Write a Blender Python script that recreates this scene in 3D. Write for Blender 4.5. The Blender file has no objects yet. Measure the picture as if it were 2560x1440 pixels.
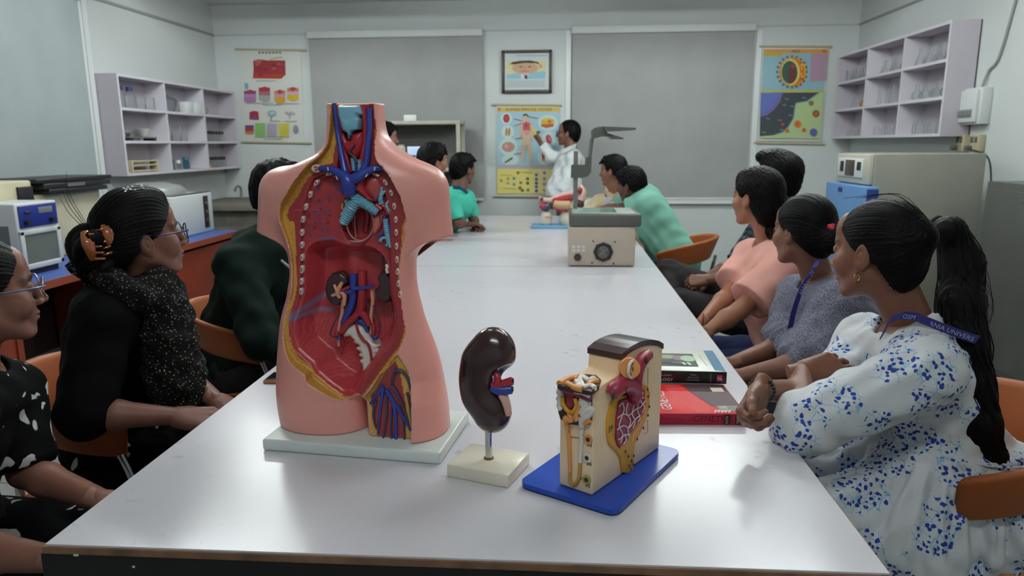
import bpy, bmesh, math, random
import numpy as np
from mathutils import Vector, Matrix, Euler, noise as mnoise
sc = bpy.context.scene
COL = sc.collection
random.seed(7); rng = np.random.default_rng(11)
# ------------------------------------------------------------------ camera
F_PX, PITCH, YAW, ROLL = 1784.9, 0.1983, 0.0714, -0.0059
CAM = np.array([0, 0, 1.42])
_fw = np.array([-math.sin(YAW)*math.cos(PITCH), math.cos(YAW)*math.cos(PITCH), -math.sin(PITCH)])
_r0 = np.array([math.cos(YAW), math.sin(YAW), 0.0]); _u0 = np.cross(_r0, _fw)
_rt = math.cos(ROLL)*_r0 + math.sin(ROLL)*_u0; _up = -math.sin(ROLL)*_r0 + math.cos(ROLL)*_u0
cd = bpy.data.cameras.new('camera'); cam = bpy.data.objects.new('camera', cd); COL.objects.link(cam)
cd.sensor_width = 36; cd.lens = F_PX/2560*36; cd.clip_start = 0.02
cam.matrix_world = Matrix(((_rt[0], _up[0], -_fw[0], CAM[0]), (_rt[1], _up[1], -_fw[1], CAM[1]), (_rt[2], _up[2], -_fw[2], CAM[2]), (0, 0, 0, 1)))
cd.dof.use_dof = True; cd.dof.focus_distance = 1.55; cd.dof.aperture_fstop = 5.6
sc.camera = cam
# ------------------------------------------------------------------ world, exposure
w = bpy.data.worlds.new('world'); sc.world = w; w.use_nodes = True
w.node_tree.nodes['Background'].inputs[0].default_value = (.6, .7, .75, 1); w.node_tree.nodes['Background'].inputs[1].default_value = .05
sc.view_settings.view_transform = 'Standard'; sc.view_settings.look = 'None'; sc.view_settings.exposure = 0.0; sc.view_settings.gamma = 1.0
sc.view_settings.use_curve_mapping = False
sc.cycles.max_bounces = 7; sc.cycles.diffuse_bounces = 4; sc.cycles.glossy_bounces = 3; sc.cycles.transparent_max_bounces = 14
sc.cycles.caustics_reflective = False; sc.cycles.caustics_refractive = False
XL, XR, YB, YF, ZC = -3.7, 2.93, 7.69, -2.3, 2.87
TT = 0.75                                   # table top height
# ceiling tube lamps of the room: x, y, strength of the glowing tube (built with the lamp bodies below)
LAMPS = [(-2.2, 5.6, 125), (1.0, 5.6, 140), (-2.2, 4.0, 110), (1.6, 4.0, 110), (-1.0, 2.6, 66), (0.7, 2.6, 52), (0.0, -0.1, 80)]
# ------------------------------------------------------------------ pixel (2560x1440 frame) to a point on a plane of the room
def ray(u, v): return _fw + _rt*(u-1280)/F_PX - _up*(v-720)/F_PX
def PZ(u, v, z=TT): d = ray(u, v); return CAM + d*(z-CAM[2])/d[2]
def PY(u, v, y): d = ray(u, v); return CAM + d*y/d[1]
def PX(u, v, x): d = ray(u, v); return CAM + d*x/d[0]
def PP(u, v, o, n): d = ray(u, v); return CAM + d*(np.dot(np.asarray(o)-CAM, n)/np.dot(d, n))
# ------------------------------------------------------------------ materials
def lin(c): return tuple(((x/255)/12.92 if x/255 <= .04045 else ((x/255+.055)/1.055)**2.4) for x in c)
_mats = {}
def mat(name, rgb=None, rough=.5, spec=.5, metal=0, bump=None, var=0, vscale=20, coat=0, sheen=0, trans=0):
    """rgb None: colour comes from the mesh's own colour attribute"""
    if name in _mats: return _mats[name]
    m = bpy.data.materials.new(name); m.use_nodes = True; nt = m.node_tree; b = nt.nodes['Principled BSDF']
    b.inputs['Roughness'].default_value = rough; b.inputs['Specular IOR Level'].default_value = spec; b.inputs['Metallic'].default_value = metal
    b.inputs['Coat Weight'].default_value = coat; b.inputs['Coat Roughness'].default_value = .12; b.inputs['Sheen Weight'].default_value = sheen
    if rgb is None:
        a = nt.nodes.new('ShaderNodeAttribute'); a.attribute_name = 'Col'; src = a.outputs['Color']
    else:
        r = nt.nodes.new('ShaderNodeRGB'); r.outputs[0].default_value = (*lin(rgb), 1); src = r.outputs[0]
    tc = nt.nodes.new('ShaderNodeTexCoord')
    if var:
        n = nt.nodes.new('ShaderNodeTexNoise'); n.inputs['Scale'].default_value = vscale; n.inputs['Detail'].default_value = 4
        nt.links.new(tc.outputs['Object'], n.inputs['Vector'])
        mr = nt.nodes.new('ShaderNodeMapRange'); mr.inputs['From Min'].default_value = .3; mr.inputs['From Max'].default_value = .7
        mr.inputs['To Min'].default_value = 1-var; mr.inputs['To Max'].default_value = 1+var; nt.links.new(n.outputs['Fac'], mr.inputs['Value'])
        vm = nt.nodes.new('ShaderNodeVectorMath'); vm.operation = 'SCALE'
        nt.links.new(src, vm.inputs[0]); nt.links.new(mr.outputs[0], vm.inputs['Scale']); src = vm.outputs[0]
    nt.links.new(src, b.inputs['Base Color'])
    if bump:
        n = nt.nodes.new('ShaderNodeTexNoise'); n.inputs['Scale'].default_value = bump[0]; n.inputs['Detail'].default_value = 5
        mp = nt.nodes.new('ShaderNodeMapping'); mp.inputs['Scale'].default_value = bump[2] if len(bump) > 2 else (1, 1, 1)
        nt.links.new(tc.outputs['Object'], mp.inputs['Vector']); nt.links.new(mp.outputs[0], n.inputs['Vector'])
        bp = nt.nodes.new('ShaderNodeBump'); bp.inputs['Strength'].default_value = bump[1]; bp.inputs['Distance'].default_value = .004
        nt.links.new(n.outputs['Fac'], bp.inputs['Height']); nt.links.new(bp.outputs[0], b.inputs['Normal'])
    _mats[name] = m
    return m
def N(m, t, **kw):
    n = m.node_tree.nodes.new(t)
    for k, v in kw.items():
        if k in n.inputs: n.inputs[k].default_value = v
        else: setattr(n, k, v)
    return n
def LK(m, a, b): m.node_tree.links.new(a, b)
def BS(m): return m.node_tree.nodes['Principled BSDF']
# ------------------------------------------------------------------ mesh builder
class B:
    def __init__(s): s.v = []; s.f = []; s.mi = []; s.c = []; s.sm = []
    def add(s, vs, fs, mi=0, col=None, smooth=False, M=None):
        o = len(s.v)
        if M is not None: vs = [tuple(M @ Vector(p)) for p in vs]
        s.v += [tuple(map(float, p)) for p in vs]; s.f += [tuple(i+o for i in f) for f in fs]
        s.mi += [mi]*len(fs); s.sm += [smooth]*len(fs); s.c += [col or (1, 1, 1)]*len(fs); return s
    def box(s, lo, hi, mi=0, col=None, M=None):
        x0, y0, z0 = lo; x1, y1, z1 = hi
        return s.add([(x0, y0, z0), (x1, y0, z0), (x1, y1, z0), (x0, y1, z0), (x0, y0, z1), (x1, y0, z1), (x1, y1, z1), (x0, y1, z1)],
                     [(0, 3, 2, 1), (4, 5, 6, 7), (0, 1, 5, 4), (1, 2, 6, 5), (2, 3, 7, 6), (3, 0, 4, 7)], mi, col, False, M)
    def rbox(s, lo, hi, r=.004, seg=2, mi=0, col=None, M=None):
        bm = bmesh.new(); bmesh.ops.create_cube(bm, size=1)
        for q in bm.verts: q.co = Vector([lo[i]+(q.co[i]+.5)*(hi[i]-lo[i]) for i in range(3)])
        bmesh.ops.bevel(bm, geom=bm.edges[:], offset=min(r, .45*min(abs(hi[i]-lo[i]) for i in range(3))), segments=seg, profile=.5, affect='EDGES')
        bm.verts.index_update(); s.add([tuple(q.co) for q in bm.verts], [[q.index for q in f.verts] for f in bm.faces], mi, col, True, M); bm.free(); return s
    def prism(s, poly, z0, z1, mi=0, col=None, M=None, smooth=False):
        n = len(poly)
        return s.add([(x, y, z0) for x, y in poly]+[(x, y, z1) for x, y in poly],
                     [tuple(range(n))[::-1], tuple(range(n, 2*n))]+[(i, (i+1) % n, n+(i+1) % n, n+i) for i in range(n)], mi, col, smooth, M)
    def lathe(s, prof, n=20, mi=0, col=None, M=None, o=(0, 0, 0), cap=True):
        vs = []; fs = []
        for r, z in prof:
            for k in range(n): a = 2*math.pi*k/n; vs.append((o[0]+r*math.cos(a), o[1]+r*math.sin(a), o[2]+z))
        for i in range(len(prof)-1):
            for k in range(n): fs.append((i*n+k, i*n+(k+1) % n, (i+1)*n+(k+1) % n, (i+1)*n+k))
        if cap:
            if prof[0][0] > 1e-5: fs.append(tuple(range(n))[::-1])
            if prof[-1][0] > 1e-5: fs.append(tuple(range((len(prof)-1)*n, len(prof)*n)))
        return s.add(vs, fs, mi, col, True, M)
    def tube(s, pts, r, n=10, mi=0, col=None, sub=4, cap=True, flat=1.0, nrm=None, M=None):
        """smooth tube through pts, r a number or one radius per point; flat squashes it along its second axis"""
        P = np.array(pts, float); R = np.full(len(P), r, float) if np.isscalar(r) else np.array(r, float)
        if sub > 1 and len(P) > 2:
            t = np.arange(len(P)); tt = np.linspace(0, len(P)-1, (len(P)-1)*sub+1); Q = []
            for x in tt:
                i = min(int(x), len(P)-2); a = x-i; p0 = P[max(i-1, 0)]; p1 = P[i]; p2 = P[i+1]; p3 = P[min(i+2, len(P)-1)]
                Q.append(.5*((2*p1)+(p2-p0)*a+(2*p0-5*p1+4*p2-p3)*a*a+(3*p1-p0-3*p2+p3)*a**3))
            R = np.interp(tt, t, R); P = np.array(Q)
        T = np.gradient(P, axis=0); T /= np.linalg.norm(T, axis=1)[:, None]+1e-12
        up = np.array(nrm, float) if nrm is not None else (np.array([0, 0, 1.0]) if abs(T[0][2]) < .9 else np.array([1.0, 0, 0]))
        vs = []; fs = []
        for i, p in enumerate(P):
            a = np.cross(T[i], up); a /= np.linalg.norm(a)+1e-12; b = np.cross(a, T[i])
            if nrm is None: up = b
            for k in range(n): an = 2*math.pi*k/n; vs.append(p+R[i]*(math.cos(an)*a+flat*math.sin(an)*b))
        for i in range(len(P)-1):
            for k in range(n): fs.append((i*n+k, i*n+(k+1) % n, (i+1)*n+(k+1) % n, (i+1)*n+k))
        if cap: fs += [tuple(range(n))[::-1], tuple(range((len(P)-1)*n, len(P)*n))]
        return s.add(vs, fs, mi, col, True, M)
    def ball(s, c, r, n=14, mi=0, col=None, M=None):
        r = (r, r, r) if np.isscalar(r) else r; m = n//2; prof = [(math.sin(math.pi*i/m), -math.cos(math.pi*i/m)) for i in range(m+1)]; vs = []; fs = []
        for a, z in prof:
            for k in range(n): t = 2*math.pi*k/n; vs.append((c[0]+r[0]*a*math.cos(t), c[1]+r[1]*a*math.sin(t), c[2]+r[2]*z))
        for i in range(m):
            for k in range(n): fs.append((i*n+k, i*n+(k+1) % n, (i+1)*n+(k+1) % n, (i+1)*n+k))
        return s.add(vs, fs, mi, col, True, M)
def link(o, parent=None):
    COL.objects.link(o)
    if parent is not None: o.parent = parent
    return o
def mesh_obj(name, me, mats, parent=None, label=None):
    """vertices are in room space; a child takes its parent's origin, a thing of one mesh the middle of its underside"""
    for m in (mats if isinstance(mats, (list, tuple)) else [mats]): me.materials.append(m)
    if parent is not None:
        root = parent; off = Vector((0, 0, 0))
        while root is not None: off += root.location; root = root.parent
    else:
        co = np.empty(len(me.vertices)*3); me.vertices.foreach_get('co', co); co = co.reshape(-1, 3)
        off = Vector(((co[:, 0].min()+co[:, 0].max())/2, (co[:, 1].min()+co[:, 1].max())/2, co[:, 2].min()))
    me.transform(Matrix.Translation(-off)); o = bpy.data.objects.new(name, me)
    if parent is None: o.location = off
    link(o, parent)
    if label: o['label'] = label
    return o
def obj(name, b, mats, parent=None, label=None, smooth=None):
    me = bpy.data.meshes.new(name); me.from_pydata(b.v, [], b.f)
    me.polygons.foreach_set('material_index', b.mi); me.polygons.foreach_set('use_smooth', b.sm if smooth is None else [smooth]*len(b.f))
    ca = me.color_attributes.new('Col', 'FLOAT_COLOR', 'CORNER'); L = []
    for f, c in zip(b.f, b.c): L += [(*c, 1.0)]*len(f)
    ca.data.foreach_set('color', np.array(L, np.float32).ravel()); me.update()
    if any(b.sm) or smooth: me.set_sharp_from_angle(angle=math.radians(50))
    return mesh_obj(name, me, mats, parent, label)
def tag(o, label, cat, group=None, kind=None):
    o['label'] = label; o['category'] = cat
    if group: o['group'] = group
    if kind: o['kind'] = kind
    return o
def thing(name, loc, label, cat, group=None):
    o = bpy.data.objects.new(name, None); o.empty_display_size = .05; o.location = [float(x) for x in loc]; link(o); return tag(o, label, cat, group)
def struct(name, b, m): o = obj(name, b, m); o['kind'] = 'structure'; return o
def dup(o, loc, label=None, rz=None):
    """a copy of a thing with copies of its parts and their parts"""
    def rec(s, p):
        c = s.copy(); COL.objects.link(c); c.parent = p
        for ch in s.children: rec(ch, c)
        return c
    r = rec(o, None); r.location = [float(x) for x in loc]
    if label: r['label'] = label
    if rz is not None: r.rotation_euler[2] = rz
    return r
def text_mesh(b, s, M, size, col=(0, 0, 0), mi=0, align='LEFT', ext=0.0, shear=0, wx=1.0):
    cu = bpy.data.curves.new('lettering', 'FONT'); cu.body = s; cu.size = size; cu.align_x = align; cu.extrude = ext; cu.shear = shear; cu.resolution_u = 2
    t = bpy.data.objects.new('lettering', cu); COL.objects.link(t); bpy.context.view_layer.update()
    me = t.evaluated_get(bpy.context.evaluated_depsgraph_get()).to_mesh()
    vs = [(v.co.x*wx, v.co.y, v.co.z) for v in me.vertices]; fs = [tuple(p.vertices) for p in me.polygons]
    b.add(vs, fs, mi, col, False, M); t.evaluated_get(bpy.context.evaluated_depsgraph_get()).to_mesh_clear()
    bpy.data.objects.remove(t); bpy.data.curves.remove(cu); return b
def frame(o, x, y):
    """matrix with origin o, first axis x, second axis y"""
    x = Vector(x).normalized(); y = Vector(y); y = (y-x*y.dot(x)).normalized(); z = x.cross(y)
    return Matrix(((x[0], y[0], z[0], o[0]), (x[1], y[1], z[1], o[1]), (x[2], y[2], z[2], o[2]), (0, 0, 0, 1)))
# ------------------------------------------------------------------ implicit surfaces (distance fields on a grid, surface nets)
def smin(a, b, k):
    if k <= 0: return np.minimum(a, b)
    h = np.clip(.5+.5*(b-a)/k, 0, 1); return b+(a-b)*h-k*h*(1-h)
class G:
    def __init__(s, lo, hi, h):
        s.lo = np.array(lo, np.float32); s.h = h; s.n = [int(math.ceil((hi[i]-lo[i])/h))+1 for i in range(3)]
        s.ax = [(s.lo[i]+h*np.arange(s.n[i])).astype(np.float32) for i in range(3)]; s.D = np.full(s.n, 1.0, np.float32)
    def xyz(s, sl=None):
        sl = sl or (slice(None),)*3
        return s.ax[0][sl[0]][:, None, None], s.ax[1][sl[1]][None, :, None], s.ax[2][sl[2]][None, None, :]
    def sl(s, lo, hi, m):
        r = []
        for i in range(3):
            a = int(np.floor((lo[i]-m-s.lo[i])/s.h)); b = int(np.ceil((hi[i]+m-s.lo[i])/s.h))+1
            a = max(a, 0); b = min(b, s.n[i])
            if b <= a: return None
            r.append(slice(a, b))
        return tuple(r)
    def op(s, lo, hi, fn, k=.01, sub=False, cut=None):
        sl = s.sl(lo, hi, k+.02)
        if sl is None: return s
        d = fn(*s.xyz(sl))
        if cut is not None:                                  # list of (point, normal): keep what lies behind each plane
            X, Y, Z = s.xyz(sl)
            for p, n in cut:
                n = np.array(n, float); n /= np.linalg.norm(n); d = np.maximum(d, (X-p[0])*n[0]+(Y-p[1])*n[1]+(Z-p[2])*n[2])
        s.D[sl] = -smin(-s.D[sl], d, k) if sub else smin(s.D[sl], d, k); return s
    def cap(s, a, b, r1, r2=None, k=.01, sub=False, cut=None, sq=None):
        r2 = r1 if r2 is None else r2; a = np.array(a, np.float32); b = np.array(b, np.float32); r = max(r1, r2); ab = b-a; q = float(ab@ab)+1e-12
        def fn(X, Y, Z):
            if sq is not None:                               # squash: scale offsets along axis sq[0] by sq[1]
                ax = np.array(sq[0], np.float32)
            t = np.clip(((X-a[0])*ab[0]+(Y-a[1])*ab[1]+(Z-a[2])*ab[2])/q, 0, 1)
            dx = X-a[0]-t*ab[0]; dy = Y-a[1]-t*ab[1]; dz = Z-a[2]-t*ab[2]; d2 = dx*dx+dy*dy+dz*dz
            if sq is not None:
                e = dx*ax[0]+dy*ax[1]+dz*ax[2]; d2 = d2+(sq[1]**2-1)*e*e
            return np.sqrt(d2)-(r1+t*(r2-r1))
        return s.op(np.minimum(a, b)-r, np.maximum(a, b)+r, fn, k, sub, cut)
    def ell(s, c, r, R=None, k=.01, sub=False, cut=None):
        c = np.array(c, np.float32); r = np.array((r, r, r) if np.isscalar(r) else r, np.float32)
        R = np.eye(3, dtype=np.float32) if R is None else np.array(R, np.float32)       # columns are the axes
        m = np.abs(R)@r
        def fn(X, Y, Z):
            dx = X-c[0]; dy = Y-c[1]; dz = Z-c[2]; e = [dx*R[0, i]+dy*R[1, i]+dz*R[2, i] for i in range(3)]
            k0 = np.sqrt(sum((e[i]/r[i])**2 for i in range(3))); k1 = np.sqrt(sum((e[i]/r[i]**2)**2 for i in range(3)))+1e-9
            return k0*(k0-1)/k1
        return s.op(c-m, c+m, fn, k, sub, cut)
    def chain(s, pts, rs, k=.01, **kw):
        rs = [rs]*len(pts) if np.isscalar(rs) else rs
        for i in range(len(pts)-1): s.cap(pts[i], pts[i+1], rs[i], rs[i+1], k, **kw)
        return s
    def plane(s, p, n, k=0.0):
        X, Y, Z = s.xyz(); n = np.array(n, float); n /= np.linalg.norm(n)
        s.D = -smin(-s.D, -((X-p[0])*n[0]+(Y-p[1])*n[1]+(Z-p[2])*n[2]), k).astype(np.float32); return s
    def disp(s, fn):
        s.D = (s.D+fn(*s.xyz())).astype(np.float32); return s
    def mesh(s):
        D = s.D.copy(); D[0] = D[-1] = 1; D[:, 0] = D[:, -1] = 1; D[:, :, 0] = D[:, :, -1] = 1
        ins = D < 0; cs = np.zeros([n-1 for n in s.n], np.int8)
        for dx in (0, 1):
            for dy in (0, 1):
                for dz in (0, 1): cs += ins[dx:s.n[0]-1+dx, dy:s.n[1]-1+dy, dz:s.n[2]-1+dz]
        act = (cs > 0) & (cs < 8); I = np.argwhere(act); idx = np.full(act.shape, -1, np.int64); idx[act] = np.arange(len(I))
        P = np.zeros((len(I), 3)); W = np.zeros(len(I))
        cor = [(0, 0, 0), (1, 0, 0), (0, 1, 0), (1, 1, 0), (0, 0, 1), (1, 0, 1), (0, 1, 1), (1, 1, 1)]
        V = [D[I[:, 0]+c[0], I[:, 1]+c[1], I[:, 2]+c[2]] for c in cor]
        for a in range(8):
            for b in range(a+1, 8):
                if sum(abs(cor[a][i]-cor[b][i]) for i in range(3)) != 1: continue
                m = (V[a] < 0) != (V[b] < 0); t = np.where(m, V[a]/np.where(V[a]-V[b] == 0, 1, V[a]-V[b]), 0)
                for i in range(3): P[:, i] += m*(cor[a][i]+t*(cor[b][i]-cor[a][i]))
                W += m
        P = s.lo+(I+P/W[:, None])*s.h; Q = []
        for ax in range(3):
            u, v = (ax+1) % 3, (ax+2) % 3
            a = [slice(None)]*3; a[ax] = slice(0, -1); b = [slice(None)]*3; b[ax] = slice(1, None); A = ins[tuple(a)]; Bq = ins[tuple(b)]
            for flip, msk in ((0, A & ~Bq), (1, ~A & Bq)):
                E = np.argwhere(msk); E = E[(E[:, u] > 0) & (E[:, v] > 0)]
                if not len(E): continue
                def cell(du, dv):
                    c = E.copy(); c[:, u] -= du; c[:, v] -= dv; return idx[c[:, 0], c[:, 1], c[:, 2]]
                q = np.stack([cell(1, 1), cell(0, 1), cell(0, 0), cell(1, 0)], 1); Q.append(q[:, ::-1] if flip else q)
        Q = np.concatenate(Q); return P, Q[(Q >= 0).all(1)]
def smooth_mesh(P, Q, it=1, lam=.5):
    for _ in range(it):
        S = np.zeros_like(P); W = np.zeros(len(P))
        for i in range(4):
            a, b = Q[:, i], Q[:, (i+1) % 4]
            for d in range(3): S[:, d] += np.bincount(a, P[b, d], len(P))+np.bincount(b, P[a, d], len(P))
            W += np.bincount(a, minlength=len(P))+np.bincount(b, minlength=len(P))
        P = P+lam*(S/np.maximum(W, 1)[:, None]-P)
    return P
def np_obj(name, parts, mats, parent=None, label=None):
    """parts: list of (P, Q, colour array or rgb, material index) joined into ONE mesh"""
    Ps, Qs, Cs, Ms = [], [], [], []; o = 0
    for P, Q, c, mi in parts:
        Ps.append(P); Qs.append(Q+o); o += len(P)
        Cs.append(np.broadcast_to(np.array(c, np.float32), (len(P), 3))); Ms.append(np.broadcast_to(np.array(mi), (len(Q),)))
    P = np.concatenate(Ps); Q = np.concatenate(Qs); me = bpy.data.meshes.new(name)
    me.vertices.add(len(P)); me.vertices.foreach_set('co', P.astype(np.float32).ravel())
    me.loops.add(Q.size); me.loops.foreach_set('vertex_index', Q.ravel().astype(np.int32)); me.polygons.add(len(Q))
    me.polygons.foreach_set('loop_start', np.arange(len(Q), dtype=np.int32)*4); me.polygons.foreach_set('material_index', np.concatenate(Ms).astype(np.int32))
    me.polygons.foreach_set('use_smooth', np.ones(len(Q), bool)); me.update(calc_edges=True); me.validate()
    ca = me.color_attributes.new('Col', 'FLOAT_COLOR', 'POINT'); C4 = np.ones((len(P), 4), np.float32); C4[:, :3] = np.concatenate(Cs); ca.data.foreach_set('color', C4.ravel())
    return mesh_obj(name, me, mats, parent, label)
def poly_sd(X, Z, poly):
    """signed distance to a closed polygon in two arrays (negative inside)"""
    P = np.array(poly, np.float32); d = np.full(np.broadcast(X, Z).shape, 1e9, np.float32); s = np.zeros(d.shape, bool)
    for i in range(len(P)):
        a = P[i]; b = P[(i+1) % len(P)]; e = b-a; wx = X-a[0]; wz = Z-a[1]; t = np.clip((wx*e[0]+wz*e[1])/(e@e+1e-12), 0, 1)
        d = np.minimum(d, (wx-t*e[0])**2+(wz-t*e[1])**2)
        if abs(e[1]) > 1e-9: s ^= ((a[1] <= Z) != (b[1] <= Z)) & (X < a[0]+(Z-a[1])*e[0]/e[1])
    return np.where(s, -1, 1)*np.sqrt(d)
# ================================================================== THE ROOM
m_wall = mat('wall_paint', (203, 208, 207), .8, .3, bump=(60, .08), var=.025, vscale=1.5)
m_ceil = mat('ceiling_paint', (214, 214, 210), .9, .2)
struct('wall_back', B().box((XL-.2, YB, 0), (XR+.2, YB+.2, ZC)), m_wall)
struct('wall_left', B().box((XL-.2, YF, 0), (XL, YB, ZC)), m_wall)
struct('wall_right', B().box((XR, YF, 0), (XR+.2, YB, ZC)), m_wall)
struct('wall_front', B().box((XL-.2, YF-.2, 0), (XR+.2, YF, ZC)), m_wall)
struct('ceiling', B().box((XL-.2, YF-.2, ZC), (XR+.2, YB+.2, ZC+.2)), m_ceil)
m_floor = mat('floor_tile', (128, 132, 130), .35, .5, var=.12, vscale=6)
_t = N(m_floor, 'ShaderNodeTexBrick'); _t.offset = 0; _t.inputs['Scale'].default_value = 1; _t.inputs['Brick Width'].default_value = .6; _t.inputs['Row Height'].default_value = .6
_t.inputs['Mortar Size'].default_value = .004; _t.inputs['Color1'].default_value = (*lin((150, 153, 150)), 1); _t.inputs['Color2'].default_value = (*lin((143, 147, 145)), 1); _t.inputs['Mortar'].default_value = (*lin((90, 92, 90)), 1)
_tc = N(m_floor, 'ShaderNodeTexCoord'); LK(m_floor, _tc.outputs['Object'], _t.inputs['Vector'])
for _n in m_floor.node_tree.nodes:
    if _n.type == 'VECT_MATH': LK(m_floor, _t.outputs['Color'], _n.inputs[0])
struct('floor', B().box((XL-.2, YF-.2, -.1), (XR+.2, YB+.2, 0)), m_floor)
m_pipe = mat('conduit_grey', (150, 152, 150), .5); m_rust = mat('conduit_rust', (196, 180, 150), .7, var=.25, vscale=30)
ZP = 2.57
struct('trim_1', B().box((XL, 5.75, ZP-.012), (XL+.012, YB, ZP+.012)), m_pipe)
struct('trim_2', B().box((XL, YB-.008, ZP-.008), (XR, YB, ZP+.008)), mat('conduit_paint', (186, 190, 188), .6))
struct('trim_3', B().box((XR-.012, YF, ZP-.01), (XR, YB, ZP+.01)), m_pipe)
struct('trim_4', B().box((XL, YF, ZP-.014), (XL+.014, 5.75, ZP+.014)), m_rust)
m_white = mat('white_gloss', (220, 224, 224), .4)
struct('window_1', B().box((XL, 5.53, .95), (XL+.02, 5.585, ZC)).box((XL, 5.45, .95), (XL+.03, 5.50, ZC)), m_white)
struct('window_2', B().box((.06, YB-.06, .80), (1.97, YB, .845)).box((.02, YB-.015, .845), (.075, YB, 2.56)).box((1.93, YB-.015, .845), (1.985, YB, 2.53)), m_white)
# ------------------------------------------------------------------ roller blinds
def weave(name, rgb):
    m = mat(name, rgb, .85, .2, var=.05, vscale=3)
    tc = N(m, 'ShaderNodeTexCoord'); h = []
    for d in ('X', 'Z'):
        wv = N(m, 'ShaderNodeTexWave', Scale=55.0, Distortion=1.5, Detail=1.0); wv.bands_direction = d; LK(m, tc.outputs['Object'], wv.inputs['Vector']); h.append(wv)
    ad = N(m, 'ShaderNodeMath', operation='ADD'); LK(m, h[0].outputs['Fac'], ad.inputs[0]); LK(m, h[1].outputs['Fac'], ad.inputs[1])
    bp = N(m, 'ShaderNodeBump', Strength=.25, Distance=.002); LK(m, ad.outputs[0], bp.inputs['Height']); LK(m, bp.outputs[0], BS(m).inputs['Normal'])
    return m
m_blind = weave('blind_fabric', (158, 159, 157)); m_blind2 = weave('blind_fabric_cool', (162, 170, 171))
m_rail = mat('blind_rail', (205, 208, 206), .5)
def blind(name, label, axis, a0, a1, z0, z1, wallpos, fab, d=.05):
    if axis == 'x': loc = ((a0+a1)/2, wallpos-d, z0); bx = lambda p, q, e0, e1: ((p, wallpos-e1, q[0]), (a1+a0-p, wallpos-e0, q[1]))
    else: loc = (wallpos+d, (a0+a1)/2, z0); bx = lambda p, q, e0, e1: ((wallpos+e0, p, q[0]), (wallpos+e1, a1+a0-p, q[1]))
    t = thing(name, loc, label, 'blind', 'grey roller blinds')
    n = 40; vs = []; fs = []                                   # cloth with slight waviness
    for i in range(n+1):
        for z in (z0, z1):
            s = a0+(a1-a0)*i/n; o = d+.004*math.sin(i*.7)*(1 if z == z0 else .3)
            vs += [(s, wallpos-o, z), (s, wallpos-o+.002, z)] if axis == 'x' else [(wallpos+o, s, z), (wallpos+o-.002, s, z)]
    for i in range(n):
        k = i*4; fs += [(k, k+4, k+6, k+2), (k+1, k+3, k+7, k+5)]
    obj('fabric', B().add(vs, fs, smooth=True), fab, t)
    lo, hi = bx(a0-.01, (z1-.03, z1+.05), .01, d+.035); obj('head_rail', B().rbox(lo, hi, .012), m_rail, t)
    lo, hi = bx(a0, (z0-.025, z0+.005), d-.012, d+.012); obj('bottom_bar', B().rbox(lo, hi, .006), m_rail, t)
    return t
blind('roller_blind', 'grey woven roller blind on the back wall left of the framed portrait', 'x', -2.66, -.84, .855, 2.54, YB, m_blind)
blind('roller_blind', 'grey woven roller blind on the back wall behind the seated boys', 'x', .085, 1.90, .86, 2.545, YB, m_blind)
blind('roller_blind', 'bluish grey roller blind on the left side wall', 'y', 2.7, 5.44, 1.205, 2.53, XL, m_blind2)
# ------------------------------------------------------------------ charts on the back wall
m_print = mat('chart_print', None, .55, .3); m_rod = mat('chart_rod', (176, 170, 140), .6)
class Chart:
    """flat printed picture drawn in pixel outlines on the plane y of the back wall"""
    def __init__(s, y): s.y = y; s.k = 0; s.b = B()
    def poly(s, pts, rgb, grow=0):
        s.k += 1; y = s.y-.00025*s.k; P = [PY(u, v, y) for u, v in pts]; P = P if sum((P[i][0]*P[(i+1) % len(P)][2]-P[(i+1) % len(P)][0]*P[i][2]) for i in range(len(P))) > 0 else P[::-1]
        s.b.add(P, [tuple(range(len(P)))], col=lin(rgb)); return s
    def rect(s, a, b, c, d, rgb): return s.poly([(a, b), (c, b), (c, d), (a, d)], rgb)
    def oval(s, u, v, a, b, rgb, n=16, rot=0, jag=0):
        q = []
        for i in range(n):
            t = 2*math.pi*i/n; r = 1+jag*(i % 2); x = a*r*math.cos(t); z = b*r*math.sin(t); q.append((u+x*math.cos(rot)-z*math.sin(rot), v+x*math.sin(rot)+z*math.cos(rot)))
        return s.poly(q, rgb)
    def line(s, pts, w, rgb):
        for (a, b), (c, d) in zip(pts, pts[1:]):
            L = math.hypot(c-a, d-b)+1e-6; nx, ny = -(d-b)/L*w/2, (c-a)/L*w/2; s.poly([(a+nx, b+ny), (c+nx, d+ny), (c-nx, d-ny), (a-nx, b-ny)], rgb)
        return s
    def text(s, t, u, v, hpx, rgb, wx=1.0):
        s.k += 1; y = s.y-.00025*s.k; p = PY(u, v, y); q = PY(u+10, v, y); text_mesh(s.b, t, frame(p, q-p, (0, 0, 1)), hpx*.00415*1.38, lin(rgb), align='CENTER', wx=wx); return s
def chart(name, label, cat, sheet, rods, draw, group=None):
    y = YB-.012; cs = [PY(u, v, y) for u, v in sheet]; t = thing(name, ((cs[0][0]+cs[1][0])/2, y, cs[2][2]), label, cat, group)
    b = B(); P = cs; n = len(P); Q = [p+np.array([0, .003, 0]) for p in P]
    b.add(list(P)+list(Q), [(0, 3, 2, 1), (4, 5, 6, 7), (0, 1, 5, 4), (1, 2, 6, 5), (2, 3, 7, 6), (3, 0, 4, 7)]); obj('sheet', b, mat('chart_paper', (205, 206, 200), .6), t)
    for a, c in rods:
        p, q = PY(*a, y-.004), PY(*c, y-.004); obj('hanging_rod', B().tube([p, q], .011, 10, sub=1), m_rod, t)
    ch = Chart(y-.0006); draw(ch); obj('print', ch.b, m_print, t)
    return t
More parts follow.
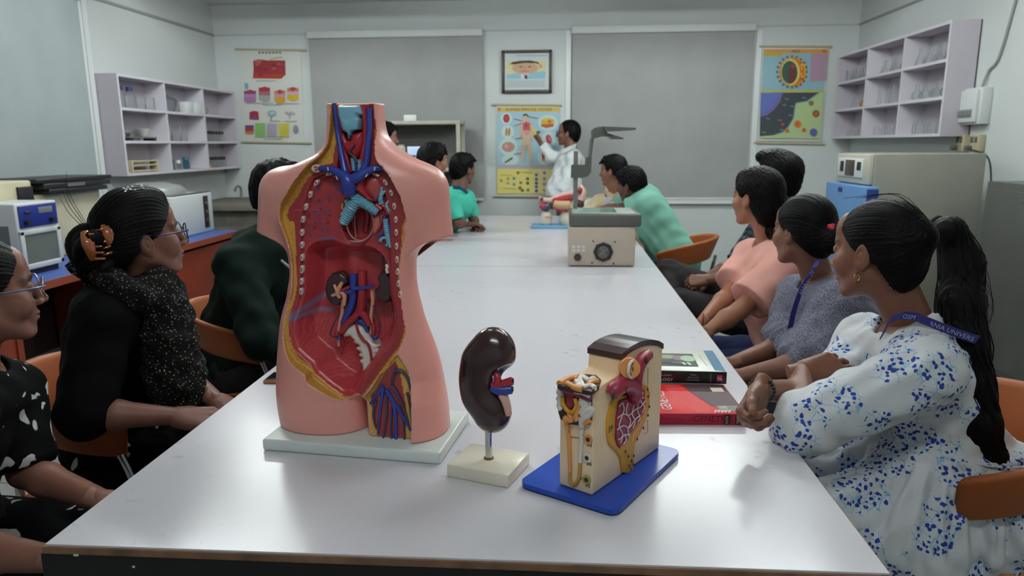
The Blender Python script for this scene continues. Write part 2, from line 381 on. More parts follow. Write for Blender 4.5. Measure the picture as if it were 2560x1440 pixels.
def d_skin(c):
    for i in range(7): c.rect(646+i*8.5, 129, 652+i*8.5, 134, (120, 120, 118))
    c.poly([(633, 152), (645, 148), (655, 149), (668, 151), (713, 151), (714, 187), (703, 197), (632, 196), (634, 175)], (150, 52, 56))
    c.poly([(633, 186), (714, 184), (703, 197), (632, 196)], (170, 60, 44)).poly([(636, 153), (646, 149), (655, 150), (650, 160), (640, 164)], (176, 104, 98))
    for k in range(14): c.oval(640+rng.random()*66, 156+rng.random()*30, 3+4*rng.random(), 2+2*rng.random(), [(128, 40, 52), (176, 88, 82), (160, 60, 70)][k % 3], 8)
    c.line([(672, 151), (690, 145), (706, 143)], 3, (190, 160, 104)).line([(640, 202), (690, 202)], 2.2, (160, 160, 156))
    for x, y, w, h, cols in [(610, 227, 30, 24, [(120, 76, 120), (172, 130, 164), (160, 120, 160)]), (647, 219, 28, 29, [(170, 50, 62), (150, 110, 112), (160, 158, 156)]), (686, 227, 27, 24, [(196, 120, 70), (186, 150, 172), (204, 150, 40)]), (718, 220, 28, 25, [(190, 110, 90), (192, 165, 182), (200, 170, 40)])]:
        for i, cc in enumerate(cols): c.poly([(x, y+h*i/3), (x+w, y+h*i/3), (x+w, y+h*(i+1)/3+(4 if i == 2 else 0)), (x+w*.5, y+h*(i+1)/3+(8 if i == 2 else 0)), (x, y+h*(i+1)/3+(2 if i == 2 else 0))], cc)
        c.poly([(x+w*.2, y), (x+w*.5, y-3), (x+w*.85, y), (x+w*.5, y+h*.4)], (168, 58, 66))
    c.oval(616, 215, 5, 9, (120, 165, 180), 12, -.2)
    for y, x0, x1 in [(258, 612, 682), (259, 690, 748), (262, 655, 705), (302, 675, 700), (303, 712, 742), (347, 660, 708)]: c.line([(x0, y), (x1, y)], 1.8, (168, 168, 164))
    c.poly([(624, 280), (634, 277), (646, 279), (647, 299), (624, 298)], (160, 44, 70)).poly([(630, 290), (640, 288), (642, 298), (632, 298)], (110, 80, 130))
    c.oval(680, 283, 11, 8, (140, 165, 168)).oval(680, 283, 7, 5, (165, 190, 192)).line([(679, 290), (677, 299)], 3, (140, 145, 145))
    for k in range(4): c.oval(716+k*6, 281+(k % 2)*3, 4, 3, (168, 168, 168), 10)
    c.line([(725, 284), (724, 298)], 2, (150, 150, 150))
    c.rect(613, 313, 634, 322, (110, 70, 120)).rect(613, 322, 634, 329, (170, 66, 66)).rect(613, 329, 634, 334, (200, 130, 60))
    c.rect(638, 308, 663, 342, (140, 185, 110)).rect(667, 308, 692, 342, (172, 168, 178)).rect(697, 308, 722, 342, (200, 190, 80)).oval(739, 323, 7, 11, (140, 140, 145), 12)
    for k in range(6): c.line([(640, 312+k*5), (661, 312+k*5)], 1, (116, 165, 90)).line([(669, 313+k*5), (690, 313+k*5)], 1, (150, 146, 160)).line([(699, 312+k*5), (720, 312+k*5)], 1, (178, 168, 60))
chart('tissue_chart', 'white hanging chart with a red tissue block drawing, in the back left corner', 'poster', [(598, 124), (752, 127), (760, 355), (608, 354)], [((588, 123), (766, 126)), ((603, 355), (778, 358))], d_skin, 'hanging wall charts')
def d_imm(c):
    c.rect(1243, 268, 1398, 279, (206, 178, 84)).rect(1243, 279, 1398, 412, (160, 196, 208))
    c.text('HUMAN IMMUNE SYSTEM', 1321, 277.5, 7.4, (80, 74, 40), wx=1.0).oval(1248, 273, 4, 4, (190, 110, 80), 10)
    for u, v, a, b in [(1266, 296, 15, 15), (1269, 330, 16, 17), (1271, 367, 23, 22), (1275, 400, 22, 13), (1370, 307, 25, 20), (1371, 349, 17, 21), (1368, 393, 24, 24)]: c.oval(u, v, a, b, (196, 212, 210), 18)
    c.oval(1266, 296, 8, 11, (158, 40, 48)).oval(1266, 296, 5, 7, (176, 66, 66))
    for dx in (-3, 4): c.oval(1269+dx, 330, 3, 11, (176, 128, 70), 12, .1)
    c.oval(1271, 367, 17, 13, (140, 176, 150)).oval(1270, 368, 13, 11, (186, 130, 130), jag=.15).oval(1266, 366, 5, 5, (200, 160, 150), 10)
    c.poly([(1260, 406), (1277, 394), (1283, 393), (1281, 398), (1264, 408)], (84, 120, 70))
    c.poly([(1353, 300), (1372, 295), (1385, 299), (1384, 316), (1366, 320), (1353, 316)], (206, 170, 66)).poly([(1353, 311), (1384, 309), (1384, 316), (1366, 320), (1353, 316)], (184, 98, 52)).oval(1363, 298, 6, 4, (210, 200, 70), 10).oval(1374, 304, 4, 4, (190, 90, 60), 8)
    c.oval(1372, 348, 7, 12, (172, 70, 90), 14, -.3).oval(1374, 348, 3, 6, (196, 130, 140), 10, -.3)
    c.poly([(1353, 378), (1368, 372), (1383, 384), (1380, 406), (1356, 402)], (180, 66, 70)).poly([(1354, 396), (1380, 400), (1379, 406), (1356, 402)], (204, 150, 60)).oval(1366, 384, 6, 4, (200, 110, 110), 10)
    sk = (206, 176, 150)                                   # the standing figure
    c.oval(1313.5, 293, 6, 8, sk).poly([(1309, 300), (1318, 300), (1330, 307), (1334, 330), (1332, 352), (1328, 352), (1327, 330), (1326, 352), (1331, 380), (1330, 406), (1325, 408), (1321, 380), (1317, 362), (1312, 382), (1308, 404), (1303, 407), (1303, 380), (1307, 350), (1304, 330), (1302, 345), (1298, 344), (1300, 318), (1303, 306)], sk)
    c.poly([(1307, 291), (1308, 286), (1315, 284), (1320, 287), (1320, 294), (1316, 288)], (70, 56, 50)).poly([(1307, 308), (1316, 304), (1325, 308), (1326, 326), (1316, 330), (1307, 325)], (186, 92, 100)).oval(1317, 332, 7, 7, (196, 150, 140), 12).oval(1315, 314, 3, 6, (160, 60, 80), 8)
    for p in [[(1284, 297), (1305, 302)], [(1285, 315), (1306, 308)], [(1320, 291), (1345, 296)], [(1288, 347), (1306, 345)], [(1287, 385), (1304, 383)]]: c.line(p, 1.6, (178, 60, 66))
    c.rect(1243, 412, 1386, 422, (180, 168, 180)).rect(1243, 422, 1386, 484, (222, 208, 120)).rect(1332, 424, 1385, 482, (222, 208, 146))
    for u, v, cc in [(1295, 432, (150, 100, 50)), (1253, 452, (170, 150, 60)), (1270, 447, (180, 160, 60)), (1270, 458, (150, 170, 160)), (1285, 446, (120, 140, 130)), (1285, 461, (130, 160, 150)), (1302, 457, (120, 130, 100)), (1300, 470, (110, 90, 70)), (1306, 476, (100, 90, 60)), (1319, 447, (90, 90, 70)), (1319, 458, (80, 80, 70)), (1320, 475, (120, 120, 120)), (1341, 437, (110, 110, 130)), (1341, 448, (90, 96, 130)), (1341, 458, (90, 96, 130)), (1341, 467, (90, 96, 130)), (1341, 477, (80, 86, 120)), (1361, 432, (130, 120, 190)), (1361, 447, (130, 140, 160)), (1361, 460, (150, 150, 150)), (1361, 475, (196, 140, 40))]: c.oval(u, v, 4.2, 4.2, cc, 9)
    for p in [[(1258, 470), (1290, 472)], [(1300, 431), (1330, 431)], [(1251, 436), (1282, 440)]]: c.line(p, 1.2, (170, 160, 90))
chart('anatomy_chart', 'immune system hanging chart the standing man is pointing at', 'poster', [(1241, 263), (1399, 265), (1388, 489), (1241, 489)], [((1229, 262), (1404, 263)), ((1233, 491), (1394, 492))], d_imm, 'hanging wall charts')
def d_hiv(c):
    c.poly([(1909, 123), (2072, 123), (2071, 133), (1909, 133)], (206, 150, 70)).poly([(1908, 133), (2071, 133), (2060, 225), (1903, 226)], (142, 178, 188)).poly([(2027, 133), (2071, 133), (2066, 203), (2024, 204)], (170, 142, 160))
    c.poly([(1909, 133), (1958, 133), (1952, 140), (1909, 141)], (176, 168, 80)).text('AIDS', 1989, 131.5, 7, (90, 50, 40)).oval(2061, 128, 6, 4, (200, 100, 60), 10)
    for k in range(20):
        a = 2*math.pi*k/20; c.oval(1980+37*math.cos(a), 180+39*math.sin(a), 3, 3, (116, 76, 60), 8); c.line([(1980+30*math.cos(a), 180+32*math.sin(a)), (1980+37*math.cos(a), 180+39*math.sin(a))], 2, (150, 110, 60))
    c.oval(1982, 180, 34, 36, (208, 152, 50)).oval(1980, 180, 31, 35, (196, 120, 50))
    for k in range(12): c.oval(2002+11*rng.random(), 155+50*rng.random(), 2.6, 2.6, [(170, 90, 40), (220, 176, 60)][k % 2], 8)
    c.oval(1976, 180, 24, 34, (214, 190, 96)).oval(1974, 181, 20, 29, (52, 92, 82)).poly([(1971, 170), (1980, 162), (1989, 172), (1990, 190), (1984, 204), (1976, 208), (1968, 200), (1970, 184)], (104, 58, 60)).oval(1982, 166, 5, 4, (170, 60, 60), 8)
    c.poly([(1902, 226), (2060, 225), (2060, 231), (1902, 232)], (180, 178, 90))
    c.poly([(1902, 232), (2060, 231), (2050, 347), (1899, 345)], (176, 196, 144)).poly([(1902, 232), (2049, 231), (2018, 253), (1990, 258), (1987, 270), (1984, 295), (1972, 316), (1958, 330), (1935, 338), (1899, 341)], (66, 72, 78))
    c.line([(2049, 231), (2018, 253), (1990, 258), (1987, 270), (1984, 295), (1972, 316), (1958, 330), (1935, 338)], 2.6, (110, 158, 170))
    c.poly([(1902, 232), (1958, 231), (1950, 255), (1935, 275), (1915, 289), (1901, 292)], (112, 100, 158)).poly([(1902, 232), (1948, 232), (1941, 252), (1926, 271), (1902, 284)], (96, 112, 178))
    for u, v in [(1962, 247), (1956, 262), (1975, 265), (1971, 288), (1945, 300), (1915, 296), (1905, 330), (1950, 324), (2005, 244)]: c.line([(u, v), (u+10, v+1)], 2, (140, 146, 150))
    for u, v, r, cc in [(2028, 258, 6, (120, 110, 70)), (2040, 284, 8.5, (150, 96, 60)), (1994, 310, 9, (206, 130, 60)), (2010, 325, 5, (206, 110, 60)), (1968, 327, 5, (200, 110, 60)), (1957, 311, 4, (180, 70, 70))]: c.oval(u, v, r, r, cc, 20, jag=.16).oval(u, v, r*.5, r*.5, (190, 96, 66), 10)
    c.oval(2034, 331, 9.5, 10, (92, 96, 168), 18)
chart('virus_chart', 'hanging chart with a big orange virus above a dark panel', 'poster', [(1907, 117), (2073, 118), (2054, 354), (1893, 352)], [((1898, 116), (2080, 117)), ((1884, 357), (2061, 360))], d_hiv, 'hanging wall charts')
def portrait():
    y = YB-.03; P = [PY(u, v, y) for u, v in [(1254, 126), (1380, 124), (1380, 232), (1255, 234)]]; x0, x1 = P[0][0], P[1][0]; z0, z1 = P[2][2], P[0][2]
    t = thing('framed_picture', ((x0+x1)/2, YB, z0), 'dark wood framed portrait print hanging between the two back blinds', 'picture')
    b = B(); fw = .03
    for lo, hi in [((x0, y-.01, z0), (x1, YB, z0+fw)), ((x0, y-.01, z1-fw), (x1, YB, z1)), ((x0, y-.01, z0), (x0+fw, YB, z1)), ((x1-fw, y-.01, z0), (x1, YB, z1))]: b.rbox(lo, hi, .006)
    obj('frame', b, mat('frame_wood', (64, 52, 46), .4), t)
    obj('backing', B().box((x0+.01, y+.004, z0+.01), (x1-.01, YB, z1-.01)), mat('chart_paper'), t)
    c = Chart(y); c.rect(1262, 134, 1373, 224, (196, 204, 206)); c.rect(1267, 152, 1365, 196, (206, 200, 150)); c.poly([(1267, 187), (1295, 182), (1335, 180), (1364, 178), (1363, 197), (1267, 197)], (140, 186, 202))
    c.oval(1313, 170, 33, 15, (196, 158, 132), 24).oval(1352, 166, 5, 5, (196, 150, 124), 10).poly([(1300, 186), (1322, 184), (1318, 197), (1304, 197)], (205, 205, 205)).poly([(1311, 187), (1318, 187), (1319, 197), (1311, 197)], (70, 72, 96))
    c.poly([(1274, 161), (1282, 155), (1300, 152), (1325, 151), (1345, 155), (1350, 162), (1340, 158), (1310, 157), (1286, 161)], (76, 60, 50))
    for u in (1302, 1324): c.oval(u, 167, 5, 1.6, (120, 86, 70), 10)
    c.line([(1302, 178), (1322, 178)], 2, (170, 110, 96)).line([(1313, 168), (1311, 174)], 2.4, (172, 126, 104))
    c.line([(1290, 139), (1368, 139)], 2, (150, 160, 190))
    for k in range(5): c.line([(1266, 202+k*3.6), (1362, 202+k*3.6)], 1.2, (168, 176, 178))
    obj('print', c.b, m_print, t)
portrait()
# ------------------------------------------------------------------ the two wall shelves with their glassware
m_lilac = mat('lilac_laminate', (190, 183, 192), .5, var=.02); m_edge = mat('shelf_edge', (214, 210, 218), .45)
def cubby(name, label, xw, xf, y0, y1, z0, z1):
    t = thing(name, ((xw+xf)/2, (y0+y1)/2, z0), label, 'wall shelf'); T = .022; lo, hi = min(xw, xf), max(xw, xf); e = xf+(.002 if xf > xw else -.002); fl, fh = min(xf, e), max(xf, e)
    obj('back_panel', B().box((min(xw, xw+.008*np.sign(xf-xw)), y0, z0), (max(xw, xw+.008*np.sign(xf-xw)), y1, z1)), m_lilac, t)
    for k in range(2): yy = [y0, y1-T][k]; obj('side_panel', B().box((lo, yy, z0), (hi, yy+T, z1)).box((fl, yy, z0), (fh, yy+T, z1), 1), [m_lilac, m_edge], t)
    for k in range(1, 3): yy = y0+(y1-y0)*k/3-T/2; obj('divider', B().box((lo+.0012, yy, z0+.002), (hi-.0012, yy+T, z1-.002)), m_edge, t)
    for k in range(4): zz = z0+(z1-z0-T)*k/3; obj('shelf_board', B().box((lo+.0006, y0+T, zz), (hi-.0006, y1-T, zz+T)).box((fl, y0+T, zz), (fh, y1-T, zz+T), 1), [m_lilac, m_edge], t)
    return lambda c, f, r: (y0+(y1-y0)*(c+f)/3, z0+(z1-z0-T)*r/3+T)
cl = cubby('wall_shelf', 'lilac open wall shelf of nine cubbies on the left wall', XL, -3.51, 5.6, 7.66, 1.187, 1.99)
cr = cubby('wall_shelf', 'lilac open wall shelf of nine cubbies on the right wall', XR, 2.724, 5.5, 7.62, 1.46, 2.264)
m_glass = bpy.data.materials.new('thin_glass'); m_glass.use_nodes = True; _nt = m_glass.node_tree; _nt.nodes.remove(_nt.nodes['Principled BSDF'])
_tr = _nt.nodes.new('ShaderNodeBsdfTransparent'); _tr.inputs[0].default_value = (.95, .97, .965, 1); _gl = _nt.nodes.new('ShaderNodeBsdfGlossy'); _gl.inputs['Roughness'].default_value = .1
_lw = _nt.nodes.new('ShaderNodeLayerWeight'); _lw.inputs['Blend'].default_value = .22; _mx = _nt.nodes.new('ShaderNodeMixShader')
_nt.links.new(_lw.outputs['Fresnel'], _mx.inputs[0]); _nt.links.new(_tr.outputs[0], _mx.inputs[1]); _df = _nt.nodes.new('ShaderNodeBsdfDiffuse'); _df.inputs[0].default_value = (.86, .88, .88, 1); _m3 = _nt.nodes.new('ShaderNodeMixShader'); _m3.inputs[0].default_value = .5; _nt.links.new(_df.outputs[0], _m3.inputs[1]); _nt.links.new(_gl.outputs[0], _m3.inputs[2]); _nt.links.new(_m3.outputs[0], _mx.inputs[2]); _nt.links.new(_mx.outputs[0], _nt.nodes['Material Output'].inputs[0])  # white diffuse at glancing angles stands in for bright glints on the edges
def tinted(name, c):
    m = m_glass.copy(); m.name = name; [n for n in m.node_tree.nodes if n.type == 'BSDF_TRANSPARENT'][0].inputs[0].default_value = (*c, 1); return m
FLASK = [(0, .002), (.034, .002), (.037, .008), (.034, .02), (.013, .085), (.012, .12), (.016, .125)]
CYL = [(0, .002), (.03, .002), (.031, .006), (.024, .01), (.017, .02), (.017, .165), (.02, .17)]
BEAK = [(0, .002), (.032, .002), (.035, .008), (.035, .088), (.038, .092)]
JAR = [(0, .002), (.026, .002), (.028, .006), (.028, .06), (.02, .072), (.02, .085)]
RND = [(0, .001), (.018, .004), (.034, .022), (.036, .036), (.03, .055), (.014, .07), (.012, .11), (.015, .114)]
BOT = [(0, .002), (.03, .002), (.033, .007), (.033, .08), (.025, .1), (.016, .11), (.016, .122)]
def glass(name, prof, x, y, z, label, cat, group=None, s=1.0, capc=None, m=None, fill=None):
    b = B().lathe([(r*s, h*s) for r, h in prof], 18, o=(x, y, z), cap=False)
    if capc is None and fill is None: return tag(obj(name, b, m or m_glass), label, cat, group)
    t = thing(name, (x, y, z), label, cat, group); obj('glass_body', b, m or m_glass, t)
    if capc: h = prof[-1][1]*s; r = prof[-1][0]*s*1.25; obj('cap', B().lathe([(r, h-.012), (r, h+.016), (r*.9, h+.018), (0, h+.018)], 16, o=(x, y, z)), mat('cap_%d_%d_%d' % capc, capc, .5), t)
    if fill: obj('contents', B().lathe([(0, .004), (prof[2][0]*s*.92, .004), (prof[2][0]*s*.92, .035*s), (0, .035*s)], 16, o=(x, y, z)), mat('fill_%d_%d_%d' % fill, fill, .6), t)
    return t
XRm = 2.82
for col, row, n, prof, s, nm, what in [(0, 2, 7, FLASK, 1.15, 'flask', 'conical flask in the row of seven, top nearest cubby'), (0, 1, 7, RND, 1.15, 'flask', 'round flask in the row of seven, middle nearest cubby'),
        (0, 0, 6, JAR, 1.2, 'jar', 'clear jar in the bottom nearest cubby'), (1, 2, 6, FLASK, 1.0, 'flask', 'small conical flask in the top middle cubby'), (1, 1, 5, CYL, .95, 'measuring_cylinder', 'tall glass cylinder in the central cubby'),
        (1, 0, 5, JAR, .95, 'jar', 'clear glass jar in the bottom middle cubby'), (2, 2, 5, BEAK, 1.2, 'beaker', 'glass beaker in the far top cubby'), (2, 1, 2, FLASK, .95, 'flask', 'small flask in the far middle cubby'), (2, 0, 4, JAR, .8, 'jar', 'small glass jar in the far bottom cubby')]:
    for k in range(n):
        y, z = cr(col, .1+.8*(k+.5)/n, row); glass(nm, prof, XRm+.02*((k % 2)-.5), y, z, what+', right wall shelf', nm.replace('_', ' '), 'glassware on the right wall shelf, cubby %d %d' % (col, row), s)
y, z = cr(2, .42, 1); tag(obj('sample_jar', B().lathe([(0, 0), (.03, 0), (.034, .02), (.03, .045), (.02, .05), (.022, .06), (0, .06)], 16, o=(2.79, y-.13, z)), mat('amber', (150, 116, 60), .4)), 'small amber jar in the far middle cubby of the right wall shelf', 'jar')
XLm = -3.6
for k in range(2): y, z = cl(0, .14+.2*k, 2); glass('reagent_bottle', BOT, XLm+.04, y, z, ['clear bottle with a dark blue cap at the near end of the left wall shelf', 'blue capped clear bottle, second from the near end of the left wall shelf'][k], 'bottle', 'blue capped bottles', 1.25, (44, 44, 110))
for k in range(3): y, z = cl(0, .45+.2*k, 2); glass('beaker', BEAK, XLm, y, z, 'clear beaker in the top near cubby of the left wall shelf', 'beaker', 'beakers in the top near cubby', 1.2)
y, z = cl(1, .27, 2)
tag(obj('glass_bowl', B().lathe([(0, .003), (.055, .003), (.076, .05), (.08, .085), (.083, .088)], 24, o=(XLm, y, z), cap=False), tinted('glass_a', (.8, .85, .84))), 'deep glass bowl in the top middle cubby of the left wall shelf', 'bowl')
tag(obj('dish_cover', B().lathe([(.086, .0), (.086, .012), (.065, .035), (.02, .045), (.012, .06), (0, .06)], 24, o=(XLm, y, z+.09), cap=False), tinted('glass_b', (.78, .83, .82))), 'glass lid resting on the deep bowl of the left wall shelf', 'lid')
for k in range(2): y, z = cl(1, .6+.25*k, 2); tag(obj('carton', B().rbox((XLm+.02, y-.06, z), (XLm+.09, y+.06, z+.1), .003), m_white), ['small white carton beside the glass bowl', 'small white carton at the far side of the top middle cubby'][k], 'box', 'white cartons on the left wall shelf')
y, z = cl(2, .25, 2); glass('flask', RND, XLm, y, z, 'round glass flask in the top far cubby of the left wall shelf', 'flask', None, 1.2)
y, z = cl(0, .5, 1); t = thing('balance_tray', (XLm, y, z), 'metal tray with black feet in the middle near cubby of the left wall shelf', 'tray')
obj('tray', B().rbox((XLm-.05, y-.2, z+.02), (XLm+.06, y+.2, z+.034), .004), mat('steel_dull', (150, 150, 148), .35, metal=.7), t)
for sy in (-1, 1): obj('foot', B().rbox((XLm-.04, y+sy*.17-.02, z), (XLm+.06, y+sy*.17+.02, z+.02), .004), mat('black_plastic', (30, 30, 32), .45), t)
tag(obj('mortar', B().lathe([(0, 0), (.03, 0), (.035, .01), (.062, .06), (.065, .066), (.058, .066), (.03, .02), (0, .016)], 22, o=(XLm, y+.1, z+.034)), mat('porcelain', (214, 212, 204), .3)), 'white porcelain mortar on the metal tray', 'mortar')
tag(obj('dish', B().lathe([(0, 0), (.04, 0), (.05, .03), (.045, .034), (0, .03)], 18, o=(XLm, y-.08, z+.034)), mat('steel_dull')), 'grey metal dish on the tray beside the mortar', 'dish')
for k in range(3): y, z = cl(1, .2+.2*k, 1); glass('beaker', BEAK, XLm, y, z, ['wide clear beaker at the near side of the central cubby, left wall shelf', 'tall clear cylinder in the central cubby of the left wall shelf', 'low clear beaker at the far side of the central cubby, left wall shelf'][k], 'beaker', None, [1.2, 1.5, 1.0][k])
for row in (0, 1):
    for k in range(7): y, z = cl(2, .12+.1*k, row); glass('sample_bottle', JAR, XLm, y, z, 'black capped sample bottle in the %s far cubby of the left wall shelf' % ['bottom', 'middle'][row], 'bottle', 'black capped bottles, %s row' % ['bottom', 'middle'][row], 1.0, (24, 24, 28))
y, z = cl(0, .53, 0); t = thing('test_tube_rack', (XLm, y, z), 'cream wooden test tube rack in the bottom near cubby of the left wall shelf', 'rack'); m_cream = mat('cream_wood', (196, 186, 150), .55)
for s in (-1, 1): obj('end_board', B().rbox((XLm-.04, y+s*.19-.008, z), (XLm+.04, y+s*.19+.008, z+.1), .003), m_cream, t)
for h in (.004, .05, .085): obj('rail', B().rbox((XLm-.035, y-.19, z+h), (XLm+.035, y+.19, z+h+.012), .003), m_cream, t)
for k in range(3): y, z = cl(1, .2+.2*k, 0); glass('bottle', JAR, XLm, y, z, ['pale green bottle in the bottom middle cubby of the left wall shelf', 'white capped clear bottle in the bottom middle cubby of the left wall shelf', 'teal bottle in the bottom middle cubby of the left wall shelf'][k], 'bottle', None, [1.3, .8, 1.1][k], [None, (220, 220, 220), (60, 110, 120)][k], tinted('glass_t%d' % k, [(.6, .78, .74), (.9, .92, .92), (.3, .58, .64)][k]))
y, z = cl(2, .1, 0); tag(obj('stopper', B().lathe([(0, 0), (.02, 0), (.016, .03), (0, .032)], 14, o=(XLm+.06, y, z)), mat('orange_rubber', (196, 110, 50), .5)), 'orange stopper in the bottom far cubby of the left wall shelf', 'stopper')
# ------------------------------------------------------------------ steel rack behind the torso, things on it
m_rack = mat('rack_paint', (176, 174, 160), .5, var=.06); m_rackd = mat('rack_panel', (92, 90, 88), .6)
t = thing('storage_rack', (-1.6, 7.3, 0), 'cream steel storage rack in front of the left back blind', 'rack'); rx0, rx1, ry0, ry1, rz = -2.22, -1.01, 7.12, 7.5, 1.655
for x in (rx0, rx1-.045):
    for y in (ry0, ry1-.045): obj('post', B().box((x, y, 0), (x+.045, y+.004, rz)).box((x, y, 0), (x+.004, y+.045, rz)), m_rack, t)
for z in (.2, .68, 1.16, rz-.035): obj('shelf', B().rbox((rx0, ry0-.002, z), (rx1, ry1, z+.035), .003), m_rack, t)
obj('back_panel', B().box((rx0+.04, ry1-.02, .1), (rx1-.04, ry1-.014, rz-.03)), m_rackd, t)
tag(obj('carton', B().rbox((-1.585, 7.2, rz), (-1.46, 7.32, rz+.06), .003), m_white), 'small white carton on top of the steel rack', 'box')
for k, (x, h, r) in enumerate([(-1.63, .23, .045), (-1.5, .17, .04), (-1.75, .15, .04)]): tag(obj('canister', B().lathe([(0, 0), (r, 0), (r, h*.9), (r*.7, h*.95), (r*.72, h), (0, h)], 18, o=(x, 7.24, 1.195)), mat('canister', (196, 192, 176), .5)), ['tall white canister on the rack shelf', 'shorter white canister on the rack shelf beside the raised phone', 'low white canister at the hidden end of the rack shelf'][k], 'canister', 'canisters on the steel rack')
glass('beaker', BEAK, -1.14, 7.22, 1.195, 'clear beaker at the right end of the rack shelf', 'beaker', None, 1.0)
# ------------------------------------------------------------------ left bench and its machines
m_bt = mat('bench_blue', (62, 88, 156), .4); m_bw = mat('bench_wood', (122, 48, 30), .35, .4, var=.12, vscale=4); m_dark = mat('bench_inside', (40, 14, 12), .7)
BZ = .72; bx0, bx1 = -3.66, -2.76
t = thing('lab_bench', ((bx0+bx1)/2, 3.6, 0), 'long red brown side bench with a blue top along the left wall', 'bench')
obj('worktop', B().rbox((bx0, 1.2, BZ-.03), (bx1, 5.86, BZ), .003), m_bt, t); obj('front_edge', B().box((bx1, 1.2, BZ-.045), (bx1+.012, 5.86, BZ-.003)), mat('edge_wood', (140, 66, 44), .4), t)
for y in (1.25, 2.75, 3.35, 4.75, 5.8): obj('upright_panel', B().box((bx0+.05, y-.02, 0), (bx1-.01, y+.02, BZ-.03)), m_bw, t)
for y0, y1 in ((2.77, 3.33), (4.77, 5.78), (1.27, 1.9)): obj('door', B().rbox((bx1-.04, y0, .06), (bx1-.016, y1, BZ-.07), .003), m_bw, t)
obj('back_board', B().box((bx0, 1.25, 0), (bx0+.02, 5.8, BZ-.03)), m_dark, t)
m_ow = mat('oven_white', (206, 210, 210), .4); m_blk = mat('black_plastic', (30, 30, 32), .45); m_pan = mat('panel_blue', (28, 44, 128), .4)
# white oven
ox0, ox1, oy0, oy1, oz0, oz1 = -3.2, -2.95, 3.66, 3.985, BZ+.03, 1.12
t = thing('hot_air_oven', ((ox0+ox1)/2, (oy0+oy1)/2, BZ), 'white laboratory oven with a blue control panel on the left bench', 'oven'); fx = ox1
obj('body', B().rbox((ox0, oy0, oz0), (ox1, oy1, oz1), .008), m_ow, t)
obj('control_panel', B().rbox((fx-.002, oy0+.02, .985), (fx+.008, oy1-.012, oz1-.014), .003), m_pan, t)
for yy in (oy0+.06, oy1-.07): obj('knob', B().tube([(fx+.006, yy, 1.015), (fx+.03, yy, 1.015)], .014, 14, sub=1), m_blk, t)
obj('switch', B().rbox((fx+.004, oy0+.06, 1.06), (fx+.014, oy0+.1, 1.075), .003), m_blk, t)
b = B().rbox((fx+.006, oy1-.16, 1.055), (fx+.010, oy1-.05, 1.09), .001); obj('nameplate', b, mat('plate', (120, 124, 130), .4), t)
d = obj('door', B().rbox((fx, oy0+.004, oz0+.004), (fx+.012, oy1-.004, oz0+.034), .004).rbox((fx, oy0+.004, .945), (fx+.012, oy1-.004, .972), .004).rbox((fx, oy0+.004, oz0), (fx+.012, oy0+.034, .97), .004).rbox((fx, oy1-.034, oz0), (fx+.012, oy1-.004, .97), .004), m_ow, t)
obj('pane', B().box((fx, oy0+.03, oz0+.03), (fx+.004, oy1-.03, .95)), mat('oven_glass', (108, 114, 108), .15), d)
obj('side_window', B().box((-3.16, oy0-.004, .80), (ox1-.05, oy0, 1.0)), mat('oven_glass2', (96, 106, 112), .2), t)
obj('foot_strip', B().box((ox0+.02, oy0+.02, BZ), (ox1-.02, oy1-.02, oz0)), m_blk, t)
# cream cabinet instrument behind it
m_crm = mat('cream_enamel', (206, 198, 168), .4, var=.08, vscale=8)
t = thing('autoclave', (-3.4, 4.4, BZ), 'large old cream enamel instrument with rust marks, behind the white oven', 'machine')
obj('body', B().rbox((-3.58, 2.9, BZ), (-3.22, 4.16, 1.225), .012).rbox((-3.58, 4.15, BZ), (-3.26, 4.86, 1.13), .012), m_crm, t)
obj('hinge_plate', B().rbox((-3.222, 4.03, 1.09), (-3.205, 4.15, 1.19), .004), m_blk, t)
obj('trim_strip', B().box((-3.222, 4.26, BZ+.02), (-3.21, 4.275, 1.1)), mat('rust_strip', (140, 110, 70), .7), t)
t2 = thing('bar_tray', (-3.3, 4.5, 1.13), 'stack of black bars lying on top of the cream instrument', 'tray')
for k, (y0, y1, z, h, c) in enumerate([(4.28, 4.86, 1.13, .03, 0), (4.24, 4.9, 1.163, .034, 0), (4.18, 4.92, 1.2, .028, 0)]): obj('bar', B().rbox((-3.56, y0, z), (-3.2, y1, z+h), .004), m_blk, t2)
obj('label_plate', B().box((-3.2, 4.45, 1.17), (-3.196, 4.62, 1.19)), mat('steel_dull'), t2)
for k in range(2): obj('spacer', B().box((-3.5, 4.3+k*.5, 1.158), (-3.25, 4.33+k*.5, 1.204)), m_blk, t2)
# white centrifuge
t = thing('centrifuge', (-3.2, 5.6, BZ), 'white boxy centrifuge with a grey domed lid at the far end of the left bench', 'machine')
obj('body', B().rbox((-3.5, 5.22, BZ), (-2.95, 5.86, 1.045), .012), m_ow, t); obj('lid', B().lathe([(.24, 0), (.24, .03), (.2, .07), (.1, .095), (0, .1)], 30, M=Matrix.Translation((-3.25, 5.5, 1.045)) @ Matrix.Diagonal((1, 1.1, 1, 1))), mat('smoke_lid', (140, 142, 140), .3), t)
obj('control_strip', B().rbox((-2.952, 5.70, .76), (-2.944, 5.775, 1.02), .002), m_blk, t)
for k in range(3): obj('button', B().tube([(-2.945, 5.737, .82+.07*k), (-2.936, 5.737, .82+.07*k)], .014, 12, sub=1), mat(['led_red', 'knob_grey', 'knob_grey'][k], [(150, 40, 36), (90, 90, 90), (90, 90, 90)][k], .4), t)
obj('top_edge', B().rbox((-3.0, 5.24, 1.045), (-2.955, 5.84, 1.055), .004), mat('rubber_grey', (90, 92, 90), .6), t)
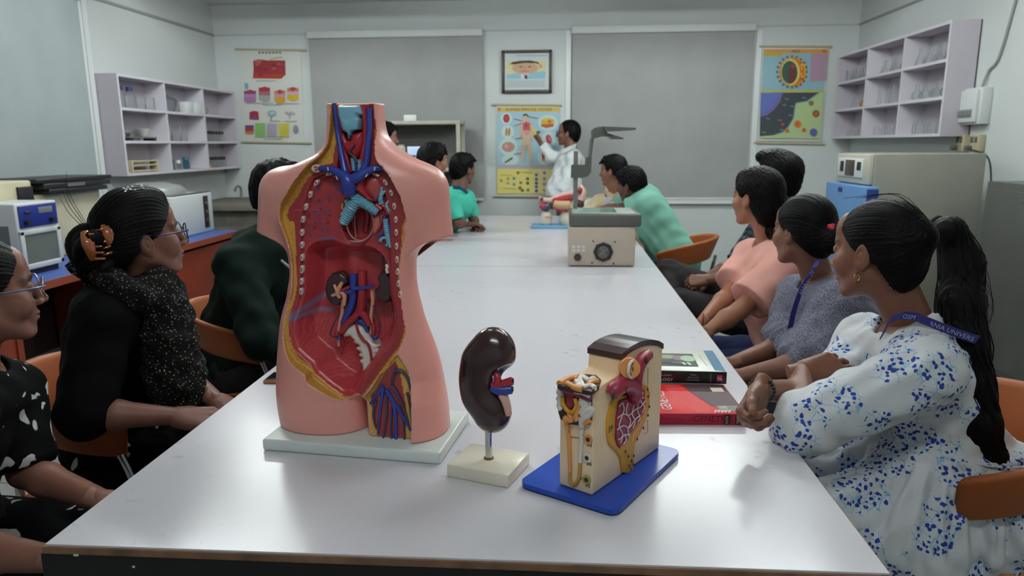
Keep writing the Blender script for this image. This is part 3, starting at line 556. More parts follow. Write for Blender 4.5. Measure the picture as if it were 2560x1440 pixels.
# stone sink with tap
m_st = mat('sink_stone', (112, 108, 98), .7, var=.2, vscale=12, bump=(30, .3))
t = thing('stone_sink', (-3.2, 7.2, 0), 'grey stone sink in the back left corner', 'sink')
obj('slab', B().rbox((XL+.004, 6.75, .80), (-2.72, 7.65, .87), .008), m_st, t); obj('basin', B().rbox((XL+.02, 6.85, .45), (-2.85, 7.6, .80), .02), m_st, t); obj('pedestal', B().rbox((-3.5, 7.0, 0), (-3.05, 7.5, .45), .01), m_st, t)
obj('tap', B().tube([(-3.45, 7.5, .87), (-3.45, 7.5, .98), (-3.45, 7.42, 1.0), (-3.45, 7.36, .96)], .012, 10), mat('steel_dull'), t)
tag(obj('waste_pipe', B().tube([(-3.28, 7.66, .87), (-3.27, 7.665, 1.0), (-3.3, 7.665, 1.14), (-3.29, 7.665, 1.2)], .02, 10), mat('pipe_stain', (130, 116, 76), .7, var=.2)), 'brown stained pipe rising up the wall above the stone sink', 'pipe')
# ------------------------------------------------------------------ right wall: incubator, steel cupboard, electrics
m_gb = mat('grey_enamel', (134, 133, 124), .55, var=.04, vscale=8)
t = thing('incubator', (2.3, 5.0, 0), 'tall grey incubator with a white control head and blue door by the right wall', 'machine')
obj('body', B().rbox((1.985, 4.78, .05), (2.67, 5.34, 1.35), .01), m_gb, t)
h = obj('control_head', B().rbox((1.955, 4.79, 1.15), (1.987, 5.335, 1.345), .006), mat('head_cream', (180, 178, 164), .5), t)
obj('face_plate', B().rbox((1.948, 4.87, 1.19), (1.957, 5.29, 1.315), .003), m_ow, h); obj('display', B().rbox((1.943, 5.0, 1.2), (1.95, 5.15, 1.305), .002), mat('display_brown', (70, 58, 50), .25), h)
for k, (a, c) in enumerate([(5.19, 5.24), (4.93, 4.95), (4.895, 4.915)]): obj('switch', B().rbox((1.942, a, 1.225+.015*(k > 0)), (1.95, c, 1.295), .002), m_blk, h)
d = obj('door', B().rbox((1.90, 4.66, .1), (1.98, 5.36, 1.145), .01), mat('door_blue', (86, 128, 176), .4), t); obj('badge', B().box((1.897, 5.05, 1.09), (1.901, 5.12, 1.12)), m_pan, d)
obj('side_face', B().box((1.905, 4.655, .12), (1.975, 4.661, 1.13)), mat('door_blue_shaded', (40, 62, 128), .5), d)  # near side of the door, its shade put into a darker blue
for x in (2.03, 2.6):
    for y in (4.83, 5.28): obj('foot', B().lathe([(.03, 0), (.03, .05)], 12, o=(x, y, 0)), m_blk, t)
m_alm = mat('steel_cupboard', (82, 83, 79), .42, metal=.15, var=.05, vscale=10)
t = thing('steel_cupboard', (2.7, 3.6, 0), 'dark grey steel cupboard against the right wall behind the floral dress girl', 'cupboard'); ay0, ay1, ax = 2.95, 4.44, 2.5
obj('carcass', B().rbox((ax, ay0, .1), (XR-.02, ay1, 1.193), .006), m_alm, t); obj('plinth', B().box((ax+.03, ay0+.02, 0), (XR-.03, ay1-.02, .1)), m_blk, t)
for a, c in ((ay0+.02, 3.69), (3.70, ay1-.02)):
    d = obj('door', B().rbox((ax-.012, a, .14), (ax+.002, c, 1.15), .004), m_alm, t)
    if a > 3.5: obj('handle', B().tube([(ax-.012, 3.86, .72), (ax-.05, 3.86, .72)], .009, 10, sub=1).tube([(ax-.045, 3.86, .735), (ax-.05, 3.8, .62)], .008, 10, sub=1), mat('chrome', (200, 200, 200), .15, metal=1), d)
c = B(); text_mesh(c, 'S2', frame((ax-.0135, 4.075, 1.09), (0, -1, 0), (0, 0, 1)), .085, wx=.8); obj('marking', c, mat('marker_teal', (38, 70, 84), .6), t, 'dark teal letters on the door')
t = thing('breaker_box', (2.9, 5.4, 1.54), 'white circuit breaker box on the right wall under the cable', 'electrical box')
obj('body', B().rbox((XR-.07, 5.27, 1.54), (XR, 5.56, 1.79), .006), m_ow, t); obj('cover', B().rbox((XR-.09, 5.30, 1.555), (XR-.069, 5.54, 1.775), .004), m_ow, t)
for k in range(6): obj('breaker_switch', B().rbox((XR-.1, 5.345+.028*k, 1.595), (XR-.088, 5.365+.028*k, 1.635), .002), mat('grey_switch', (120, 120, 124), .4), t)
obj('switch_window', B().box((XR-.092, 5.335, 1.585), (XR-.0895, 5.515, 1.645)), mat('window_grey', (150, 150, 154), .4), t)
for k, y in enumerate((5.53, 5.34)):
    t = thing('wall_socket', (2.9, y, 1.35), ['beige socket box under the far end of the breaker box', 'beige socket box directly below the breaker box'][k], 'socket', 'wall sockets by the breaker box')
    obj('box', B().rbox((XR-.05, y-.055, 1.35), (XR, y+.055, 1.47), .006), mat('socket_beige', (178, 170, 140), .5), t)
    for s in (-1, 1): obj('switch', B().rbox((XR-.056, y+s*.025-.015, 1.415), (XR-.049, y+s*.025+.015, 1.455), .002), mat('switch_grey', (96, 92, 86), .5), t)
    obj('plug', B().tube([(XR-.05, y+.03, 1.38), (XR-.09, y+.03, 1.375)], .018, 12, sub=1), mat('switch_grey'), t)
tag(obj('wall_cable', B().tube([(XR-.012, 5.02, ZC), (XR-.012, 5.08, 2.5), (XR-.012, 5.22, 2.0), (XR-.012, 5.33, 1.9), (XR-.03, 5.36, 1.79)], .009, 8, sub=5), m_pipe), 'grey cable running down the right wall into the breaker box', 'cable')
tag(obj('power_cord', B().tube([(2.84, 5.34, 1.37), (2.76, 4.95, 1.33), (2.72, 4.80, 1.2), (2.69, 4.74, 1.05), (2.69, 4.74, .85), (2.7, 4.76, .5)], .006, 8, sub=5), m_blk), 'thin black power cord hanging beside the incubator', 'cord')
# ------------------------------------------------------------------ ceiling lamps (bodies of the tube lights)
for i, (lx, ly, lw) in enumerate(LAMPS):
    t = thing('tube_lamp', (lx, ly, ZC-.08), 'plain white tube lamp fixed to the ceiling', 'lamp', 'ceiling tube lamps')
    obj('housing', B().rbox((lx-.62, ly-.03, ZC-.045), (lx+.62, ly+.03, ZC), .006), m_white, t)
    m = mat('tube_glow_%d' % lw, (255, 255, 255), .5); BS(m).inputs['Emission Color'].default_value = (.93, 1.0, .985, 1); BS(m).inputs['Emission Strength'].default_value = lw
    if ly > 5: obj('added_shade_wing', B().add([(lx-.62, ly+.03, ZC-.045), (lx+.62, ly+.03, ZC-.045), (lx+.62, ly+.16, ZC-.115), (lx-.62, ly+.16, ZC-.115), (lx-.62, ly+.031, ZC-.04), (lx+.62, ly+.031, ZC-.04), (lx+.62, ly+.165, ZC-.113), (lx-.62, ly+.165, ZC-.113)], [(0, 1, 2, 3), (4, 7, 6, 5), (0, 3, 7, 4), (1, 5, 6, 2), (3, 2, 6, 7), (0, 4, 5, 1)]), m_white, t)  # added wing that keeps tube light off the upper back wall
    obj('tube', B().tube([(lx-.58, ly, ZC-.085), (lx+.58, ly, ZC-.085)], .02, 12, sub=1), m, t)
    for s in (-1, 1): obj('tube_holder', B().rbox((lx+s*.59-.012, ly-.022, ZC-.11), (lx+s*.59+.012, ly+.022, ZC-.04), .004), m_white, t)
# ================================================================== TABLES
TX0, TX1, TYN, TYS, TYF = -.885, .522, 1.06, 3.94, 6.84
m_lam = mat('white_laminate', (208, 206, 213), .24, .45)
_n1 = N(m_lam, 'ShaderNodeTexNoise', Scale=26.0, Detail=6.0); _n2 = N(m_lam, 'ShaderNodeTexNoise', Scale=3.2, Detail=2.0); _tc = N(m_lam, 'ShaderNodeTexCoord')
LK(m_lam, _tc.outputs['Object'], _n1.inputs['Vector']); LK(m_lam, _tc.outputs['Object'], _n2.inputs['Vector'])
_r1 = N(m_lam, 'ShaderNodeMapRange'); _r1.inputs['From Min'].default_value = .62; _r1.inputs['From Max'].default_value = .72; LK(m_lam, _n1.outputs['Fac'], _r1.inputs['Value'])
_r2 = N(m_lam, 'ShaderNodeMapRange'); _r2.inputs['From Min'].default_value = .5; _r2.inputs['From Max'].default_value = .66; LK(m_lam, _n2.outputs['Fac'], _r2.inputs['Value'])
_mu = N(m_lam, 'ShaderNodeMath', operation='MULTIPLY'); LK(m_lam, _r1.outputs[0], _mu.inputs[0]); LK(m_lam, _r2.outputs[0], _mu.inputs[1])
_m2 = N(m_lam, 'ShaderNodeMath', operation='MULTIPLY'); LK(m_lam, _mu.outputs[0], _m2.inputs[0]); _m2.inputs[1].default_value = .5
_mx = N(m_lam, 'ShaderNodeMixRGB'); LK(m_lam, _m2.outputs[0], _mx.inputs[0]); _mx.inputs[1].default_value = (*lin((208, 206, 213)), 1); _mx.inputs[2].default_value = (*lin((120, 118, 116)), 1); LK(m_lam, _mx.outputs[0], BS(m_lam).inputs['Base Color'])
m_te = mat('table_edge_wood', (120, 88, 66), .6, var=.35, vscale=18); m_tb = mat('table_black', (12, 12, 13), .5, var=.2)
for k, (y0, y1, lb) in enumerate([(TYN, TYS-.003, 'long white topped meeting table nearest the camera, carrying the torso'), (TYS+.003, TYF, 'far white topped meeting table carrying the overhead projector')]):
    t = thing('conference_table', ((TX0+TX1)/2, (y0+y1)/2, 0), lb, 'table')
    obj('tabletop', B().box((TX0, y0, TT-.004), (TX1, y1, TT)), m_lam, t)
    obj('edge_band', B().box((TX0-.004, y0-.004*(k == 0), TT-.016), (TX1+.004, y1+.004*(k == 1), TT-.0035)), m_te, t)
    b = B().box((TX0-.006, y0-.006*(k == 0), TT-.13), (TX1-.0, y0+.02, TT-.016)).box((TX0-.004, y1-.02, TT-.05), (TX1, y1, TT-.016)).box((TX0-.004, y0, TT-.05), (TX0+.02, y1, TT-.016)).box((TX1-.02, y0, TT-.05), (TX1+.0, y1, TT-.016))
    if k == 0:
        for u, v, a, c in ((190, 1388, 8, 4), (334, 1417, 4.5, 4)):
            p = PY(u, v, y0-.0065); s = p[1]/F_PX*1.05; b.add([(p[0]+a*s*math.cos(i*.7)*(1+.2*(i % 2)), p[1], p[2]+c*s*math.sin(i*.7)) for i in range(9)], [tuple(range(9))], 1)
    obj('apron', b, [m_tb, mat('paint_chip', (200, 196, 186), .8)], t)
    for x in (TX0+.38, TX1-.38):
        for y in (y0+.35, y1-.35): obj('leg', B().rbox((x-.03, y-.03, 0), (x+.03, y+.03, TT-.016), .004), m_tb, t)
# ================================================================== TORSO MODEL
TO = np.array([-.4465, 1.5535, TT]); TH = math.radians(-7); TUX = np.array([math.cos(TH), math.sin(TH), 0]); TUY = np.array([-math.sin(TH), math.cos(TH), 0])
def tw(P): P = np.asarray(P, float); return TO+P[..., :1]*TUX+P[..., 1:2]*TUY+P[..., 2:3]*np.array([0, 0, 1.0])
def tl(u, v, yl):
    """point of the photo's ray at depth yl of the torso, in torso axes"""
    q = PP(u, v, TO+yl*TUY, TUY)-TO; return np.array([q@TUX, q@TUY, q[2]])
def z1(a, b): return 640+a/3.2, 230+b/3.2
def z2(a, b): return 640+a/2.667, 640+b/2.667
tor = thing('anatomy_torso', TO, 'life size pink anatomical torso model with opened chest and belly on a white base', 'anatomical model')
Mt = Matrix(((TUX[0], TUY[0], 0, TO[0]), (TUX[1], TUY[1], 0, TO[1]), (0, 0, 1, TO[2]), (0, 0, 0, 1)))
obj('base', B().rbox((-.207, -.125, 0), (.207, .125, .028), .006, 3, M=Mt), mat('base_white', (212, 220, 218), .3, var=.03), tor)
Lp = [(258, 827), (300, 828), (340, 826), (362, 820), (380, 810), (395, 785), (408, 750), (420, 722), (440, 702), (480, 694), (540, 703), (600, 728), (640, 734), (680, 737), (715, 731), (740, 727), (767, 718), (797, 711), (850, 706), (900, 702), (960, 701), (1000, 704), (1040, 710), (1085, 722)]
Rp = [(255, 956), (300, 957), (330, 962), (355, 975), (375, 1000), (392, 1028), (408, 1055), (425, 1078), (450, 1086), (500, 1078), (550, 1060), (600, 1046), (640, 1039), (660, 1037), (700, 1038), (735, 1043), (800, 1060), (870, 1085), (920, 1100), (980, 1110), (1030, 1118), (1080, 1121), (1105, 1121)]
Ll = np.array([tl(u, v, 0)[[0, 2]] for v, u in Lp])[::-1]; Rl = np.array([tl(u, v, 0)[[0, 2]] for v, u in Rp])[::-1]
g = G((-.26, -.14, .02), (.26, .14, .80), .0026); X, Y, Z = g.xyz(); zz = g.ax[2]
xl = np.interp(zz, Ll[:, 1], Ll[:, 0]); xr = np.interp(zz, Rl[:, 1], Rl[:, 0])
ker = np.ones(9)/9; xl = np.convolve(np.pad(xl, 4, 'edge'), ker, 'valid'); xr = np.convolve(np.pad(xr, 4, 'edge'), ker, 'valid')
ZS = [0, .1, .2, .3, .4, .5, .58, .64, .68, .77]
yf = np.interp(zz, ZS, [-.092, -.1, -.1, -.088, -.09, -.1, -.098, -.08, -.066, -.06]); yb = np.interp(zz, ZS, [.09, .1, .105, .085, .085, .09, .09, .075, .06, .055])
def sect(x0, x1, f, b_, n):
    cx = ((x0+x1)/2)[None, None, :]; a = ((x1-x0)/2)[None, None, :]; cy = ((f+b_)/2)[None, None, :]; b = ((b_-f)/2)[None, None, :]
    q = (np.abs((X-cx)/a)**n+np.abs((Y-cy)/b)**n)**(1/n); return ((q-1)*np.minimum(a, b)*np.where(q > .01, 1, 1)).astype(np.float32)
xm = tl(907, 1040, -.05)[0]; one = np.ones_like(zz)
d = sect(xl, xr, yf, yb, 2.35); legs = smin(sect(xl, xm*one-.001, yf+.008, yb, 2.2), sect(xm*one+.003, xr, yf-.004, yb, 2.2), .004)
zc = tl(907, 975, -.06)[2]; tt = np.clip((zz-zc+.025)/.05, 0, 1)[None, None, :]; g.D = (legs*(1-tt)+d*tt).astype(np.float32)
for (a, b_, r1, r2, pl) in [((714, 482), (686, 640), .056, .0425, ((643, 583), (730, 608))), ((1061, 482), (1092, 640), .052, .0425, ((1135, 592), (1046, 608)))]:
    p = tl(*a, .01); q = tl(*b_, .01); c0 = tl(*pl[0], -.03); c1 = tl(*pl[1], -.03); nn = np.array([-(c1-c0)[2], 0, (c1-c0)[0]]); nn = nn*(-1 if nn[2] > 0 else 1)
    g.cap(p, q, r1, r2, .035, cut=[(c0, nn)])
g.plane((0, 0, .0285), (0, 0, -1)); g.plane((0, 0, tl(890, 257, -.03)[2]), (0, -.02, 1)); body0 = g.D.copy()
A = [(826, 256), (826, 308), (824, 333), (820, 364), (802, 392), (777, 414), (765, 433), (746, 461), (731, 486), (713, 511), (709, 533), (709, 552), (718, 580), (727, 605), (734, 636), (735, 680), (735, 715), (732, 737), (721, 767), (713, 797), (715, 842), (724, 872), (743, 899), (784, 923), (788, 940), (820, 962), (850, 983), (880, 998), (906, 1003), (912, 989), (930, 970), (994, 886), (1006, 865), (1019, 827), (1022, 797), (1015, 756), (1006, 730), (1003, 700), (1002, 680), (1012, 605), (1013, 567), (1018, 549), (1016, 527), (1009, 489), (996, 461), (981, 436), (965, 417), (956, 411), (943, 386), (935, 355), (934, 314), (942, 256), (942, 230), (826, 230)]
Bp = [(840, 230), (840, 311), (838, 336), (829, 371), (827, 408), (802, 414), (787, 430), (771, 442), (759, 461), (743, 492), (724, 517), (717, 539), (723, 552), (737, 555), (738, 583), (740, 621), (741, 680), (743, 715), (738, 745), (730, 771), (722, 797), (725, 835), (736, 869), (752, 891), (784, 914), (792, 930), (835, 964), (865, 983), (902, 990), (915, 980), (988, 880), (1000, 866), (1013, 827), (1015, 797), (1009, 757), (999, 731), (997, 700), (996, 680), (1005, 600), (1005, 567), (1011, 555), (1013, 542), (1004, 489), (990, 458), (976, 436), (962, 417), (948, 411), (935, 380), (930, 346), (930, 230)]
Cp = [(846, 250), (846, 330), (850, 380), (845, 425), (815, 432), (790, 444), (778, 470), (770, 500), (764, 530), (760, 560), (759, 640), (758, 730), (748, 765), (736, 797), (738, 835), (750, 868), (768, 885), (792, 905), (802, 925), (840, 955), (870, 975), (900, 975), (930, 930), (965, 880), (985, 860), (1000, 825), (1002, 797), (996, 757), (990, 735), (986, 680), (984, 560), (980, 520), (972, 480), (955, 450), (930, 430), (922, 400), (922, 250)]
Lg = [(916, 987), (908, 1011), (910, 1045), (923, 1104), (926, 1130), (1034, 1130), (1034, 1015), (1019, 932), (994, 886), (965, 920), (935, 968)]
Li = [(926, 988), (929, 1015), (935, 1045), (946, 1104), (950, 1130), (1017, 1130), (1013, 1040), (1014, 1015), (1000, 935), (988, 903), (965, 924), (938, 974)]
loc2 = lambda pl, y: [tuple(tl(u, v, y)[[0, 2]]) for u, v in pl]
A2, B2, C2, L2, I2 = loc2(A, -.05), loc2(Bp, -.05), loc2(Cp, -.03), loc2(Lg, -.075), loc2(Li, -.07)
X2, Z2 = np.meshgrid(g.ax[0], zz, indexing='ij'); sA, sB, sC, sL, sI = [poly_sd(X2, Z2, p).astype(np.float32) for p in (A2, B2, C2, L2, I2)]
YC = np.interp(zz, [0, .12, .2, .35, .5, .6, .66, .70, .77], [-.07, -.065, -.058, -.05, -.05, -.048, -.036, -.03, -.03])[None, :]
zdia = np.interp(X2, [tl(*z1(a, b_), -.02)[0] for a, b_ in ((330, 1300), (430, 1205), (520, 1168), (640, 1152), (740, 1185), (870, 1190), (960, 1215), (1040, 1270), (1090, 1350), (1125, 1440))], [tl(*z1(a, b_), -.02)[2] for a, b_ in ((330, 1300), (430, 1205), (520, 1168), (640, 1152), (740, 1185), (870, 1190), (960, 1215), (1040, 1270), (1090, 1350), (1125, 1440))])
sst = lambda a, b_, x: (lambda t: t*t*(3-2*t))(np.clip((x-a)/(b_-a), 0, 1))
hc_ = tl(*z1(835, 1055), -.02); heart = np.sqrt(((X2-hc_[0])/.034)**2+((Z2-hc_[2])/.047)**2)
xsp = tl(890, 700, 0)[0]
abd = sst(.004, -.03, Z2-zdia)*sst(0, .034, -sC)*(.066-.026*np.exp(-((X2-xsp)/.03)**2)*sst(tl(890, 900, 0)[2], tl(890, 830, 0)[2], Z2))
lung = .010*sst(0, .006, -sC)+.012*sst(tl(890, 470, 0)[2], tl(890, 400, 0)[2], Z2)*sst(0, .006, -sC)
dep = np.maximum(lung, abd)+.036*sst(1.05, .75, heart)*sst(-.02, .01, Z2-zdia)
cut = np.maximum(sA[:, None, :], (Y-(YC+dep)[:, None, :])*.75); cutL = np.maximum(sL[:, None, :], Y-(-.068))
g.D = np.maximum(np.maximum(g.D, -cut), -cutL).astype(np.float32)
P, Q = g.mesh(); P = smooth_mesh(P, Q, 1, .35)
def samp(F, P, g):
    i = [np.clip(((P[:, k]-g.lo[k])/g.h), 0, g.n[k]-1.001) for k in range(3)]; o = 0; I = [x.astype(int) for x in i]; f = [x-y for x, y in zip(i, I)]
    for a in (0, 1):
        for b in (0, 1):
            for c in (0, 1): o = o+(f[0] if a else 1-f[0])*(f[1] if b else 1-f[1])*(f[2] if c else 1-f[2])*F[I[0]+a, I[1]+b, I[2]+c]
    return o
bd = samp(body0, P, g); pA, pB, pC, pL, pI = [poly_sd(P[:, 0], P[:, 2], p) for p in (A2, B2, C2, L2, I2)]
skin = np.array(lin((228, 156, 146))); C = np.tile(skin, (len(P), 1)).astype(np.float32)
onc = (bd < -.0016) & ((pA < .003) | (pL < .003)) & (P[:, 1] < .06)
nz = np.array([mnoise.noise(Vector(p*240)) for p in P[onc]]); nz2 = np.array([mnoise.noise(Vector((p[0]*90, p[1]*60, p[2]*60))) for p in P[onc]])
Pc = P[onc]; cB, cC, cL, cI = pB[onc], pC[onc], pL[onc], pI[onc]; red = np.array(lin((158, 52, 60))); K = np.tile(red, (len(Pc), 1))
K *= (1+.16*nz2)[:, None]
ring = (cC > 0); st = np.sin(cC*1500); K[ring] = np.array(lin((150, 50, 56)))*(1+.13*st[ring]+.1*nz[ring])[:, None]
dia = np.interp(Pc[:, 0], X2[:, 0], zdia[:, 0]); low = (Pc[:, 2] < dia) & (cC < 0); K[low] = np.array(lin((184, 62, 70)))*(1+.12*nz2[low])[:, None]
def seg(P, pts, w):
    """0..1 closeness of torso points to a broken line"""
    d = np.full(len(P), 9.0)
    for a, b in zip(pts, pts[1:]):
        a = np.array(a); b = np.array(b); e = b-a; q = P[:, [0, 2]]-a; t = np.clip((q@e)/(e@e), 0, 1); d = np.minimum(d, np.linalg.norm(q-t[:, None]*e, axis=1))
    return np.clip(1.3-d/w, 0, 1)[:, None]
lz = lambda f, *pts: [tuple(tl(*f(a, b), .0)[[0, 2]]) for a, b in pts]
for cen, ang0 in ((tl(*z2(340, 720), 0), 1), (tl(*z2(860, 700), 0), -1)):       # fibres of the hip muscles
    th = np.arctan2(Pc[:, 0]-cen[0], Pc[:, 2]-cen[2]); r = np.hypot(Pc[:, 0]-cen[0], Pc[:, 2]-cen[2]); m = low & (Pc[:, 2] > cen[2]-.02) & (r < .135) & (r > .02) & (Pc[:, 2] < tl(*z2(500, 330), 0)[2]) & ((Pc[:, 0] < xsp-.012) if ang0 > 0 else (Pc[:, 0] > xsp+.03))
    f = np.clip(np.sin(th*74+3*nz2)-.45, 0, 1)*.55; K[m] = (K*(1-f[:, None])+f[:, None]*np.array(lin((206, 140, 130))))[m]
for pts, w, c in [(lz(z2, (290, 385), (440, 262)), .006, (128, 126, 158)), (lz(z2, (310, 390), (400, 358), (490, 368)), .006, (126, 124, 160)), (lz(z2, (900, 400), (950, 385)), .005, (128, 126, 158)), (lz(z1, (400, 925), (660, 935)), .0012, (176, 84, 84)), (lz(z1, (400, 1015), (650, 1020)), .0012, (176, 84, 84)), (lz(z1, (580, 1160), (680, 1155)), .006, (104, 84, 120))]:
    f = seg(Pc, pts, w)*.85; K = K*(1-f)+f*np.array(lin(c))
for a, b, c in [(630, 710, 1), (515, 780, 1), (655, 778, 1), (592, 835, 1), (485, 882, 1), (528, 884, 1), (480, 952, 1), (514, 983, 1), (560, 960, 1), (598, 948, 1), (438, 1065, 1), (520, 1047, 1), (540, 1102, 1), (582, 1096, 1), (442, 1143, 1), (510, 868, 0), (596, 868, 0), (435, 988, 0), (485, 1045, 0), (585, 1042, 0), (600, 985, 0), (528, 935, 0), (478, 1083, 0)]:
    q = tl(*z1(a, b), -.035); r = np.hypot(Pc[:, 0]-q[0], Pc[:, 2]-q[2])*(1+.3*nz); f = np.clip(1.6-r/.0032, 0, 1)[:, None]; K = K*(1-f)+f*np.array(lin((66, 66, 120) if c else (120, 20, 36)))
yel = (cB > 0) & (cL > 0); K[yel] = np.array(lin((202, 148, 66)))*(1+.28*nz[yel])[:, None]
legm = cL < .002; K[legm] = np.array(lin((150, 56, 62)))*(1+.12*np.sin(Pc[legm][:, 0]*900+4*nz2[legm]))[:, None]
yl2 = legm & (cI > 0); K[yl2] = np.array(lin((206, 160, 72)))*(1+.15*nz[yl2])[:, None]
nk = (Pc[:, 2] > tl(890, 320, -.03)[2]) & (cC > 0) & (cB < .002); K[nk] = np.array(lin((120, 34, 44)))*(1+.25*np.sin(Pc[nk][:, 2]*1400))[:, None]
C[onc] = np.clip(K, 0, 1)
top = (P[:, 2] > tl(890, 262, -.03)[2]-.002) & (np.abs(P[:, 2]-P[:, 2].max()) < .004); C[top] = lin((222, 178, 150))
m_tors = mat('torso_vinyl', None, .33, .5, bump=(90, .05)); np_obj('torso_shell', [(tw(P), Q, C, 0)], m_tors, tor)
m_cr, m_cb, m_lb, m_wt, m_pk, m_dk, m_yl = [mat('model_'+n, c, .3, .5) for n, c in (('red', (158, 36, 48)), ('blue', (46, 62, 150)), ('lightblue', (124, 176, 200)), ('white', (222, 214, 208)), ('pink', (214, 152, 130)), ('dark', (62, 40, 44)), ('yellow', (206, 150, 60)))]
m_drk = mat('model_navy', (70, 56, 84), .35)
YS = [0.0]
def ttube(name, f, pts, r, y, m, rings=0, flat=1.0, parent=None, n=9):
    """a vessel of the torso along zoom points; y one depth or one per point"""
    ys = [q+YS[0] for q in ([y]*len(pts) if np.isscalar(y) else y)]; P = np.array([tl(*f(a, b), q) for (a, b), q in zip(pts, ys)]); R = np.full(len(P), r, float) if np.isscalar(r) else np.array(r, float)
    b = B()
    if rings:
        L = np.concatenate([[0], np.cumsum(np.linalg.norm(np.diff(P, axis=0), axis=1))]); s = np.linspace(0, L[-1], int(L[-1]/rings*4)+2); P = np.stack([np.interp(s, L, P[:, i]) for i in range(3)], 1); R = np.interp(s, L, R)*(1+.13*np.sin(2*math.pi*s/rings)); b.tube(tw(P), R, n, sub=1, flat=flat)
    else: b.tube(tw(P), R, n, sub=4, flat=flat)
    return obj(name, b, m, parent or tor)
def slab(name, polys, mats, parent, y0, y1, rnd=.003, h=.0022, local=True, dome=0, amp=0):
    """rounded relief: outline polygon(s) in torso x,z given as pixel points, between depths y0 (front) and y1"""
    y0 += YS[0]; y1 += YS[0]; pl = [np.array([tl(u, v, y0)[[0, 2]] for u, v in p]) for p in polys]; al = np.concatenate(pl); lo = al.min(0)-.006; hi = al.max(0)+.006; s = G((lo[0], y0-.012, lo[1]), (hi[0], y1+.008, hi[1]), h)
    X, Y, Z = s.xyz(); X2, Z2 = np.meshgrid(s.ax[0], s.ax[2], indexing='ij'); d2 = np.min([poly_sd(X2, Z2, p) for p in pl], axis=0)[:, None, :]
    f = y0-dome*np.clip(-d2/.012, 0, 1)**.6*1.0 if dome else y0
    if amp: f = f+amp*np.sin(Z*420+X*90)
    q = np.maximum(f-Y, Y-y1)+rnd; e = d2+rnd; s.D = (np.sqrt(np.maximum(q, 0)**2+np.maximum(e, 0)**2)+np.minimum(np.maximum(q, e), 0)-rnd).astype(np.float32)
    P, Q = s.mesh(); return np_obj(name, [(tw(P), Q, (1, 1, 1), 0)], mats, parent)
px1 = lambda *p: [z1(a, b) for a, b in p]; px2 = lambda *p: [z2(a, b) for a, b in p]
# neck
lar = slab('larynx', [px1((652, 108), (830, 106), (852, 180), (822, 188), (815, 300), (760, 318), (752, 382), (738, 378), (728, 330), (690, 310), (662, 195), (658, 170))], m_lb, tor, -.045, -.015, .004, dome=.014)
slab('thyroid_cartilage', [px1((672, 205), (735, 222), (790, 195), (818, 215), (808, 298), (752, 312), (746, 352), (734, 330), (700, 300))], m_lb, lar, -.058, -.03, .003, dome=.004)
slab('thyroid_gland', [px1((690, 318), (735, 385), (757, 385), (770, 325), (852, 318), (868, 400), (842, 480), (800, 545), (768, 520), (712, 480), (684, 395))], m_cr, tor, -.042, -.012, .004, dome=.01)
ttube('thyroid_vein', z1, [(795, 420), (765, 450), (750, 480), (760, 500), (790, 525), (810, 560)], [.0012, .0016, .0018, .0018, .002, .0025], -.055, m_drk)
ttube('jugular_vein', z1, [(628, 92), (640, 200), (655, 330), (675, 450), (697, 560), (715, 650)], [.005, .0052, .0055, .006, .0072, .008], [-.036, -.038, -.04, -.045, -.05, -.056], m_cb)
ttube('jugular_vein', z1, [(905, 130), (906, 230), (904, 330), (895, 450), (885, 560), (850, 640)], [.0055, .006, .0065, .007, .0075, .008], [-.036, -.038, -.04, -.045, -.05, -.056], m_cb)
ttube('carotid_artery', z1, [(655, 105), (662, 220), (682, 360), (712, 480), (740, 590), (758, 640)], .0052, [-.034, -.034, -.034, -.038, -.04, -.04], m_cr)
ttube('carotid_artery', z1, [(850, 105), (872, 210), (878, 340), (866, 460), (845, 570), (832, 625)], .0075, [-.034, -.034, -.034, -.038, -.04, -.04], m_cr)
for a in ((775, 525), (822, 540)): ttube('trachea_section', z1, [a, (a[0]+5, a[1]+55), (a[0]+12, a[1]+105)], .0052, -.046, m_lb, rings=.004)
ttube('neck_vein', z1, [(800, 545), (803, 600), (800, 640)], .0035, -.05, m_cb)
vc = ttube('vena_cava', z1, [(510, 612), (580, 615), (650, 640), (712, 680), (738, 730), (742, 805)], [.0055, .0068, .009, .012, .0165, .0165], [-.056, -.06, -.062, -.066, -.066, -.06], m_cb)
ttube('branch_vein', z1, [(1030, 612), (950, 610), (880, 640), (820, 678), (762, 705)], [.0055, .007, .0095, .011, .012], [-.056, -.06, -.062, -.066, -.066], m_cb, parent=vc)
for a, b in (((573, 600), (578, 630)), ((952, 603), (947, 628)), ((640, 668), (652, 700)), ((893, 655), (878, 680))): ttube('white_marking', z1, [a, b], .0014, -.068, m_wt)
slab('collarbone_end', [px1(*[(475+41*math.cos(t*.5236), 613+35*math.sin(t*.5236)) for t in range(12)])], m_wt, tor, -.058, -.045, .004)
slab('collarbone_end', [px1((1018, 592), (1040, 600), (1052, 640), (1030, 642), (1018, 620))], m_wt, tor, -.058, -.045, .003)
ttube('collarbone_marrow', z1, [(465, 600), (490, 598), (492, 615), (470, 628)], .0022, -.059, mat('marrow_red', (190, 90, 84), .4))
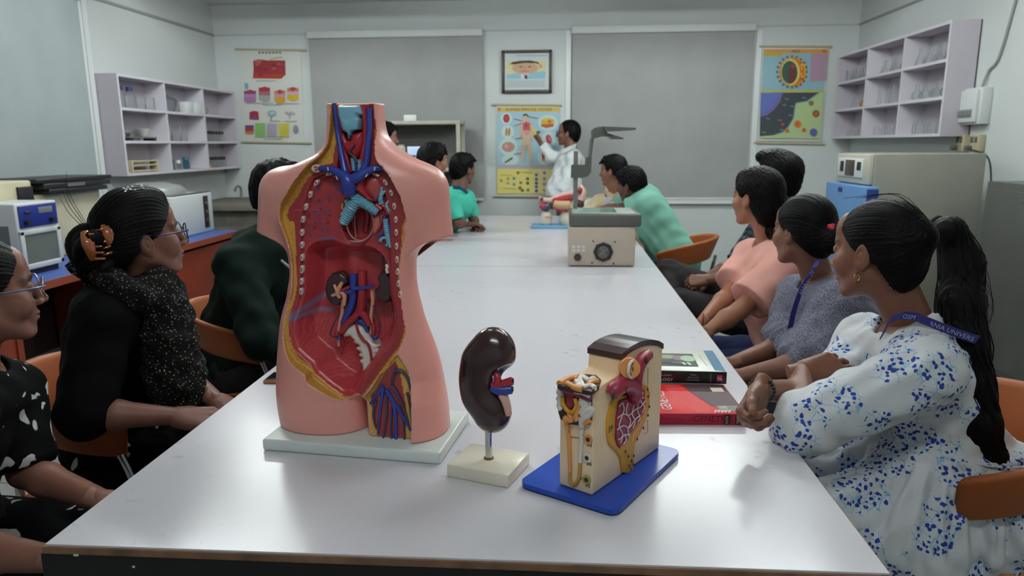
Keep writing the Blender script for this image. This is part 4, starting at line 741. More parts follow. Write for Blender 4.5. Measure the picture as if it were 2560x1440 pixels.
# ribs cut through along both sides
for f, pts in ((z1, [(580, 655, 1.3), (478, 727, .5), (428, 820, .15), (393, 920, .1), (370, 1020, .05), (362, 1125, 0), (362, 1225, 0), (364, 1325, 0), (363, 1415, 0)]), (z2, [(302, 95, 0), (299, 170, 0), (296, 238, -.05)]), (z1, [(957, 662, -1.2), (1032, 725, -.5), (1078, 808, -.3), (1102, 915, -.1), (1115, 1022, -.05), (1118, 1125, 0), (1121, 1235, 0), (1124, 1342, 0)]), (z2, [(937, 25, 0), (941, 105, .05), (947, 185, .05), (957, 257, .1)]), (z2, [(493, 822, -.9), (558, 873, -.9), (826, 830, .5)])):
    for a, b, ro in pts:
        u, v = f(a, b); w_, h_ = 4.2, 9.2; e = [(w_*math.cos(t*.524), h_*math.sin(t*.524)) for t in range(12)]; y0 = -.0545 if v < 900 else -.04
        r = slab('rib_section', [[(u+x*math.cos(ro)-y*math.sin(ro), v+x*math.sin(ro)+y*math.cos(ro)) for x, y in e]], m_wt, tor, y0, y0+.012, .0015, .0016)
        p = tl(u-1.6*math.sin(ro)*-1, v-3, y0-.0008); q = tl(u, v+3, y0-.0008); obj('rib_marrow', B().tube(tw(np.array([p, q])), .0018, 6, sub=1), mat('marrow_red'), r)
# chest
slab('aortic_arch', [px1((775, 735), (825, 692), (880, 672), (872, 760), (905, 830), (962, 880), (905, 872), (820, 812), (778, 792))], m_cr, tor, -.052, -.03, .006, dome=.012)
slab('lung_surface', [px1((880, 690), (920, 665), (975, 680), (1010, 760), (1000, 830), (960, 880), (905, 830), (868, 770))], mat('lung_red', (168, 70, 74), .35), tor, -.046, -.03, .004, dome=.008)
slab('lung_lobe', [px1((948, 992), (1000, 985), (1012, 1040), (990, 1110), (935, 1150), (930, 1060))], mat('lobe_red', (196, 104, 98), .35), tor, -.044, -.03, .004, dome=.005)
br = ttube('bronchus', z1, [(800, 825), (798, 868), (768, 918), (735, 980), (700, 1045)], [.012, .0125, .0125, .012, .0105], [-.052, -.052, -.052, -.048, -.044], m_lb, rings=.0055, n=12)
ttube('bronchus_branch', z1, [(800, 850), (850, 880), (905, 915), (972, 965)], [.012, .011, .0105, .008], [-.05, -.052, -.052, -.05], m_lb, rings=.0055, parent=br, n=12)
ttube('bronchus_branch', z1, [(770, 905), (735, 880), (722, 862)], [.009, .007, .006], -.05, m_lb, parent=br)
slab('fatty_tissue', [px1((700, 850), (742, 884), (757, 920), (722, 965), (692, 1020), (666, 985), (676, 905))], m_yl, tor, -.05, -.03, .004)
for a, b, m in ((706, 880, m_drk), (706, 915, m_drk), (680, 945, m_cr), (712, 945, m_cr), (676, 1000, m_cr), (758, 845, m_drk)): obj('vessel_end', B().ball(tl(*z1(a, b), -.051), (.0035, .002, .0042), 10, M=Mt), m, tor)
for pts, r, m, rg in [([(898, 728), (945, 775)], .0038, m_lb, 0), ([(928, 703), (966, 752)], .0038, m_lb, 0), ([(1036, 788), (1002, 822), (996, 870), (1005, 898)], [.003, .0045, .0055, .006], m_lb, .004), ([(1010, 758), (1000, 812)], .0028, m_lb, 0), ([(1062, 868), (1040, 902), (1055, 935), (1085, 955)], [.0022, .0036, .0036, .0022], m_lb, .004), ([(1045, 930), (1070, 980)], .0018, m_lb, 0),
                      ([(1035, 1015), (1044, 1090), (1055, 1165), (1066, 1215), (1078, 1245)], [.0055, .0062, .006, .0055, .003], m_lb, .0045), ([(1052, 1165), (1010, 1170), (985, 1192)], [.004, .0032, .0018], m_lb, 0), ([(1058, 1180), (1046, 1232)], .003, m_lb, 0), ([(1012, 1165), (1000, 1200)], .002, m_lb, 0),
                      ([(1018, 985), (1062, 1060), (1085, 1115)], [.003, .0026, .0014], m_cb, 0), ([(1040, 1110), (1000, 1140), (955, 1160)], [.0028, .0024, .0014], m_cb, 0), ([(1060, 1075), (1078, 1140)], .0018, m_cb, 0), ([(905, 800), (935, 800), (968, 840), (960, 870)], .0028, m_cb, 0), ([(880, 770), (925, 790), (960, 780)], .0022, m_cr, 0), ([(985, 900), (1030, 920), (1050, 985)], [.005, .004, .002], m_cr, 0), ([(1005, 940), (960, 905)], .006, m_cr, 0), ([(985, 990), (1000, 1060), (970, 1110)], .0018, m_cr, 0)]:
    ttube('lung_vessel', z1, pts, r, -.047, m, rings=rg)
e = [tl(*z1(835+108*math.cos(t), 1050+138*math.sin(t)), -.042) for t in np.linspace(-.9, 3.9, 26)]; obj('heart_cavity_rim', B().tube(tw(np.array(e)), .0016, 7, sub=1), mat('rim_pale', (176, 140, 130), .4), tor)
ttube('esophagus', z1, [(790, 985), (792, 1080), (800, 1180)], .0018, -.01, mat('rim_pale')); ttube('aorta_chest', z1, [(890, 930), (895, 1020), (880, 1120)], .009, 0.0, m_cr)
ttube('diaphragm_edge', z1, [(745, 1190), (805, 1197), (868, 1186)], [.001, .003, .001], -.046, mat('rim_pale'))
# belly
YS[0] = -.012
k = slab('kidney_section', [px2((470, 160), (505, 115), (560, 110), (600, 140), (612, 180), (585, 205), (590, 260), (575, 300), (545, 332), (505, 325), (472, 285), (457, 220))], m_dk, tor, -.012, .03, .005, dome=.004)
for pts, r in (([(560, 280), (545, 240), (575, 175)], [.004, .006, .004]), ([(545, 240), (520, 190)], [.005, .003]), ([(548, 250), (505, 265)], [.005, .003]), ([(560, 235), (590, 262), (585, 330)], [.006, .006, .004])): ttube('renal_pelvis', z2, pts, r, -.018, m_pk, parent=k)
k2 = slab('kidney', [px2((838, 90), (880, 92), (918, 150), (924, 255), (900, 305), (855, 318), (800, 275), (788, 230), (822, 190), (806, 140))], m_dk, tor, -.012, .03, .01, dome=.016)
slab('spleen', [px1((1008, 1265), (1060, 1320), (1092, 1400), (1088, 1448), (1030, 1450), (1004, 1340))], m_dk, tor, -.01, .03, .006, dome=.008)
ttube('white_tissue', z1, [(1038, 1385), (1052, 1395), (1045, 1420), (1055, 1450)], .0035, -.028, m_wt)
ttube('lower_vena_cava', z2, [(650, 118), (650, 200), (648, 275), (632, 340), (605, 405), (578, 445)], [.0085, .009, .0085, .0085, .008, .007], [-.01, -.012, -.012, -.01, -.008, -.006], m_cb, n=12)
ao = ttube('aorta', z2, [(708, 98), (710, 200), (706, 300), (697, 372)], [.0105, .0105, .010, .0095], [-.008, -.012, -.014, -.014], m_cr, n=12)
ttube('iliac_artery', z2, [(697, 365), (655, 410), (605, 455), (572, 508)], [.009, .0085, .0075, .0065], -.014, m_cr, parent=ao); ttube('iliac_artery', z2, [(697, 365), (732, 410), (758, 465)], [.009, .0085, .006], -.014, m_cr, parent=ao)
ttube('iliac_vein', z2, [(660, 425), (700, 432), (728, 455), (745, 500)], [.005, .0075, .007, .005], -.006, m_cb)
ttube('renal_vein', z2, [(655, 215), (720, 212), (785, 196)], [.0055, .004, .003], -.022, m_cb); ttube('renal_vein', z2, [(645, 235), (610, 240), (580, 232)], [.006, .005, .003], -.02, m_cb); ttube('renal_artery', z2, [(625, 205), (590, 222), (562, 238)], .004, -.02, m_cr)
for pts in ([(585, 290), (575, 380), (555, 470), (550, 540), (552, 600)], [(775, 225), (778, 310), (766, 395), (770, 470), (765, 520)]): ttube('ureter', z2, pts, [.0055, .0045, .004, .004, .003], -.008, m_pk)
for pts in ([(612, 310), (560, 380), (505, 480), (498, 530), (540, 545)], [(760, 290), (800, 370), (825, 450), (815, 540), (785, 560)], [(730, 250), (745, 330), (750, 390)]): ttube('gonadal_vein', z2, pts, .0017, -.01, m_drk)
for a, b, m, s in ((540, 520, m_cr, (.006, .006, .007)), (550, 548, m_cb, (.006, .004, .004)), (785, 492, m_cr, (.006, .006, .015)), (790, 545, m_cb, (.007, .004, .005))): obj('vessel_stump', B().ball(tl(*z2(a, b), -.030), s, 12, M=Mt), m, tor)
col = slab('colon', [px2((588, 505), (612, 470), (640, 452), (675, 448), (715, 466), (745, 510), (768, 545), (800, 575), (828, 600), (815, 615), (838, 632), (818, 646), (842, 662), (820, 676), (848, 695), (824, 712), (830, 760), (818, 830), (800, 868), (752, 912), (712, 900), (716, 820), (708, 720), (688, 700), (712, 680), (678, 660), (702, 642), (660, 615), (692, 598), (642, 572), (655, 560), (630, 535), (585, 540))], m_wt, tor, -.004, .035, .004, dome=.012, amp=.0005)
ttube('colon_artery', z2, [(668, 452), (685, 515), (715, 560), (748, 592), (768, 670), (766, 768)], [.003, .0032, .0034, .0032, .003, .001], [-.016, -.018, -.018, -.018, -.018, -.014], m_cr, parent=col)
ttube('pelvic_artery', z2, [(560, 500), (580, 570), (572, 660)], [.003, .0028, .0012], -.002, m_cr)
# opened thigh
YS[0] = 0.0
for pts, r, m in [([(850, 868), (812, 918), (762, 985)], [.005, .0036, .003], m_cb), ([(848, 880), (832, 1000), (812, 1185)], [.004, .0032, .002], m_cb), ([(868, 890), (918, 985), (932, 1100), (934, 1243)], [.005, .005, .0042, .0042], m_cb), ([(905, 945), (962, 1040), (1034, 1165)], [.004, .0036, .0028], m_cb), ([(935, 1170), (902, 1215)], .002, m_cb), ([(920, 765), (975, 770), (1012, 820), (1030, 900)], [.005, .004, .003, .002], m_drk), ([(900, 862), (950, 930), (1000, 1060), (1018, 1130)], [.0048, .004, .003, .002], m_drk), ([(868, 920), (870, 1080), (842, 1240)], [.0035, .003, .002], m_drk), ([(800, 965), (782, 1060), (800, 1150)], [.004, .003, .0016], m_drk), ([(1008, 910), (1030, 1000), (1038, 1110)], [.003, .0036, .002], m_drk), ([(955, 1000), (985, 1120), (990, 1243)], .0022, m_drk), ([(905, 1010), (900, 1140), (905, 1243)], .0022, m_drk), ([(925, 760), (905, 850)], .003, m_drk)]:
    ttube('thigh_vessel', z2, pts, r, -.071, m)
slab('groin_muscle', [px2((838, 780), (885, 760), (892, 815), (850, 850), (815, 880), (822, 850))], m_cr, tor, -.062, -.02, .004, dome=.004)
for pts in ([(985, 185), (1000, 200), (990, 228)], [(1010, 302), (1050, 306)], [(1120, 430), (1085, 470), (1040, 520), (1022, 555)], [(1003, 690), (1040, 690), (1080, 680)], [(1215, 830), (1238, 822)]):
    q = [PP(*z2(a, b), TO-.09*TUY, TUY) for a, b in pts]
# ================================================================== KIDNEY ON A STAND
ky = 1.447; t = thing('kidney_model', (-.15, ky, TT), 'dark brown glossy kidney model on a metal rod and square marble base', 'anatomical model')
cs = [PZ(1117, 1192), PZ(1270, 1222), PZ(1330, 1163)]; ex = (cs[1]-cs[0]); L1 = np.linalg.norm(ex); ex = ex/L1; ey = np.array([-ex[1], ex[0], 0]); L2_ = abs((cs[2]-cs[1])@ey)
obj('base', B().rbox((0, 0, 0), (L1, L2_, .028), .003, M=frame(cs[0], ex, ey)), mat('cream_marble', (222, 216, 200), .2, var=.06, vscale=10), t)
rc = cs[0]+ex*L1*.5+ey*L2_*.5; obj('rod', B().lathe([(.0075, .027), (.0075, .10)], 16, o=(rc[0], rc[1], TT)), mat('chrome'), t)
obj('rod_collar', B().lathe([(.011, .027), (.010, .031), (.0075, .032)], 16, o=(rc[0], rc[1], TT)), mat('rust_ring', (110, 80, 60), .6), t)
ky = rc[1]; kp = lambda u, v, dy=0: PY(u, v, ky+dy); g = G((-.24, ky-.07, .78), (-.06, ky+.07, 1.07), .0028)
for (a, ra), (b, rb) in [(((1233, 868), .0415), ((1209, 905), .039)), (((1209, 905), .039), ((1198, 950), .0335)), (((1198, 950), .0335), ((1205, 990), .034)), (((1205, 990), .034), ((1228, 1036), .036))]: g.cap(kp(*a), kp(*b), ra, rb, .03, sq=((0, 1, 0), 1.15))
g.ell(kp(1248, 893, -.005), (.031, .034, .036), k=.02).ell(kp(1236, 1022, -.008), (.033, .034, .043), k=.02).ell(kp(1262, 945, -.02), (.020, .022, .026), k=.02, sub=True)
P, Q = g.mesh(); np_obj('kidney', [(P, Q, (1, 1, 1), 0)], mat('kidney_gloss', (52, 30, 32), .17, .6, var=.1), t)
obj('renal_artery', B().tube([kp(1236, 926, -.02), kp(1243, 942, -.03), kp(1246, 960, -.032)], [.006, .0065, .009], 12).tube([kp(1230, 964, -.03), kp(1250, 962, -.034), kp(1281, 952, -.036)], [.008, .0085, .0085], 12), m_cr, t)
obj('renal_vein', B().tube([kp(1230, 968, -.03), kp(1250, 976, -.035), kp(1280, 973, -.036)], [.009, .011, .0095], 12).tube([kp(1233, 952, -.024), kp(1240, 965, -.03)], .006, 10), m_cb, t)
for p, r in ((kp(1281, 952, -.036), .0062), (kp(1280, 973, -.036), .0068)): obj('vessel_opening', B().ball(p+np.array([.001, 0, 0]), (.0025, r, r), 12), m_dk, t)
obj('ureter', B().tube([kp(1252, 985, -.034), kp(1264, 1005, -.035), kp(1272, 1036, -.032)], [.009, .0105, .0085], 14, flat=.8), mat('ureter_pink', (206, 164, 150), .45), t)
# ================================================================== NEPHRON BLOCK
cs = [PZ(1293, 1222), PZ(1540, 1297), PZ(1703, 1140)]; ey = cs[2]-cs[1]; LY = np.linalg.norm(ey); ey /= LY; ex = np.array([ey[1], -ey[0], 0]); LX = (cs[1]-cs[0])@ex; o = cs[1]-ex*LX
t = thing('nephron_model', o+ex*LX/2+ey*LY/2, 'cream block model of a kidney tubule with raised yellow capsule on a blue board', 'anatomical model'); Mn = frame(o, ex, ey)
def rrect(x0, y0, x1, y1, r, n=5): return [(cx+r*math.cos(a), cy+r*math.sin(a)) for cx, cy, a0 in ((x1-r, y0+r, -90), (x1-r, y1-r, 0), (x0+r, y1-r, 90), (x0+r, y0+r, 180)) for a in [math.radians(a0+90*i/n) for i in range(n+1)]]
obj('board', B().prism(rrect(0, 0, LX, LY, .02), .004, .014, M=Mn).prism(rrect(.002, .002, LX-.002, LY-.002, .02), 0, .0045, 1, M=Mn), [mat('board_blue', (34, 70, 168), .25, .25), mat('board_edge', (30, 44, 60), .5)], t)
q0 = PZ(1480, 1240, TT+.014); q1 = PZ(1648, 1120, TT+.014); q3 = PZ(1392, 1215, TT+.014)
sy = (q1-q0); sy[2] = 0; SL = np.linalg.norm(sy); sy /= SL; sx = np.array([sy[1], -sy[0], 0]); SW = (q0-q3)@sx; o2 = q0-sx*SW; Mb = frame(o2, sx, sy)   # block axes: x across (right face at SW), y along
def zat(P, v): 
    lo, hi = TT, TT+.5
    for _ in range(40):
        m = (lo+hi)/2; d_ = np.array([P[0], P[1], m])-CAM; lo, hi = (m, hi) if 720-F_PX*(d_@_up)/(d_@_fw) > v else (lo, m)
    return lo-o2[2]
h1 = zat(q0, 977); hb = zat(q1, 868); s1 = np.dot(PP(1551, 935, q0, sx)-q0, sy); h2 = np.dot(PP(1551, 935, q0, sx)-q0, (0, 0, 1)); s2 = s1+.004; h3 = np.dot(PP(1551, 896, q0, sx)-q0, (0, 0, 1))
topc = [(s2+(SL-s2)*i/8, h3+(hb-h3)*i/8+.017*math.sin(math.pi*i/8)**.7) for i in range(9)]
prof = [(0, 0), (SL, 0)]+[(a, z) for a, z in topc[::-1]]+[(s1, h2), (0, h1)]
bm = bmesh.new(); v0 = [bm.verts.new((0, a, z)) for a, z in prof]; v1 = [bm.verts.new((SW, a, z)) for a, z in prof]; n = len(prof)
bm.faces.new(v0[::-1]); bm.faces.new(v1); [bm.faces.new((v0[i], v1[i], v1[(i+1) % n], v0[(i+1) % n])[::-1]) for i in range(n)]
bmesh.ops.recalc_face_normals(bm, faces=bm.faces[:]); bmesh.ops.bevel(bm, geom=[e for e in bm.edges if e.calc_face_angle(0) > .6], offset=.004, segments=3, profile=.5, affect='EDGES'); bm.verts.index_update()
obj('block', B().add([tuple(v.co) for v in bm.verts], [[v.index for v in f.verts] for f in bm.faces], M=Mb, smooth=True), mat('cream_plaster', (240, 210, 172), .5, var=.03, bump=(120, .06)), t); bm.free()
cap = [(a-.003 if i == 0 else a, z) for i, (a, z) in enumerate(topc)]; cb = B(); pr = [(a, z-.004) for a, z in cap]+[(a, z+.008) for a, z in cap[::-1]]
cb.add([(-.001, a, z) for a, z in pr]+[(SW+.0015, a, z) for a, z in pr], [tuple(range(len(pr)))[::-1], tuple(range(len(pr), 2*len(pr)))]+[(i, (i+1) % len(pr), len(pr)+(i+1) % len(pr), len(pr)+i) for i in range(len(pr))], M=Mb)
obj('dark_cap', cb, mat('cap_brown', (62, 44, 46), .22, .5), t)
fr = lambda u, v, off=0: PP(u, v, q0+sx*off, sx)                      # on the right face, raised by off
ff = lambda u, v, off=0: PP(u, v, q0-sy*off, sy)                      # on the front face
tf = lambda u, v: PZ(u, v, o2[2]+(h1+h2)/2+.004)
zn = lambda a, b: (1100+a/2.769, 800+b/2.769)
def fslab(name, pts, n, org, off, th, m, rnd=.003, h=.0016, dome=0, parent=t):
    """relief on a face of the block: pixel outline on the plane through org with normal n"""
    n = np.array(n, float); up = np.array([0, 0, 1.0]); sd = np.cross(up, n); P3 = np.array([PP(u, v, org+n*off, n) for u, v in pts]); c = P3.mean(0); p2 = np.stack([(P3-c)@sd, (P3-c)@up], 1)
    lo = p2.min(0)-.006; hi = p2.max(0)+.006; s = G((lo[0], -th-.004, lo[1]), (hi[0], dome+.006, hi[1]), h); X, Y, Z = s.xyz(); X2, Z2 = np.meshgrid(s.ax[0], s.ax[2], indexing='ij'); d2 = poly_sd(X2, Z2, p2)[:, None, :]
    f = dome*np.clip(-d2/.012, 0, 1)**.6; q = np.maximum(Y-f, -th-Y)+rnd; e = d2+rnd; s.D = (np.sqrt(np.maximum(q, 0)**2+np.maximum(e, 0)**2)+np.minimum(np.maximum(q, e), 0)-rnd).astype(np.float32)
    P, Q = s.mesh(); return np_obj(name, [(c+P[:, :1]*sd+P[:, 1:2]*n+P[:, 2:3]*up, Q[:, ::-1], (1, 1, 1), 0)], m, parent)
Zn = lambda *p: [zn(a, b) for a, b in p]
m_ny = mat('nephron_yellow', (206, 150, 40), .4); m_nr = mat('nephron_red', (150, 40, 62), .38); m_or = mat('nephron_orange', (222, 148, 84), .45)
cpx = Zn((1270, 505), (1300, 520), (1315, 560), (1360, 560), (1372, 470), (1400, 432), (1440, 455), (1462, 500), (1455, 600), (1440, 670), (1400, 770), (1362, 850), (1348, 930), (1350, 1010), (1340, 1050), (1300, 1070), (1270, 1060), (1255, 960), (1225, 915), (1180, 870), (1165, 800), (1165, 700), (1185, 600), (1210, 545))
cup = fslab('capsule_wall', cpx, sx, q0, .006, .008, m_ny, .005)
inn = fslab('capillary_tuft', Zn((1248, 560), (1300, 540), (1330, 570), (1370, 540), (1400, 470), (1420, 490), (1425, 580), (1410, 640), (1370, 720), (1320, 800), (1285, 865), (1240, 880), (1222, 830), (1225, 690)), sx, q0, .010, .006, mat('tuft_red', (150, 34, 70), .4), .003)
lines = [[(1240, 600), (1262, 575), (1275, 620), (1255, 680), (1240, 740), (1265, 790), (1250, 850)], [(1300, 575), (1290, 640), (1320, 700), (1300, 760), (1310, 810)], [(1345, 590), (1330, 650), (1350, 700), (1335, 750)], [(1375, 560), (1365, 620), (1385, 680), (1370, 700)], [(1405, 500), (1390, 560), (1415, 600), (1400, 640)], [(1230, 680), (1270, 650), (1310, 660), (1350, 620), (1390, 600), (1420, 560)], [(1228, 760), (1270, 730), (1310, 745), (1350, 690), (1385, 660)], [(1235, 830), (1275, 800), (1315, 790)], [(1270, 860), (1290, 830), (1280, 790)], [(1350, 560), (1380, 540), (1410, 540)]]
nb = B()
for l in lines: nb.tube([PP(*zn(a, b), q0+sx*.012, sx) for a, b in l], .0012, 6, sub=3)
obj('white_network', nb, mat('model_white'), inn)
fslab('capsule_inner_wall', Zn((1425, 470), (1445, 500), (1440, 600), (1425, 670), (1385, 760), (1348, 830), (1330, 850), (1340, 800), (1400, 690), (1425, 600)), sx, q0, .0085, .006, m_or, .002)
for a, b in ((1438, 480), (1442, 530), (1440, 660), (1408, 748), (1365, 825), (1275, 522), (1218, 800), (1243, 880), (1285, 910), (1305, 945), (1310, 1010), (1343, 940), (1340, 1000), (1327, 975), (1322, 1030), (1450, 600)): obj('pore', B().ball(PP(*zn(a, b), q0+sx*.0105, sx), (.0018, .0026, .0034), 8), mat('pore_brown', (90, 44, 30), .6), cup)
ves = obj('blood_vessel', B().tube([fr(*zn(1190, 520), .012), fr(*zn(1225, 470), .016), fr(*zn(1290, 440), .016), fr(*zn(1340, 480), .014), fr(*zn(1350, 560), .012)], [.013, .0165, .0165, .017, .012], 14).tube([fr(*zn(1345, 530), .014), fr(*zn(1352, 420), .017), fr(*zn(1370, 330), .017), fr(*zn(1410, 265), .015), fr(*zn(1442, 240), .012)], [.016, .014, .0135, .0125, .011], 14), m_nr, t)
for p in (zn(1196, 520), zn(1282, 470), zn(1428, 275)): obj('vessel_lumen', B().ball(fr(*p, .028 if p[0] > 1200+300 else .02), (.004, .008, .009), 10), mat('lumen_dark', (70, 44, 50), .6), ves)
tb = obj('tubule_ring', B().tube([fr(*zn(1300, 320), .004), fr(*zn(1316, 336), .028)], .0195, 20, sub=1), m_or, t)
rp = fr(*zn(1333, 340), .03); obj('ring_rim', B().tube([rp+.0165*(math.cos(a)*sy+math.sin(a)*np.array([0, 0, 1])) for a in np.linspace(0, 2*math.pi, 25)], .0032, 8, sub=1, cap=False), mat('model_white'), tb)
for k in range(11): a = 2*math.pi*k/11; obj('pore', B().ball(rp+sx*.0+.0115*(math.cos(a)*sy+math.sin(a)*np.array([0, 0, 1])), .0022, 8), mat('pore_brown'), tb)
obj('ring_lumen', B().ball(rp, (.003, .006, .007), 10), mat('lumen_rust', (150, 84, 40), .6), tb)
# front face
fd = fslab('dark_recess', Zn((808, 452), (830, 440), (1030, 490), (1050, 500), (1050, 690), (1040, 725), (1000, 738), (900, 725), (830, 690), (815, 640)), -sy, q0, .002, .004, mat('recess_brown', (54, 32, 34), .4), .002)
obj('recess_top', B().prism([tuple(np.array([np.dot(tf(*zn(a, b))-o2, sx), np.dot(tf(*zn(a, b))-o2, sy)])) for a, b in ((815, 448), (850, 405), (920, 378), (1010, 370), (1080, 378), (1115, 410), (1100, 450), (1050, 492))], (h1+h2)/2-.005, (h1+h2)/2+.003, M=Mb), mat('recess_brown'), t)
def coil(name, pts, r, f, off, m, flat=1): return obj(name, B().tube([f(*zn(a, b), off) if f is not tf else tf(*zn(a, b)) for a, b in pts], r, 10, flat=flat), m, t)
coil('tubule_coil', [(825, 440), (870, 415), (930, 400), (950, 412)], .0062, tf, 0, m_or); coil('tubule_coil', [(1020, 450), (1060, 430), (1095, 425)], .0062, tf, 0, m_or); coil('tubule_coil', [(880, 440), (940, 470), (985, 480)], .006, tf, 0, m_or)
coil('white_coil', [(945, 425), (965, 450), (935, 465), (985, 458), (965, 410), (990, 395), (1030, 420), (1060, 405), (1070, 420)], .0058, tf, 0, m_wt); coil('white_coil', [(985, 470), (1030, 455), (1060, 460), (1070, 475)], .005, tf, 0, m_wt)
coil('red_vessel', [(850, 460), (870, 480), (940, 500), (1000, 530), (1040, 545)], [.005, .008, .008, .007, .005], ff, .008, m_nr); coil('white_vessel', [(845, 455), (900, 455), (940, 492), (985, 500), (1035, 525)], .0052, ff, .013, m_wt)
coil('tubule_cup', [(850, 530), (852, 580), (885, 630), (920, 635), (945, 590), (935, 540)], .0042, ff, .012, m_ny)
fslab('tuft', Zn((860, 510), (900, 490), (935, 520), (938, 590), (905, 625), (870, 600)), -sy, q0, .008, .008, m_nr, .003, dome=.005)
coil('white_coil', [(840, 480), (822, 500), (845, 520), (822, 545), (842, 560), (825, 590), (845, 620)], .0058, ff, .008, m_wt)
coil('white_coil', [(975, 540), (1000, 560), (975, 575), (1010, 580), (1030, 570), (1000, 610), (985, 650), (1030, 620), (1058, 625), (1020, 660), (985, 690), (978, 740)], [.006, .0065, .0065, .0065, .006, .0075, .008, .008, .005, .008, .007, .0045], ff, .008, m_wt)
coil('tubule_coil', [(950, 560), (965, 600), (945, 660), (960, 695)], .0075, ff, .006, m_or); coil('tubule_coil', [(1000, 715), (1020, 700), (1035, 690)], .0062, ff, .006, m_or); coil('tubule_coil', [(900, 640), (910, 690), (875, 680), (872, 700)], .0068, ff, .008, m_or)
lp = coil('loop_descending', [(872, 690), (885, 760), (893, 860), (897, 960), (900, 1060)], [.0055, .0045, .004, .0036, .003], ff, .003, m_or); coil('loop_bend', [(900, 1050), (900, 1100), (912, 1135), (935, 1138), (960, 1100), (968, 1040), (970, 975)], .0034, ff, .003, mat('loop_olive', (176, 138, 60), .45)); coil('loop_ascending', [(970, 985), (975, 900), (980, 800), (982, 720)], [.0038, .004, .0045, .005], ff, .003, m_wt)
for (a, b), m in zip(((1030, 825), (1022, 952), (1018, 1103)), (m_or, m_wt, mat('ring_olive', (150, 150, 70), .45))):
    c = ff(*zn(a, b), .001); r = obj('section_ring', B().tube([c, c-sy*.003], .0088, 16, sub=1), m, t); obj('ring_core', B().tube([c-sy*.003, c-sy*.0036], .0045, 12, sub=1), mat('core_dark', (50, 40, 40), .5), r)
nb = B()
for s, a, b, n_, og, sz in (('33', 1016, 872, -sy, q0-sy*.0012, .012), ('34', 1012, 1004, -sy, q0-sy*.0012, .012), ('35', 1004, 1152, -sy, q0-sy*.0012, .012)): c = PP(*zn(a, b), og, n_); obj('number', text_mesh(B(), s, frame(c, sx, (0, 0, 1)), sz), mat('ink_black', (40, 34, 30), .6), t)
for s, a, b in (('3', 884, 780), ('34', 962, 800)): obj('number', text_mesh(B(), s, frame(PP(*zn(a, b), q0-sy*.006, sy), sx, (0, 0, 1)), .009), mat('ink_black'), t)
obj('number', text_mesh(B(), '39', frame(PP(*zn(1164, 785), q0+sx*.0068, sx), sy, (0, 0, 1)), .018), mat('ink_black'), t)
for p in ([(905, 808), (1003, 826)], [(985, 942), (1000, 944)], [(970, 1096), (1000, 1098)]): obj('pointer_line', B().tube([ff(*zn(a, b), .0012) for a, b in p], .0005, 5, sub=1), mat('ink_black'), t)
for p in ([(1440, 330), (1435, 640)], [(1438, 690), (1438, 780), (1410, 785)]): obj('pointer_line', B().tube([fr(*zn(a, b), .0006) for a, b in p], .0004, 5, sub=1), mat('ink_black'), t)
# ================================================================== BOOKS, PHONE
def book(name, label, o, L, D, H, rot, mcov, mspine):
    """lying flat, spine towards the camera: o the front left bottom corner, L along the spine"""
    M = Matrix.Translation(Vector(o)) @ Matrix.Rotation(rot, 4, 'Z'); c = M @ Vector((L/2, D/2, 0)); t = thing(name, c, label, 'book')
    obj('pages', B().box((.003, .004, .0025), (L-.003, D-.004, H-.0025), M=M), mat('page_block', (214, 208, 192), .8), t)
    cv = obj('cover', B().rbox((0, 0, 0), (L, D, .0025), .001, M=M).rbox((0, 0, H-.0025), (L, D, H), .001, M=M), mcov, t); sp = obj('spine', B().rbox((0, -.002, 0), (L, .003, H), .0012, M=M), mspine, t)
    return t, M, cv, sp
m_rc = mat('book_red', (204, 32, 36), .45, .15, var=.1, vscale=9); m_rs = mat('book_crimson', (160, 34, 58), .45, .2)
H1 = .0287; RL = .277; t, M, cv, sp = book('textbook', 'red genetics textbook lying at the table edge by the girl in the floral dress', (.448-RL, 1.656, TT), RL, .215, H1, math.radians(2.5), m_rc, m_rs)
def flat(b, M, pts, z, rgb): b.add([(x, y, z) for x, y in pts], [tuple(range(len(pts)))], 0, lin(rgb), False, M)
b = B(); zt = H1+.0003
flat(b, M, [(RL*.58, .004), (RL*.70, .004), (RL*.72, .05), (RL*.66, .10), (RL*.62, .16), (RL*.56, .21), (RL*.40, .21), (RL*.44, .10)], zt, (204, 48, 46)); flat(b, M, [(RL*.74, .05), (RL-.002, .05), (RL-.002, .213), (RL*.60, .213), (RL*.64, .14), (RL*.70, .09)], zt+.0002, (78, 50, 58)); flat(b, M, [(RL*.78, .012), (RL-.002, .012), (RL-.002, .052), (RL*.78, .052)], zt+.0004, (120, 116, 112))
for k in range(5): flat(b, M, [(RL*(.72+.03*k), .006+.004*(k % 2)), (RL*(.735+.03*k), .004), (RL*(.77+.03*k), .022), (RL*(.75+.03*k), .024)], zt+.0006, (226, 176, 170))
for k in range(6): flat(b, M, [(RL*(.80+.012*k), .028), (RL*(.805+.012*k), .028), (RL*(.805+.012*k), .048), (RL*(.80+.012*k), .048)], zt+.0008, (206, 196, 180))
flat(b, M, [(RL*.84, .152), (RL*.955, .152), (RL*.955, .185), (RL*.84, .185)], zt+.0008, (216, 206, 186))
mt = M @ Matrix.Translation((RL*.375, .022, zt+.0006)) @ Matrix.Rotation(math.pi/2, 4, 'Z'); text_mesh(b, 'GENETICS', mt, .036, lin((232, 220, 220)), wx=.82)
text_mesh(b, 'Principles of', M @ Matrix.Translation((RL*.24, .03, zt+.0006)) @ Matrix.Rotation(math.pi/2, 4, 'Z'), .024, lin((230, 200, 196)), wx=.8)
obj('cover_print', b, m_print, cv)
b = B(); Ms = M @ Matrix.Translation((0, -.0024, 0)) @ Matrix.Rotation(math.pi/2, 4, 'X')
